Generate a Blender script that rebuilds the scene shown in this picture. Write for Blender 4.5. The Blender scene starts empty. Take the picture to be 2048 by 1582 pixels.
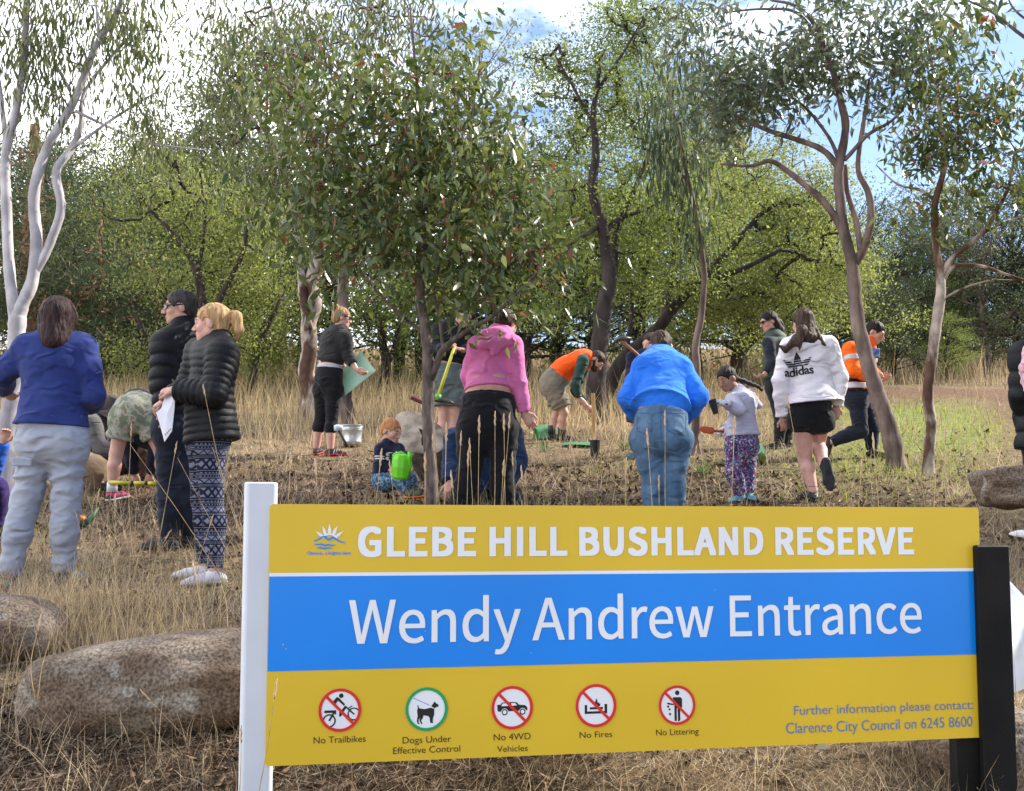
import bpy, math, random
import numpy as np
import openvdb
from mathutils import Vector, Matrix
from mathutils.bvhtree import BVHTree
random.seed(7); RG = np.random.default_rng(7)
S = bpy.context.scene
COL = S.collection
# ------------------------------------------------------------------ camera
F, CX, CY, HZ, CAMZ = 2700.0, 1024.0, 791.0, 1065.0, 1.6
TH = math.atan((HZ-CY)/F)
cam = bpy.data.objects.new('camera', bpy.data.cameras.new('camera')); COL.objects.link(cam)
cam.location = (0, 0, CAMZ); cam.rotation_euler = (math.pi/2+TH, 0, 0)
cam.data.sensor_width = 36; cam.data.lens = 36*F/2048; cam.data.clip_start = .05; cam.data.clip_end = 2000
S.camera = cam
# ------------------------------------------------------------------ sky, sun, exposure
SUN_EL, SUN_AZ = math.radians(36), math.radians(66)      # azimuth measured from +Y towards +X
W = bpy.data.worlds.new("World"); S.world = W; W.use_nodes = True
nt = W.node_tree; nt.nodes.clear()
def N(t, ty, **kw):
    n = t.nodes.new(ty)
    for k, v in kw.items():
        if k.startswith('i_'):
            n.inputs[k[2:].replace('_', ' ')].default_value = v
        else: setattr(n, k, v)
    return n
out = N(nt, 'ShaderNodeOutputWorld'); bg = N(nt, 'ShaderNodeBackground')
sky = N(nt, 'ShaderNodeTexSky'); sky.sky_type = 'NISHITA'; sky.sun_disc = False
sky.sun_elevation = SUN_EL; sky.sun_rotation = SUN_AZ; sky.air_density = 1.0; sky.dust_density = .6; sky.ozone_density = 2.5
tc = N(nt, 'ShaderNodeTexCoord'); mp = N(nt, 'ShaderNodeMapping'); mp.inputs['Scale'].default_value = (1.5, 1.5, 3.6)
mp.inputs['Location'].default_value = (.3, 0, .35)
nz = N(nt, 'ShaderNodeTexNoise'); nz.inputs['Scale'].default_value = 1.6; nz.inputs['Detail'].default_value = 8; nz.inputs['Roughness'].default_value = .58
sep = N(nt, 'ShaderNodeSeparateXYZ'); ad = N(nt, 'ShaderNodeMath', operation='MULTIPLY_ADD'); ad.inputs[1].default_value = -.30
cr = N(nt, 'ShaderNodeValToRGB'); cr.color_ramp.elements[0].position = .50; cr.color_ramp.elements[1].position = .63
mx = N(nt, 'ShaderNodeMix', data_type='RGBA')
L = nt.links.new
L(tc.outputs['Generated'], mp.inputs[0]); L(mp.outputs[0], nz.inputs[0]); L(tc.outputs['Generated'], sep.inputs[0])
L(sep.outputs['X'], ad.inputs[0]); L(nz.outputs['Fac'], ad.inputs[2]); L(ad.outputs[0], cr.inputs[0])
L(cr.outputs[0], mx.inputs['Factor']); hsk = N(nt, 'ShaderNodeHueSaturation'); hsk.inputs['Hue'].default_value = .515; hsk.inputs['Saturation'].default_value = 1.08; hsk.inputs['Value'].default_value = .76; L(sky.outputs[0], hsk.inputs['Color']); L(hsk.outputs[0], mx.inputs['A']); mx.inputs['B'].default_value = (8.6, 8.8, 9.2, 1)
L(mx.outputs['Result'], bg.inputs[0]); bg.inputs[1].default_value = .15; L(bg.outputs[0], out.inputs[0])
sl = bpy.data.lights.new('sun', 'SUN'); sl.energy = 4.4; sl.angle = math.radians(.5); sl.color = (1, .93, .8)
sun = bpy.data.objects.new('sun', sl); COL.objects.link(sun)
SD = Vector((math.sin(SUN_AZ)*math.cos(SUN_EL), math.cos(SUN_AZ)*math.cos(SUN_EL), math.sin(SUN_EL)))
sun.rotation_euler = SD.to_track_quat('Z', 'Y').to_euler()
S.view_settings.view_transform = 'Standard'; S.view_settings.look = 'None'; S.view_settings.exposure = 1.22; S.view_settings.gamma = 1
S.view_settings.use_curve_mapping = False
S.cycles.max_bounces = 8; S.cycles.transparent_max_bounces = 8
# ------------------------------------------------------------------ helpers
def P(px, py, Y):
    u, v = (px-CX)/F, (CY-py)/F
    d = np.array([u, math.cos(TH)-v*math.sin(TH), math.sin(TH)+v*math.cos(TH)])
    return np.array([0, 0, CAMZ]) + d*(Y/d[1])
def nrm(v):
    v = np.asarray(v, float); return v/max(1e-9, np.linalg.norm(v))
TAB = RG.random((32, 32, 32)).astype(np.float32)
def noise3(x, y, z):
    xi, yi, zi = np.floor(x).astype(int), np.floor(y).astype(int), np.floor(z).astype(int)
    fx, fy, fz = x-xi, y-yi, z-zi
    fx = fx*fx*(3-2*fx); fy = fy*fy*(3-2*fy); fz = fz*fz*(3-2*fz)
    x0, y0, z0 = xi & 31, yi & 31, zi & 31; x1, y1, z1 = (xi+1) & 31, (yi+1) & 31, (zi+1) & 31
    a = TAB[x0, y0, z0]*(1-fx)+TAB[x1, y0, z0]*fx; b = TAB[x0, y1, z0]*(1-fx)+TAB[x1, y1, z0]*fx
    c = TAB[x0, y0, z1]*(1-fx)+TAB[x1, y0, z1]*fx; d = TAB[x0, y1, z1]*(1-fx)+TAB[x1, y1, z1]*fx
    return (a*(1-fy)+b*fy)*(1-fz)+(c*(1-fy)+d*fy)*fz - .5
def fbm(x, y, z=0.0, o=3):
    x = np.asarray(x, float); y = np.asarray(y, float); z = np.broadcast_to(np.asarray(z, float), np.broadcast(x, y).shape)
    r, a = 0, 1.0
    for i in range(o):
        r = r + a*noise3(x*2**i+i*7.3, y*2**i+i*3.1, z*2**i+i*5.7); a *= .5
    return r
def H(x, y):
    """ground height"""
    x = np.asarray(x, float); y = np.asarray(y, float)
    base = np.where(y < 55, .165*y, .165*55 + 14*.165*(1-np.exp(-np.clip(y-55, 0, 900)/14)))
    base = np.where(y < 0, .12*y, base)
    amp = np.clip(y/8, .3, 1); q = np.clip((5.05-y)/.5, 0, 1); base = base-.16*q*q*(3-2*q)
    return base + amp*(.10*fbm(x*.35+3, y*.35, 1.5, 2) + .035*fbm(x*1.7, y*1.7, 4.5, 3))
def ground_at(px, py):
    for Y in np.arange(3, 200, .05):
        p = P(px, py, Y)
        if p[2] <= H(p[0], p[1]): return p
    return P(px, py, 60)
def me_np(name, v, faces_idx, k, mat=None, smooth=True):
    """mesh from numpy: v (n,3), faces (m,k)"""
    me = bpy.data.meshes.new(name); v = np.asarray(v, np.float32); f = np.asarray(faces_idx, np.int32).reshape(-1, k)
    me.vertices.add(len(v)); me.vertices.foreach_set('co', v.ravel())
    me.loops.add(f.size); me.loops.foreach_set('vertex_index', f.ravel())
    me.polygons.add(len(f)); me.polygons.foreach_set('loop_start', np.arange(0, f.size, k, dtype=np.int32))
    try: me.polygons.foreach_set('loop_total', np.full(len(f), k, np.int32))
    except Exception: pass
    if smooth: me.polygons.foreach_set('use_smooth', np.ones(len(f), bool))
    me.update(calc_edges=True); me.validate()
    if mat: me.materials.append(mat)
    return me
def me_py(name, v, f, mat=None, smooth=False):
    me = bpy.data.meshes.new(name); me.from_pydata([tuple(map(float, p)) for p in v], [], [tuple(map(int, q)) for q in f]); me.update()
    if smooth: me.polygons.foreach_set('use_smooth', np.ones(len(me.polygons), bool))
    if mat: me.materials.append(mat)
    return me
def ob(name, me, parent=None, label=None, cat=None, group=None, kind=None):
    o = bpy.data.objects.new(name, me); COL.objects.link(o)
    if parent is not None: o.parent = parent
    if label: o['label'] = label
    if cat: o['category'] = cat
    if group: o['group'] = group
    if kind: o['kind'] = kind
    return o
def root(name, label, cat, loc=(0, 0, 0), group=None):
    o = ob(name, None, None, label, cat, group); o.location = tuple(map(float, loc)); ORG[o.name] = np.array(loc, float)
    return o
ORG = {}
def part(name, v, f, mat, parent, k=None, smooth=True, label=None, kind=None):
    """vertices given in world space; parent root may be offset"""
    o0 = parent
    off = np.zeros(3)
    while o0 is not None:
        off = off + np.array(o0.location); o0 = o0.parent
    v = np.asarray(v, float).reshape(-1, 3)-off
    me = me_np(name, v, f, k, mat, smooth) if k else me_py(name, v, f, mat, smooth)
    return ob(name, me, parent, label, kind=kind)
class MB:
    def __init__(s): s.v, s.f = [], []
    def add(s, v, f):
        n = len(s.v); s.v += [tuple(p) for p in v]; s.f += [tuple(i+n for i in q) for q in f]; return s
    def box(s, c, sz, R=None, bev=0):
        c = np.array(c, float); h = np.array(sz, float)/2; R = np.eye(3) if R is None else np.array(R)
        if bev <= 0:
            v = [c+R@(h*np.array([i, j, k])) for i in (-1, 1) for j in (-1, 1) for k in (-1, 1)]
            return s.add(v, [(0, 1, 3, 2), (4, 6, 7, 5), (0, 4, 5, 1), (2, 3, 7, 6), (0, 2, 6, 4), (1, 5, 7, 3)])
        b = min(bev, min(h)*.9); v = []; xy = [(-1, -1), (1, -1), (1, 1), (-1, 1)]
        ring = []
        for (i, j) in xy:
            ring += ([(i*h[0], j*(h[1]-b)), (i*(h[0]-b), j*h[1])] if i*j > 0 else [(i*(h[0]-b), j*h[1]), (i*h[0], j*(h[1]-b))])
        def lev(z, ins): return [c+R@np.array([p[0]-math.copysign(ins, p[0]), p[1]-math.copysign(ins, p[1]), z]) for p in ring]
        v = lev(-h[2], b*.7)+lev(-h[2]+b, 0)+lev(h[2]-b, 0)+lev(h[2], b*.7)
        f = [tuple(range(7, -1, -1)), tuple(range(24, 32))]
        for r in range(3):
            for i in range(8): f.append((r*8+i, r*8+(i+1) % 8, r*8+8+(i+1) % 8, r*8+8+i))
        return s.add(v, f)
    def tube(s, pts, rad, n=8, cap=True, sx=1.0):
        pts = [np.array(p, float) for p in pts]
        if np.isscalar(rad): rad = [rad]*len(pts)
        v = []; up = np.array([0, 0, 1.0]); t0 = nrm(pts[1]-pts[0])
        if abs(t0[2]) > .9: up = np.array([0, 1.0, 0])
        a = nrm(np.cross(up, t0))
        for i, p in enumerate(pts):
            t = nrm(pts[min(i+1, len(pts)-1)]-pts[max(i-1, 0)])
            a = nrm(a-t*np.dot(a, t)); b = np.cross(t, a)
            for j in range(n):
                w = 2*math.pi*j/n; v.append(p+(a*math.cos(w)*sx+b*math.sin(w))*rad[i])
        f = [(i*n+j, i*n+(j+1) % n, (i+1)*n+(j+1) % n, (i+1)*n+j) for i in range(len(pts)-1) for j in range(n)]
        if cap: f += [tuple(range(n-1, -1, -1)), tuple(range((len(pts)-1)*n, len(pts)*n))]
        return s.add(v, f)
    def lathe(s, c, prof, n=24, R=None):
        R = np.eye(3) if R is None else R; c = np.array(c, float); v = []
        for r, z in prof:
            for j in range(n): v.append(c+R@np.array([r*math.cos(2*math.pi*j/n), r*math.sin(2*math.pi*j/n), z]))
        f = [(i*n+j, i*n+(j+1) % n, (i+1)*n+(j+1) % n, (i+1)*n+j) for i in range(len(prof)-1) for j in range(n)]
        return s.add(v, f)
    def make(s, name, mat, parent=None, smooth=False, **kw):
        if parent is not None: return part(name, s.v, s.f, mat, parent, smooth=smooth, **kw)
        return ob(name, me_py(name, s.v, s.f, mat, smooth), None, **kw)
def basis(ax, side=(1, 0, 0)):
    """columns: side, depth, axis"""
    ax = nrm(ax); sd = np.array(side, float); sd = sd-ax*np.dot(sd, ax)
    if np.linalg.norm(sd) < 1e-3: sd = np.cross(ax, [0, 1, .3])
    sd = nrm(sd); return np.stack([sd, np.cross(ax, sd), ax], 1)
# ------------------------------------------------------------------ materials
MATS = {}
def mat(name, col, rough=.8, col2=None, scale=30, bump=0, bscale=None, metal=0, spec=.3, sub=0, trans=0, stretch=(1, 1, 1), attr=None, sheen=0, lo=.35, hi=.65, island=False, detail=4, fold=None, col3=None, patch=None):
    if name in MATS: return MATS[name]
    m = bpy.data.materials.new(name); m.use_nodes = True; t = m.node_tree; b = t.nodes['Principled BSDF']; LK = t.links.new
    b.inputs['Roughness'].default_value = rough; b.inputs['Metallic'].default_value = metal; b.inputs['Specular IOR Level'].default_value = spec
    b.inputs['Base Color'].default_value = (*col, 1)
    if sheen: b.inputs['Sheen Weight'].default_value = sheen
    if sub:
        b.inputs['Subsurface Weight'].default_value = sub; b.inputs['Subsurface Radius'].default_value = (.012, .004, .002); b.inputs['Subsurface Scale'].default_value = 1
    co = N(t, 'ShaderNodeTexCoord'); mpp = N(t, 'ShaderNodeMapping'); mpp.inputs['Scale'].default_value = stretch
    LK(co.outputs['Object'], mpp.inputs[0])
    csrc = None
    if col2 is not None:
        r = N(t, 'ShaderNodeValToRGB'); r.color_ramp.elements[0].position = lo; r.color_ramp.elements[1].position = hi
        r.color_ramp.elements[0].color = (*col, 1); r.color_ramp.elements[1].color = (*col2, 1)
        if col3:
            r.color_ramp.elements[1].position = .96; e3 = r.color_ramp.elements.new(.975); e3.color = (*col3, 1)
        if island:
            g = N(t, 'ShaderNodeNewGeometry'); LK(g.outputs['Random Per Island'], r.inputs[0])
        else:
            nn = N(t, 'ShaderNodeTexNoise'); nn.inputs['Scale'].default_value = scale; nn.inputs['Detail'].default_value = detail
            LK(mpp.outputs[0], nn.inputs[0]); LK(nn.outputs['Fac'], r.inputs[0])
        csrc = r.outputs[0]
    if attr:
        at = N(t, 'ShaderNodeAttribute'); at.attribute_name = attr
        if csrc is not None:
            mm = N(t, 'ShaderNodeMix', data_type='RGBA', blend_type='MULTIPLY'); mm.inputs['Factor'].default_value = 1
            LK(at.outputs['Color'], mm.inputs['A']); LK(csrc, mm.inputs['B']); csrc = mm.outputs['Result']
        else: csrc = at.outputs['Color']
    if patch and csrc is not None:
        pn = N(t, 'ShaderNodeTexNoise'); pn.inputs['Scale'].default_value = patch[0]; pn.inputs['Detail'].default_value = 4; LK(co.outputs['Object'], pn.inputs[0])
        pr_ = N(t, 'ShaderNodeMapRange'); pr_.inputs['From Min'].default_value = .35; pr_.inputs['From Max'].default_value = .65; pr_.inputs['To Min'].default_value = patch[1]; pr_.inputs['To Max'].default_value = patch[2]; LK(pn.outputs['Fac'], pr_.inputs[0])
        pm_ = N(t, 'ShaderNodeVectorMath', operation='SCALE'); LK(csrc, pm_.inputs[0]); LK(pr_.outputs[0], pm_.inputs['Scale']); csrc = pm_.outputs[0]
    if csrc is not None: LK(csrc, b.inputs['Base Color'])
    if bump:
        nb = N(t, 'ShaderNodeTexNoise'); nb.inputs['Scale'].default_value = bscale or scale; nb.inputs['Detail'].default_value = 5
        bp = N(t, 'ShaderNodeBump'); bp.inputs['Strength'].default_value = min(1, bump); bp.inputs['Distance'].default_value = .01
        LK(mpp.outputs[0], nb.inputs[0]); LK(nb.outputs['Fac'], bp.inputs['Height']); LK(bp.outputs[0], b.inputs['Normal'])
    if fold:
        nf = N(t, 'ShaderNodeTexNoise', noise_type='RIDGED_MULTIFRACTAL'); nf.inputs['Scale'].default_value = fold[0]; nf.inputs['Detail'].default_value = 2; nf.inputs['Roughness'].default_value = .5; nf.inputs['Distortion'].default_value = .6
        mf = N(t, 'ShaderNodeMapping'); mf.inputs['Scale'].default_value = (1, 1, 1.7); mf.inputs['Rotation'].default_value = (.3, .35, 0); LK(co.outputs['Object'], mf.inputs[0]); LK(mf.outputs[0], nf.inputs[0])
        bf = N(t, 'ShaderNodeBump'); bf.inputs['Strength'].default_value = fold[1]; bf.inputs['Distance'].default_value = .035; LK(nf.outputs['Fac'], bf.inputs['Height'])
        if bump: LK(bf.outputs[0], bp.inputs['Normal'])
        else: LK(bf.outputs[0], b.inputs['Normal'])
    if trans:
        tr = N(t, 'ShaderNodeBsdfTranslucent'); ms = N(t, 'ShaderNodeMixShader'); ms.inputs[0].default_value = trans
        o = t.nodes['Material Output']; hs = N(t, 'ShaderNodeHueSaturation'); hs.inputs['Value'].default_value = 1.9; hs.inputs['Saturation'].default_value = 1.1
        hs.inputs['Hue'].default_value = .485
        if csrc is not None: LK(csrc, hs.inputs['Color'])
        else: hs.inputs['Color'].default_value = (*col, 1)
        LK(hs.outputs[0], tr.inputs[0]); LK(b.outputs[0], ms.inputs[1]); LK(tr.outputs[0], ms.inputs[2]); LK(ms.outputs[0], o.inputs[0])
    MATS[name] = m; return m
def hexc(h):
    c = [int(h[i:i+2], 16)/255 for i in (0, 2, 4)]
    return tuple(x/12.92 if x <= .04045 else ((x+.055)/1.055)**2.4 for x in c)
def pattern_mat(name, base, build):
    m = bpy.data.materials.new(name); m.use_nodes = True; t = m.node_tree; b = t.nodes['Principled BSDF']; b.inputs['Roughness'].default_value = .85
    b.inputs['Specular IOR Level'].default_value = .2
    co = N(t, 'ShaderNodeTexCoord'); t.links.new(build(t, co.outputs['Object']), b.inputs['Base Color']); MATS[name] = m; return m
# ------------------------------------------------------------------ ground
def vmath(t, op, a, b=None, c=None):
    n = N(t, 'ShaderNodeMath', operation=op)
    for i, x in enumerate((a, b, c)):
        if x is None: continue
        if isinstance(x, (int, float)): n.inputs[i].default_value = x
        else: t.links.new(x, n.inputs[i])
    return n.outputs[0]
def greenness(x, y):
    g = np.exp(-((x-(y*.305))/(.07*y+.3))**2)*np.exp(-((y-18)/4.6)**2)*1.5
    g = g+.12*np.exp(-((x-1.8)/1.6)**2)*np.exp(-((y-12.5)/1.8)**2)
    return np.clip(g*(1+1.3*fbm(x*.7, y*.7, 9., 2)), 0, 1)
def track(x, y):
    c = 25.5 + .18*(x-8)+.7*np.sin(x*.35)          # path across the right side
    a = np.exp(-((y-c)/1.5)**2)*(1/(1+np.exp(-(x-5.2)*1.3)))
    b = np.exp(-((x-(6.15+(y-16)*.34))/(.5))**2)*(1/(1+np.exp(-(y-13)*.8)))*(y < 27)
    return np.clip(a+b*.9, 0, 1)
def bare(x, y):
    """litter covered planting area"""
    g = np.exp(-((y-11.8)/2.9)**4)*np.exp(-((x+.2)/4.2)**4)
    g2 = 1.5*np.exp(-((y-4.5)/1.15)**4)*np.exp(-((x+1.4)/1.7)**4)
    return np.clip(g+g2+.5*fbm(x*.8+5, y*.8, 2.2, 2), 0, 1)
def gcol(x, y):
    straw = np.array([.20, .15, .09]); litter = np.array([.075, .050, .034]); green = np.array([.17, .20, .06]); red = np.array([.15, .088, .056]); dark = np.array([.05, .033, .022])
    b = bare(x, y)[:, None]; g = greenness(x, y)[:, None]; t = track(x, y)[:, None]
    c = straw*(1-b)+litter*b*1.35; n = np.clip(fbm(x*2.2, y*2.2, 7., 3)*2.4+.1, 0, 1)[:, None]
    c = c*(1-n*.55)+dark*n*.55; c = c*(1-g)+green*g; c = c*(1-t)+red*t
    return c
def sheet(name, xs, ys, matl, dz=0, **kw):
    X, Y = np.meshgrid(xs, ys); z = H(X, Y)+dz
    v = np.stack([X, Y, z], -1).reshape(-1, 3); nx, ny = len(xs), len(ys)
    i = (np.arange(ny-1)[:, None]*nx+np.arange(nx-1)[None]).ravel()
    me = me_np(name, v, np.stack([i, i+1, i+nx+1, i+nx], 1), 4, matl)
    ca = me.color_attributes.new('gc', 'FLOAT_COLOR', 'POINT'); c = np.ones((len(v), 4), np.float32); c[:, :3] = gcol(v[:, 0], v[:, 1])
    ca.data.foreach_set('color', c.ravel()); return ob(name, me, **kw)
m_ground = mat('dry_ground', (.45, .43, .41), .95, (1.45, 1.4, 1.32), scale=14, bump=.9, bscale=28, attr='gc', detail=9, spec=.1, lo=.3, hi=.7)
ys = np.concatenate([np.arange(-6, 3, .5), np.arange(3, 9, .06), np.arange(9, 20, .11), np.arange(20, 60, .5), np.arange(60, 120, 4), np.arange(120, 700, 40)])
xs = np.concatenate([np.arange(-500, -60, 40), np.arange(-60, -10, 2), np.arange(-10, -4.5, .3), np.arange(-4.5, 4.5, .07), np.arange(4.5, 10, .15), np.arange(10, 60, 2), np.arange(60, 501, 40)])
sheet('ground', xs, ys, m_ground, kind='structure')

# ---- grass blades, one mesh per kind of cover
def blades(name, n, region, hmin, hmax, flat, m, label, wk=1.0, droop=.5, lo=(4.2, 1700, 690), seed=1):
    rg = np.random.default_rng(seed)
    px = rg.uniform(-700, 2750, n*3); py = rg.uniform(lo[2], lo[1], n*3)
    s = (HZ-py)/F; Y = 1.6/np.clip(.165-s, .01, 9); X = (px-CX)/F*Y*1.0
    Y = Y+rg.normal(0, .15, len(Y)); k = (Y > 4.5) & (Y < 75) & (rg.random(len(Y)) < region(X, Y))
    X, Y = X[k][:n], Y[k][:n]; n = len(X); Z = H(X, Y)-.01
    h = rg.uniform(hmin, hmax, n)*rg.uniform(.6, 1.2, n); h = h*(1+np.clip((Y-14)/25, 0, .6)); az = rg.uniform(0, 2*np.pi, n)
    lean = rg.uniform(.05 if flat < 1.5 else .82, 1, n)*flat
    d = np.stack([np.cos(az), np.sin(az), np.zeros(n)], 1); up = np.array([0, 0, 1.])
    w = rg.uniform(.0018, .0042, n)*wk*np.clip(Y/7.5, .75, 6); sd = np.stack([np.cos(rg.normal(0, .5, n)), np.sin(rg.normal(0, .5, n)), np.zeros(n)], 1)
    b = np.stack([X, Y, Z], 1)
    m1 = b+(d*np.sin(lean)[:, None]+up*np.cos(lean)[:, None])*(h*.55)[:, None]
    l2 = np.clip(lean+droop*rg.random(n), 0, 1.75)
    tp = m1+(d*np.sin(l2)[:, None]+up*np.cos(l2)[:, None])*(h*.5)[:, None]
    gz = H(tp[:, 0], tp[:, 1])+.004; tp[:, 2] = np.maximum(tp[:, 2], gz); m1[:, 2] = np.maximum(m1[:, 2], H(m1[:, 0], m1[:, 1])+.006)
    W2 = (w/2)[:, None]
    v = np.stack([b-sd*W2, b+sd*W2, m1+sd*W2*.8, m1-sd*W2*.8, tp+sd*W2*.15, tp-sd*W2*.15], 1).reshape(-1, 3)
    i = np.arange(n)*6; f = np.concatenate([np.stack([i, i+1, i+2, i+3], 1), np.stack([i+3, i+2, i+4, i+5], 1)])
    me = me_np(name, v, f, 4, m, False)
    return ob(name, me, None, label, 'grass' if 'grass' in name else 'litter', kind='stuff')
m_straw = mat('straw', (.55, .45, .29), .75, (.17, .125, .08), island=True, patch=(1.1, .55, 1.2), trans=.2, lo=.1, hi=.95)
m_straw2 = mat('tall_straw', (.60, .48, .27), .75, (.26, .20, .10), island=True, patch=(.5, .5, 1.15), trans=.25, lo=.1, hi=.95)
m_green = mat('green_grass_blades', (.16, .21, .05), .7, (.33, .32, .09), island=True, trans=.35, lo=.1, hi=.95)
m_litter = mat('litter_mat', (.06, .038, .025), .85, (.46, .35, .23), island=True, lo=.25, hi=1, patch=(2.2, .45, 1.2))
blades('dry_grass', 80000, lambda x, y: (1-.6*bare(x, y))*(1-track(x, y))*(1-.6*greenness(x, y))*(.38+.62*(fbm(x*1.5, y*1.5, 3.3, 2) > -.02))*np.where(y < 5.8, .3, 1), .05, .26, .9, m_straw, 'pale dry grass covering the slope between the people', seed=1)
blades('tall_dry_grass', 26000, lambda x, y: np.clip((y-15.5)/4, 0, 1)*(1-track(x, y))*(1-.8*greenness(x, y))*np.where((x > .17*y) & (y < 28), .08, 1), .2, .55, .35, m_straw2, 'tall golden dry grass growing up to the trees', lo=(4.2, 930, 690), wk=.8, seed=2)
blades('green_grass', 24000, lambda x, y: greenness(x, y)*(1-track(x, y)), .03, .11, .7, m_green, 'short green grass growing in the open patch on the right', lo=(4.2, 1060, 740), wk=1.2, seed=3)
blades('straw_litter', 90000, lambda x, y: np.clip(.4+bare(x, y), 0, 1)*(1-.9*track(x, y)), .06, .22, 1.56, m_litter, 'brown twigs, bark and flattened straw littering the ground', wk=1.5, droop=.1, lo=(4.2, 1720, 860), seed=4)
blades('low_tuft_grass', 10000, lambda x, y: (fbm(x*.9+9, y*.9, 5.3, 2) > .2)*(1-track(x, y))*.22, .08, .22, .6, m_green, 'faded green tufts growing through the dry grass', lo=(4.2, 1200, 900), seed=5)
# front bank tangle beside and below the sign
blades('bank_grass', 26000, lambda x, y: (y < 9)*(1-.55*bare(x, y))*(.15+.85*(fbm(x*2.5, y*2.5, 6.3, 2) > -.05)), .07, .30, 1.5, m_straw, 'tangled pale dead grass on the bank behind the sign', wk=.8, droop=.9, lo=(4.2, 1720, 1010), seed=6)
def flakes(name, n, region, smin, smax, m, label, lo, seed):
    """flat curled leaves, bark chips and clods lying on the ground"""
    rg = np.random.default_rng(seed); px = rg.uniform(-700, 2750, n*4); py = rg.uniform(lo[1], lo[0], n*4)
    s = (HZ-py)/F; Y = 1.6/np.clip(.165-s, .01, 9); X = (px-CX)/F*Y; k = (Y > 4.3) & (rg.random(len(Y)) < region(X, Y)); X, Y = X[k][:n], Y[k][:n]; n = len(X)
    L_ = rg.uniform(smin, smax, n)*np.clip(Y/9, .7, 1.3); az = rg.uniform(0, 6.28, n); d = np.stack([np.cos(az), np.sin(az), rg.normal(.16, .25, n)], 1)
    sd = np.stack([-np.sin(az), np.cos(az), rg.normal(0, .5, n)], 1); c = np.stack([X, Y, H(X, Y)+.012], 1); w = L_*rg.uniform(.12, .4, n)
    e = lambda a, b, z: c+d*(L_*a)[:, None]+sd*(w*b)[:, None]+np.array([0, 0, 1.])*(L_*z)[:, None]
    v = np.stack([e(-.5, 0, .1), e(-.1, .5, .0), e(.5, 0, .22), e(-.05, -.5, 0)], 1).reshape(-1, 3); i = np.arange(n)*4
    f = np.concatenate([np.stack([i, i+1, i+3], 1), np.stack([i+1, i+2, i+3], 1)])
    return ob(name, me_np(name, v, f, 3, m, False), None, label, 'litter', kind='stuff')
m_flake = mat('flake', (.05, .032, .02), .9, (.30, .2, .12), island=True, lo=.35, hi=1)
flakes('leaf_litter', 30000, lambda x, y: np.clip(.15+bare(x, y), 0, 1)*(1-track(x, y)), .03, .09, m_flake, 'dead brown leaves and bark chips on the bare soil', (1720, 860), 11)
blades('bank_tuft_grass', 5000, lambda x, y: np.exp(-((x+2.05)/.55)**4)*np.exp(-((y-6.6)/.75)**4), .2, .48, .55, m_straw2, 'tall tangled tuft of dry grass above the long boulder', wk=.75, droop=.7, lo=(4.2, 1400, 1060), seed=7)
m_pale = mat('pale_straw', (.62, .54, .40), .75, (.30, .24, .16), island=True)
blades('loose_straw', 16000, lambda x, y: (y < 17)*(.25+.75*(fbm(x*1.8+4, y*1.8, 8.3, 2) > .05)), .08, .3, 1.54, m_pale, 'pale loose straws lying over the soil and litter', wk=.9, droop=.08, lo=(4.2, 1720, 880), seed=8)
# ------------------------------------------------------------------ trees
def leafmesh(c, d, ln, wd, rg, six=False, parent_off=None):
    """c (n,3) base points, d (n,3) directions, ln, wd arrays -> verts, faces(k)"""
    n = len(c); d = d/np.linalg.norm(d, axis=1)[:, None]
    r = rg.normal(size=(n, 3)); s = np.cross(d, r); s /= np.linalg.norm(s, axis=1)[:, None]+1e-9; nn = np.cross(d, s)
    ln = ln[:, None]; wd = wd[:, None]
    if six:
        bend = rg.normal(0, .12, (n, 1))
        v = np.stack([c, c+d*ln*.35+s*wd*.5+nn*wd*.18, c+d*ln*.35-s*wd*.5+nn*wd*.18, c+d*ln*.4, c+d*ln*.72+s*wd*.3+nn*(ln*bend*.6), c+d*ln*.72-s*wd*.3+nn*(ln*bend*.6), c+d*ln+nn*ln*bend], 1).reshape(-1, 3)
        i = np.arange(n)*7
        f = np.concatenate([np.stack([i+a, i+b, i+e], 1) for a, b, e in ((0, 1, 3), (0, 3, 2), (1, 4, 3), (2, 3, 5), (3, 4, 6), (3, 6, 5))])
        return v, f
    v = np.stack([c, c+d*ln*.45+s*wd*.5, c+d*ln, c+d*ln*.45-s*wd*.5], 1).reshape(-1, 3); i = np.arange(n)*4
    return v, np.concatenate([np.stack([i, i+1, i+2], 1), np.stack([i, i+2, i+3], 1)])
def spline(pts, n=6):
    p = [np.array(q, float) for q in pts]; p = [2*p[0]-p[1]]+p+[2*p[-1]-p[-2]]; o = []
    for i in range(1, len(p)-2):
        for j in range(n):
            t = j/n; o.append(.5*((2*p[i])+(-p[i-1]+p[i+1])*t+(2*p[i-1]-5*p[i]+4*p[i+1]-p[i+2])*t*t+(-p[i-1]+3*p[i]-3*p[i+1]+p[i+2])*t**3))
    o.append(p[-2]); return o
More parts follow.
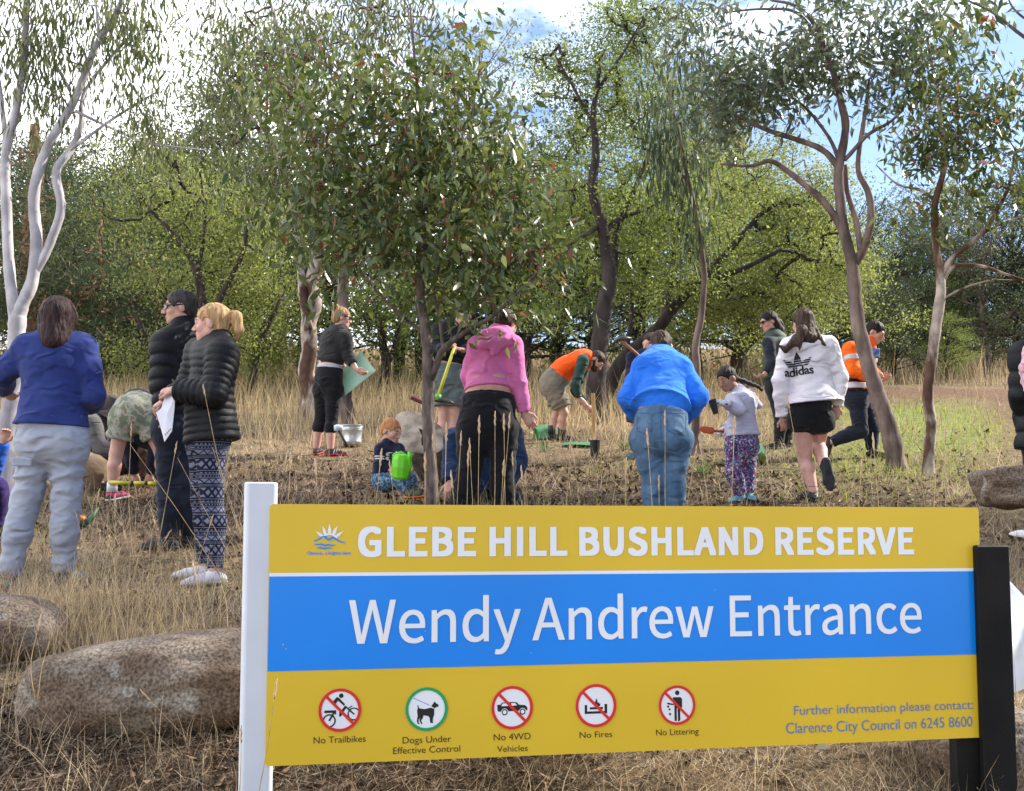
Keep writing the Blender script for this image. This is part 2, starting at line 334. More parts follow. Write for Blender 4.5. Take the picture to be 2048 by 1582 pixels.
def tube_np(segs, n=4):
    """many straight tapered tubes: segs list (a,b,ra,rb)"""
    a = np.array([s[0] for s in segs]); b = np.array([s[1] for s in segs]); ra = np.array([s[2] for s in segs]); rb = np.array([s[3] for s in segs])
    t = b-a; t /= np.linalg.norm(t, axis=1)[:, None]+1e-9; ref = np.where(np.abs(t[:, 2:3]) > .9, np.array([[0, 1., 0]]), np.array([[0, 0, 1.]]))
    s = np.cross(t, ref); s /= np.linalg.norm(s, axis=1)[:, None]; u = np.cross(t, s); v = []
    for e, r in ((a, ra), (b, rb)):
        for j in range(n):
            w = 2*math.pi*j/n; v.append(e+(s*math.cos(w)+u*math.sin(w))*r[:, None])
    v = np.stack(v, 1).reshape(-1, 3); i = np.arange(len(segs))*2*n
    f = np.concatenate([np.stack([i+j, i+(j+1) % n, i+n+(j+1) % n, i+n+j], 1) for j in range(n)])
    return v, f
DENS = dict(gum_sapling=.76, white_gum=.95, forked_gum=.8, weeping_gum=.6, wattle_tree=.6, slanting_wattle=.66, bark_shedding_gum=.72, dark_pine=.95, yellow_wattle=.7, overhanging_gum=.75, shade_gum=.8)
def tree(name, label, Y, limbs, blobs, bark, leafm, flat=1.0, ln=(.08, .13), wd=.28, per=16, spread=.13, hang=1.2, dens=1.0, six=False, twigm=None, single=0, seed=1, cat='tree', group=None, droop=0, minr=.0022, tw=1.0, bdy=0):
    """limbs: list of [(px,py,r,dy)...]; blobs: (px,py,rx,ry,rz_m,clusters[,dy])"""
    rg = np.random.default_rng(seed); base = P(limbs[0][0][0], limbs[0][0][1], Y+limbs[0][0][3])
    base[2] = H(base[0], base[1])
    T = root(name, label, cat, base, group); nodes = []; nrad = []; dens = dens*DENS.get(name, 1)
    for li, lb in enumerate(limbs):
        pts = [np.append(P(q[0], q[1], Y+(q[3] if len(q) > 3 else 0)), q[2]) for q in lb]
        if li == 0: pts[0][2] = base[2]-.15; pts[0][0] = base[0]
        sp = spline(pts, 8); c = [q[:3] for q in sp]; r = [max(q[3]*(.88 if name == 'forked_gum' else 1), .003) for q in sp]
        j = np.array([fbm(q[2]*3+li, q[0]*3, li*3.3, 2) for q in c]); c = [q+np.array([jj*r_*.5, 0, 0]) for q, jj, r_ in zip(c, j, r)]
        if li == 0:
            for i in range(min(6, len(r))): r[i] *= 1+.5*math.exp(-i/1.6)
        m = MB().tube(c, [r_*(1+.14*fbm(i*.9, li, 3.3, 2)) for i, r_ in enumerate(r)], 14 if li == 0 else 9)
        m.make('trunk' if li == 0 else 'branch', bark, T, smooth=True)
        k0 = int(len(c)*(.55 if li == 0 and len(limbs) > 1 else .3))
        nodes += c[k0:]; nrad += r[k0:]
    nodes = np.array(nodes); nrad = np.array(nrad); ppm = F/Y
    cs = []
    for b in blobs:
        px, py, rx, ry, rz, k = b[:6]; c0 = P(px, py, Y+(b[6] if len(b) > 6 else bdy)); k = int(k*dens)
        q = rg.normal(size=(k, 3)); q /= np.linalg.norm(q, axis=1)[:, None]; q *= rg.uniform(.25, 1.05, (k, 1))**.6
        cs.append(c0+q*np.array([rx/ppm, rz, ry/ppm]))
    cs = np.concatenate(cs)
    ok = cs[:, 2] > H(cs[:, 0], cs[:, 1])+.15; cs = cs[ok]
    # connect clusters as a growing tree of twigs
    dist = np.array([np.min(np.linalg.norm(nodes-c, axis=1)) for c in cs]); order = np.argsort(dist)
    allp = np.zeros((len(nodes)+len(cs), 3)); allp[:len(nodes)] = nodes; cnt = len(nodes); par = {}
    for i in order:
        dd = np.linalg.norm(allp[:cnt]-cs[i], axis=1); dd[len(nodes):cnt] *= 1.12
        j = int(np.argmin(dd)); allp[cnt] = cs[i]; par[cnt] = j; cnt += 1
    load = np.ones(cnt)
    for i in range(cnt-1, len(nodes)-1, -1): load[par[i]] += load[i] if par[i] >= len(nodes) else 0
    segs = []
    for i in range(len(nodes), cnt):
        a, b = allp[par[i]], allp[i]; r1 = minr*load[i]**.42*tw; r0 = r1*1.25
        if par[i] < len(nodes): r0 = min(r0*1.2, nrad[par[i]]*.9); r1 = min(r1, r0)
        dl = np.linalg.norm(b-a); mid = (a+b)/2+rg.normal(0, .10, 3)*dl
        mid2 = b*.72+a*.28+rg.normal(0, .06, 3)*dl; mid1 = a*.72+b*.28+rg.normal(0, .06, 3)*dl
        segs += [(a, mid1, r0, r0*.95), (mid1, mid, r0*.95, (r0+r1)/2), (mid, mid2, (r0+r1)/2, r1), (mid2, b, r1, r1*.8)]
    if segs:
        v, f = tube_np(segs); part('twigs', v, f, twigm or bark, T, 4, kind='stuff')
    # leaves around clusters
    n = rg.poisson(per, len(cs)); idx = np.repeat(np.arange(len(cs)), n); cc = cs[idx]
    c = cc+rg.normal(size=(len(idx), 3))*np.array([spread, spread, spread*flat*(1+droop)])-np.array([0, 0, spread*droop*.8])
    d = rg.normal(size=(len(idx), 3)); d = d/np.linalg.norm(d, axis=1)[:, None]+np.array([0, 0, -hang])
    l_ = rg.uniform(ln[0], ln[1], len(idx)); w_ = l_*wd*rg.uniform(.75, 1.25, len(idx))
    okg = c[:, 2] > H(c[:, 0], c[:, 1])+.1; c, d, l_, w_ = c[okg], d[okg], l_[okg], w_[okg]
    if single:
        o = np.argsort(c[:, 1]); o = o[rg.permutation(min(len(o), single*5))[:single]]; pm = [None]*4
        for q in range(4):
            v, f = leafmesh(np.zeros((1, 3)), np.array([[0, 0, 1.]]), np.array([1.]), np.array([wd]), rg, True); pm[q] = me_np('leaf', v, f, 3, leafm)
        for q in o:
            lf = ob('leaf', pm[q % 4], T); lf.location = tuple(c[q]-base); lf.scale = (l_[q],)*3
            lf.rotation_euler = (Vector(d[q]).to_track_quat('Z', 'Y') @ Matrix.Rotation(rg.uniform(0, 6.28), 3, 'Z').to_quaternion()).to_euler()
        msk = np.ones(len(c), bool); msk[o] = False; c, d, l_, w_ = c[msk], d[msk], l_[msk], w_[msk]
    v, f = leafmesh(c, d, l_, w_, rg, six); part('foliage', v, f, leafm, T, 3, smooth=False, kind='stuff')
    return T
bk_white = mat('bark_white', (.30, .27, .28), .7, (.56, .53, .54), scale=6, bump=.35, bscale=20, stretch=(1, 1, .3), patch=(7, .7, 1.1), detail=8)
bk_grey = mat('bark_grey_brown', (.085, .06, .05), .85, (.23, .165, .14), scale=10, bump=.9, bscale=30, stretch=(1, 1, .25), patch=(3, .6, 1.25), detail=8)
bk_sap = mat('bark_sapling', (.06, .043, .037), .85, (.17, .13, .11), scale=26, bump=.9, bscale=60, stretch=(1, 1, .3), patch=(6, .6, 1.3), detail=8)
bk_peel = mat('bark_peeling', (.09, .045, .028), .8, (.38, .31, .26), scale=4.5, bump=.9, bscale=24, stretch=(1, 1, .35), lo=.46, hi=.54, patch=(9, .6, 1.2), detail=8)
bk_dark = mat('bark_dark', (.02, .016, .014), .9, (.06, .046, .04), scale=9, bump=.9, bscale=26, stretch=(1, 1, .3))
bk_orange = mat('bark_orange', (.10, .05, .03), .85, (.33, .17, .10), scale=4, bump=.7, bscale=18, stretch=(1, 1, .4))
tw_red = mat('twig_red', (.16, .06, .045), .7)
lf_gum = mat('leaf_gum', (.040, .070, .018), .36, (.14, .165, .05), col3=(.20, .085, .04), island=True, trans=.28, spec=.5, lo=.05, hi=1)
lf_gum2 = mat('leaf_gum_grey', (.055, .08, .045), .42, (.13, .155, .085), island=True, trans=.32, spec=.5, lo=.05, hi=1)
lf_hang = mat('leaf_gum_hanging', (.05, .075, .025), .5, (.16, .17, .07), island=True, trans=.3, lo=.05, hi=1)
lf_wattle = mat('leaf_wattle', (.085, .125, .032), .6, (.20, .24, .07), island=True, trans=.45, patch=(.9, .65, 1.2), lo=.05, hi=1)
lf_yel = mat('leaf_wattle_yellow', (.10, .13, .038), .6, (.22, .25, .08), island=True, trans=.45, patch=(.9, .65, 1.2), lo=.05, hi=1)
lf_dark = mat('leaf_dark', (.028, .045, .022), .6, (.075, .10, .045), island=True, trans=.25, lo=.05, hi=1)
lf_far = mat('leaf_far', (.075, .10, .05), .7, (.17, .19, .09), island=True, trans=.35, lo=.05, hi=1)
# sapling right behind the sign
tree('gum_sapling', 'leafy young gum tree with slim brown trunk directly behind the sign', 9.3,
     [[(862, 1075, .050, 0), (861, 1005, .046, 0), (858, 880, .044, 0), (857, 770, .042, 0), (852, 680, .038, 0), (842, 600, .032, 0), (846, 520, .028, 0), (850, 420, .024, .05), (842, 300, .018, .05), (832, 150, .012, 0), (820, 10, .007, 0)],
      [(860, 765, .028, 0), (872, 735, .026, -.02), (886, 700, .024, -.05), (930, 665, .018, -.1), (985, 632, .014, -.2), (1030, 590, .011, -.25), (1075, 545, .008, -.3)],
      [(887, 698, .015, -.05), (880, 640, .013, -.05), (868, 580, .011, -.1), (885, 500, .009, -.2)],
      [(851, 670, .016, 0), (815, 640, .013, .1), (770, 600, .010, .1), (700, 520, .007, .1)],
      [(845, 540, .013, 0), (800, 480, .01, -.1), (730, 420, .008, -.2), (640, 380, .006, -.2)],
      [(850, 470, .013, 0), (920, 400, .010, .1), (1000, 350, .007, .2), (1080, 330, .005, .2)],
      [(845, 350, .011, 0), (780, 260, .008, .1), (700, 170, .006, 0), (620, 110, .005, 0)]],
     [(830, 400, 250, 150, .65, 150), (760, 280, 190, 120, .7, 90), (1000, 410, 120, 150, .55, 75), (690, 420, 110, 100, .5, 52), (650, 180, 150, 110, .6, 52), (860, 190, 150, 100, .6, 56),
      (930, 60, 60, 60, .3, 10), (900, 530, 190, 45, .5, 55), (1060, 505, 90, 60, .4, 28), (1020, 250, 90, 70, .4, 20), (640, 560, 60, 40, .3, 7), (900, 590, 110, 22, .35, 14), (1120, 580, 50, 25, .35, 7), (560, 400, 60, 80, .4, 16), (560, 200, 70, 60, .4, 12)],
     bk_sap, lf_gum, ln=(.06, .13), wd=.32, per=16, spread=.125, hang=.9, droop=.15, six=True, twigm=tw_red, single=300, seed=3)
tree('white_gum', 'tall gum with smooth pale forked trunks at the left edge', 10.6,
     [[(5, 1040, .085, 0), (8, 950, .08, 0), (16, 850, .074, 0), (26, 740, .070, 0), (36, 650, .070, 0), (45, 615, .058, 0), (66, 560, .050, 0), (71, 480, .047, 0), (68, 385, .045, 0), (92, 300, .038, 0), (140, 215, .034, 0), (165, 160, .03, 0), (192, 90, .026, 0), (232, 25, .022, 0), (270, -60, .016, 0)],
      [(34, 650, .052, 0), (22, 560, .046, 0), (12, 430, .043, 0), (13, 310, .04, 0), (35, 205, .034, 0), (50, 95, .03, 0), (52, -40, .022, 0)],
      [(13, 300, .024, 0), (3, 200, .02, 0), (-12, 90, .015, 0)],
      [(68, 550, .035, 0), (100, 492, .038, 0), (123, 415, .036, 0), (113, 345, .034, 0), (145, 295, .03, .1), (163, 250, .024, .1), (172, 180, .016, .2), (250, 80, .010, .3)],
      [(150, 222, .014, 0), (220, 255, .011, 0), (290, 285, .009, 0), (340, 292, .007, 0), (410, 300, .004, 0)],
      [(140, 300, .014, 0), (230, 235, .012, .2), (320, 180, .007, .3)],
      [(140, 180, .016, 0), (105, 110, .012, .2), (90, 30, .009, .3), (70, -40, .006, .3)],
      [(200, 75, .012, 0), (193, 20, .010, 0), (190, -60, .008, 0)]],
     [(40, 50, 75, 60, .6, 30), (170, 30, 130, 50, .7, 55), (280, 75, 55, 75, .4, 34), (80, 190, 60, 50, .4, 22), (285, 200, 55, 50, .4, 20), (300, 255, 40, 35, .3, 12), (110, 110, 80, 60, .5, 26), (-120, 60, 140, 140, .8, 40), (200, -120, 260, 90, 1., 70), (430, 15, 60, 40, .3, 6)],
     bk_white, lf_hang, ln=(.08, .14), wd=.15, per=19, spread=.11, hang=2.2, droop=.6, twigm=bk_grey, seed=5)
tree('forked_gum', 'gum with a leaning brown trunk in front of the running man', 13.4,
     [[(1800, 940, .125, 0), (1786, 900, .112, 0), (1770, 845, .102, 0), (1748, 775, .092, 0), (1729, 700, .086, 0), (1713, 620, .080, 0), (1704, 545, .074, 0), (1696, 490, .066, 0), (1682, 410, .060, 0), (1678, 340, .056, 0), (1690, 245, .046, 0), (1665, 140, .036, 0), (1632, 55, .028, 0), (1590, 12, .02, 0), (1540, 0, .014, 0)],
      [(1706, 535, .055, 0), (1728, 495, .05, 0), (1742, 440, .045, 0), (1736, 385, .04, 0), (1716, 335, .032, 0), (1728, 240, .026, .1), (1738, 160, .016, .2)],
      [(1722, 500, .035, 0), (1712, 440, .034, 0), (1695, 385, .03, .1), (1690, 330, .028, .1)],
      [(1698, 490, .048, 0), (1668, 430, .044, 0), (1630, 385, .04, 0), (1575, 342, .034, 0), (1540, 322, .028, 0), (1500, 332, .02, 0), (1440, 328, .012, 0)],
      [(1676, 335, .042, 0), (1645, 300, .036, 0), (1590, 278, .032, 0), (1540, 262, .028, 0), (1490, 240, .02, 0), (1430, 205, .015, 0), (1385, 170, .010, 0)],
      [(1682, 325, .028, 0), (1655, 270, .022, .1), (1610, 215, .017, .2), (1560, 180, .011, .2)],
      [(1690, 320, .026, 0), (1735, 270, .022, 0), (1790, 235, .016, 0), (1830, 170, .010, 0)],
      [(1660, 120, .02, 0), (1600, 30, .018, 0), (1530, 18, .014, 0), (1450, 25, .009, 0)]],
     [(1710, 75, 150, 90, .8, 105), (1520, 150, 110, 75, .7, 72), (1640, 150, 100, 70, .6, 46), (1810, 120, 80, 75, .6, 50), (1450, 190, 80, 70, .5, 46), (1780, 195, 85, 40, .5, 26), (1420, 250, 60, 50, .4, 26), (1400, 60, 90, 70, .5, 30), (1600, -80, 260, 70, 1., 60), (1840, 20, 60, 60, .5, 20), (1570, 235, 50, 25, .3, 8)],
     bk_grey, lf_gum2, ln=(.09, .15), wd=.30, per=14, spread=.13, hang=.8, six=False, twigm=bk_grey, single=150, seed=7)
tree('gum_with_red_bark', 'slim gum with peeling red brown trunk right of the leaning one', 12.9,
     [[(1853, 955, .062, 0), (1858, 900, .055, 0), (1862, 850, .052, 0), (1857, 800, .052, 0), (1863, 730, .050, 0), (1871, 660, .054, 0), (1880, 590, .050, 0), (1878, 540, .042, 0), (1872, 480, .038, 0), (1871, 405, .034, 0), (1890, 330, .028, 0), (1884, 250, .024, 0), (1872, 170, .016, 0), (1855, 80, .010, 0)],
      [(1880, 560, .032, 0), (1905, 515, .028, 0), (1960, 470, .024, 0), (1992, 425, .02, 0), (2018, 370, .016, 0), (2030, 300, .010, 0)],
      [(1880, 575, .026, 0), (1905, 535, .022, 0), (1960, 532, .018, 0), (2010, 548, .014, 0), (2080, 570, .009, 0)],
      [(1871, 400, .018, 0), (1840, 380, .014, 0), (1795, 368, .010, 0), (1752, 330, .006, 0)],
      [(1955, 473, .012, 0), (2010, 445, .010, 0), (2080, 420, .006, 0)],
      [(1882, 600, .012, 0), (1930, 575, .009, 0), (1990, 560, .006, 0), (2060, 562, .004, 0)]],
     [(1880, 150, 75, 90, .5, 40), (1840, 270, 60, 50, .45, 28), (1960, 250, 80, 70, .5, 40), (1945, 385, 50, 50, .4, 20), (1890, 310, 90, 40, .45, 26), (2020, 200, 60, 55, .5, 28), (1825, 425, 45, 18, .2, 8), (1900, 440, 45, 18, .2, 6), (2060, 300, 60, 100, .5, 24), (1950, 60, 45, 45, .3, 10)],
     bk_peel, lf_gum, ln=(.09, .15), wd=.27, per=14, spread=.12, hang=.8, single=120, seed=8)
tree('weeping_gum', 'gum branch hung with long dark drooping leaves above the blue fleece', 14.6,
     [[(1392, 900, .05, .3), (1392, 745, .046, .3), (1392, 690, .042, .3), (1403, 620, .038, .3), (1409, 560, .034, .3), (1400, 480, .03, .2), (1380, 380, .024, .1), (1360, 280, .018, 0), (1340, 190, .012, 0), (1330, 60, .008, 0)],
      [(1378, 370, .014, .1), (1340, 310, .011, 0), (1310, 250, .008, 0)], [(1370, 330, .012, .1), (1420, 260, .009, 0), (1440, 200, .007, 0)]],
     [(1320, 270, 45, 55, .3, 26), (1370, 330, 50, 75, .3, 30), (1345, 200, 70, 50, .4, 26), (1400, 430, 35, 35, .3, 8), (1385, 100, 70, 60, .4, 22)],
     bk_grey, lf_dark, ln=(.14, .24), wd=.13, per=17, spread=.10, hang=3.5, droop=1.6, seed=9)
tree('wattle_tree', 'big bright green wattle with a thin black trunk behind the orange vest', 19.0,
     [[(1198, 880, .16, 0), (1192, 800, .14, 0), (1194, 720, .13, 0), (1206, 640, .125, 0), (1219, 560, .11, 0), (1212, 500, .085, 0), (1198, 430, .08, 0), (1186, 375, .075, 0), (1192, 310, .06, 0), (1188, 230, .045, 0), (1200, 130, .03, 0)],
      [(1212, 610, .07, .3), (1228, 540, .06, .3), (1232, 470, .05, .4), (1260, 400, .04, .5), (1300, 300, .03, .5)],
      [(1200, 450, .035, 0), (1170, 470, .03, -.2), (1120, 500, .02, -.3)], [(1206, 470, .045, 0), (1235, 440, .035, .2), (1290, 420, .02, .3)],
      [(1188, 250, .03, 0), (1150, 180, .02, 0), (1110, 110, .012, 0)], [(1195, 180, .03, 0), (1250, 100, .02, 0), (1290, 30, .012, 0)]],
     [(1190, 190, 130, 90, 1.6, 85), (1095, 110, 60, 45, .8, 22), (1250, 60, 90, 60, 1.2, 50), (1310, 230, 120, 90, 1.4, 66), (1180, 330, 120, 85, 1.4, 62), (1250, 440, 150, 90, 1.6, 85), (1110, 450, 100, 100, 1.2, 50), (1370, 440, 110, 100, 1.3, 66), (1300, 560, 130, 60, 1.2, 50), (1330, 20, 90, 70, 1., 30), (1100, 620, 70, 50, .9, 20), (1240, 140, 70, 60, .8, 24)],
     bk_dark, lf_wattle, ln=(.035, .07), wd=.45, per=150, spread=.25, flat=.42, hang=.2, seed=10, minr=.006, bdy=1.1)
tree('slanting_wattle', 'yellow green wattle with dark trunk slanting right behind the blue fleece', 21.5,
     [[(1192, 830, .13, 0), (1215, 775, .12, 0), (1250, 715, .11, 0), (1300, 672, .10, 0), (1345, 620, .09, 0), (1395, 565, .08, 0), (1450, 510, .06, 0), (1520, 430, .04, 0)],
      [(1330, 640, .07, 0), (1340, 560, .06, .5), (1350, 480, .04, .6)], [(1400, 560, .05, 0), (1480, 540, .04, 0), (1560, 500, .03, 0)], [(1250, 715, .05, 0), (1262, 640, .04, .3), (1260, 560, .03, .4)]],
     [(1480, 460, 130, 80, 1.8, 70), (1590, 420, 100, 80, 1.5, 60), (1470, 350, 80, 50, 1., 26), (1570, 310, 45, 45, .8, 16), (1400, 300, 55, 40, .9, 16), (1660, 380, 40, 40, .8, 12), (1590, 540, 120, 60, 1.6, 66), (1450, 590, 130, 60, 1.4, 60), (1640, 480, 60, 90, 1., 34), (1560, 620, 110, 50, 1.2, 44), (1350, 640, 90, 50, 1., 26), (1690, 570, 60, 70, 1., 20)],
     bk_dark, lf_yel, ln=(.04, .075), wd=.45, per=150, spread=.27, flat=.42, hang=.2, seed=11, minr=.006, bdy=1.3)
tree('bark_shedding_gum', 'tall gum with twin peeling trunks behind the woman in black leggings', 20.0,
     [[(618, 838, .17, 0), (616, 790, .14, 0), (618, 720, .125, 0), (622, 640, .12, 0), (628, 560, .11, 0), (640, 470, .10, 0), (640, 350, .08, 0), (610, 220, .06, 0), (570, 110, .04, 0), (540, 0, .02, 0)],
      [(617, 660, .07, -.1), (606, 590, .065, -.1), (600, 520, .06, 0), (590, 430, .05, 0), (560, 330, .035, 0), (500, 230, .02, 0)],
      [(640, 360, .05, 0), (690, 260, .04, 0), (720, 130, .03, 0), (740, 20, .02, 0)], [(600, 200, .03, 0), (520, 160, .02, 0), (440, 150, .012, 0)]],
     [(560, 120, 110, 80, 1.6, 66), (700, 60, 110, 70, 1.5, 60), (450, 190, 60, 70, 1., 30), (470, 60, 70, 60, 1., 30), (600, 250, 90, 70, 1.2, 36), (810, 30, 90, 60, 1.2, 34), (540, 350, 60, 60, .8, 16), (420, 300, 50, 40, .7, 14), (600, -80, 300, 90, 2., 60)],
     bk_peel, lf_hang, ln=(.12, .22), wd=.17, per=30, spread=.24, hang=1.6, droop=.5, seed=12, minr=.006)
tree('leaning_gum', 'brown gum trunk standing behind the galvanised bucket', 17.6,
     [[(702, 880, .115, 0), (694, 830, .10, 0), (690, 770, .095, 0), (688, 700, .09, 0), (684, 620, .08, 0), (690, 520, .07, 0), (680, 420, .05, 0)], [(684, 560, .04, 0), (720, 480, .03, .3), (740, 380, .02, .4)]],
     [(720, 470, 90, 50, .8, 26), (660, 420, 80, 60, .8, 24)], bk_grey, lf_dark, ln=(.10, .18), wd=.25, per=26, spread=.2, seed=13, minr=.005)
tree('dark_pine', 'dark feathery tree with orange brown trunk behind the white gum', 26.0,
     [[(52, 790, .30, 0), (58, 700, .27, 0), (64, 560, .24, 0), (70, 430, .2, 0), (72, 330, .14, 0), (70, 250, .09, 0)], [(60, 620, .09, 0), (120, 540, .06, .5), (200, 500, .04, .5)], [(66, 500, .08, 0), (0, 430, .05, 0)], [(60, 660, .08, 0), (160, 640, .06, 0), (280, 600, .03, 0)]],
     [(150, 470, 150, 90, 2.2, 66), (60, 400, 130, 80, 2., 50), (250, 560, 130, 80, 2., 60), (120, 600, 160, 70, 2., 66), (280, 680, 120, 50, 1.6, 40), (40, 560, 90, 110, 1.6, 36), (200, 700, 120, 50, 1.5, 40), (90, 320, 70, 40, 1., 14)],
     bk_orange, lf_dark, ln=(.09, .2), wd=.12, per=100, spread=.36, flat=.3, hang=.3, seed=14, minr=.010)
tree('yellow_wattle', 'many stemmed yellow green wattle beyond the two in black jackets', 22.0,
     [[(430, 800, .10, 0), (425, 700, .09, 0), (405, 600, .08, 0), (385, 520, .06, 0), (340, 460, .04, 0), (300, 420, .03, 0)], [(425, 700, .06, 0), (440, 600, .055, 0), (480, 520, .045, 0), (500, 440, .03, 0)],
      [(410, 620, .05, 0), (400, 540, .04, .3), (410, 440, .03, .4), (400, 340, .02, .4)], [(500, 790, .06, .5), (520, 690, .05, .5), (560, 600, .03, .5)], [(330, 790, .07, .8), (300, 700, .05, .8), (265, 600, .03, .8)]],
     [(310, 360, 110, 60, 1.4, 46), (450, 440, 100, 80, 1.5, 52), (380, 560, 140, 70, 1.6, 60), (540, 600, 70, 90, 1.2, 40), (240, 430, 70, 70, 1., 24), (450, 680, 120, 50, 1.4, 50), (280, 700, 90, 50, 1.2, 28), (540, 720, 60, 40, .8, 18), (500, 520, 80, 60, 1., 30), (560, 450, 40, 60, .7, 14)],
     bk_dark, lf_yel, ln=(.04, .08), wd=.4, per=120, spread=.27, flat=.45, hang=.2, seed=15, minr=.007, bdy=.9)
tree('twisted_tree', 'small dark twisted tree in the dry grass above the toddler', 24.0,
     [[(768, 795, .12, 0), (772, 740, .09, 0), (768, 690, .075, 0), (760, 650, .06, 0), (745, 600, .04, 0)], [(770, 745, .05, 0), (790, 690, .045, 0), (800, 640, .03, 0), (830, 600, .02, 0)], [(765, 690, .03, 0), (730, 680, .02, 0)]],
     [(760, 600, 80, 50, 1.2, 34), (830, 600, 70, 50, 1., 26), (720, 650, 40, 40, .7, 12), (810, 690, 40, 30, .6, 8)], bk_dark, lf_wattle, ln=(.07, .13), wd=.35, per=40, spread=.3, hang=.2, seed=16, minr=.006)
# gum whose bare boughs reach in at the upper right, the rest of it outside the picture: it shades the group
tree('overhanging_gum', 'gum reaching thin bare boughs in from the top right corner', 9.5,
     [[(2560, 1100, .16, 0), (2570, 800, .14, 0), (2540, 500, .12, 0), (2480, 250, .09, 0), (2400, 0, .07, 0), (2350, -300, .05, 0)],
      [(2470, 230, .045, 0), (2250, 180, .03, 0), (2120, 120, .020, 0), (2040, 68, .014, 0), (1985, 25, .009, 0), (1915, -8, .006, 0)],
      [(2300, 190, .018, 0), (2120, 80, .012, 0), (2030, 20, .008, 0), (2010, -40, .005, 0)],
      [(2500, 300, .06, 0), (2700, 150, .05, .6), (2900, 0, .03, 1.)], [(2420, 40, .05, 0), (2200, -250, .04, .8), (2000, -500, .02, 1.4)]],
     [(2700, 100, 260, 200, 1.6, 170), (2500, -250, 320, 180, 1.8, 190), (2150, -420, 260, 140, 1.5, 90), (2900, 350, 200, 160, 1.4, 90), (1925, 35, 28, 22, .15, 5), (2780, -200, 220, 200, 1.5, 100)],
     bk_grey, lf_gum, ln=(.09, .15), wd=.3, per=26, spread=.16, hang=.8, seed=17)
for (k, sx, sy, lab) in ((19, 3050, 11.5, 'broad gum standing right of the view up the slope'),):
    tree('shade_gum', lab, sy, [[(sx, 1000, .2, 0), (sx-20, 600, .16, 0), (sx+30, 200, .12, 0), (sx, -250, .07, 0)], [(sx, 400, .08, 0), (sx-250, 100, .05, .4)], [(sx, 300, .08, 0), (sx+260, 0, .05, -.4)]],
         [(sx, -50, 420, 240, 1.9, 230), (sx-200, 200, 260, 160, 1.5, 120), (sx+250, 150, 260, 160, 1.5, 110), (sx, -400, 330, 200, 1.5, 110)], bk_grey, lf_gum, ln=(.1, .17), wd=.33, per=30, spread=.2, seed=k)
# background trees: four kinds, copied along the top of the slope
def proto(name, leafm, bark, hh, ww, seed, nb, per, ln, wd, slim=False):
    rg = np.random.default_rng(seed); T = root(name, 'x', 'tree'); T.location = (0, 0, 0)
    m = MB(); pts = [np.array([0, 0, -.3])]; 
    for i in range(1, 7): pts.append(np.array([rg.normal(0, .15), rg.normal(0, .15), hh*.13*i]))
    m.tube(spline(pts, 3), list(np.linspace(.17, .04, 19)), 8); tr = part('trunk', m.v, m.f, bark, T)
    segs = []; cs = []
    for b in range(nb):
        z = hh*(.18+.8*(b+.5)/nb); a = rg.uniform(0, 6.28); rr = ww*(.35+.65*math.sin(math.pi*min(1, .15+.85*(b/nb)**.8)))*rg.uniform(.35, 1)
        c = np.array([math.cos(a)*rr, math.sin(a)*rr, z+rg.normal(0, .3)]); base = np.array([0, 0, z*.72]); segs.append((base, c, .05, .012))
        k = 5; q = rg.normal(size=(k, 3))*np.array([ww*.25, ww*.25, hh*.055])+c; cs.append(q)
        for qq in q: segs.append((base*.3+c*.7, qq, .02, .008))
    cs = np.concatenate(cs); v, f = tube_np(segs); part('branches', v, f, bark, T, 4, kind='stuff')
    idx = np.repeat(np.arange(len(cs)), per); c = cs[idx]+rg.normal(size=(len(idx), 3))*np.array([.34, .34, .13]); d = rg.normal(size=(len(idx), 3))+np.array([0, 0, -.5])
    l_ = rg.uniform(ln[0], ln[1], len(idx)); v, f = leafmesh(c, d, l_, l_*wd, rg); part('foliage', v, f, leafm, T, 3, smooth=False, kind='stuff')
    return T
protos = [proto('background_tree', lf_far, bk_grey, 7.5, 2.4, 31, 34, 64, (.08, .15), .4), proto('background_tree', lf_dark, bk_dark, 6.5, 2.6, 32, 34, 60, (.08, .15), .35),
          proto('background_tree', lf_wattle, bk_dark, 5.5, 2.4, 33, 32, 70, (.06, .12), .45), proto('background_tree', lf_yel, bk_dark, 4.6, 2.3, 34, 28, 70, (.06, .12), .45)]
used = set()
def bgtree(kind, px, Y, s, label):
    src = protos[kind]; p = P(px, 800, Y); z = float(H(p[0], p[1]))
    if kind not in used: T = src; used.add(kind)
    else:
        T = src.copy(); COL.objects.link(T)
        for ch in src.children: c = ch.copy(); c.parent = T; COL.objects.link(c)
    T.location = (p[0], p[1], z); T.scale = (s, s, s*random.uniform(.9, 1.15)); T.rotation_euler = (0, 0, random.uniform(0, 6.28))
    T['label'] = label; T['group'] = 'trees along the top of the slope'
KN = ['grey green gum', 'dark evergreen', 'bright green wattle', 'low yellow green wattle']
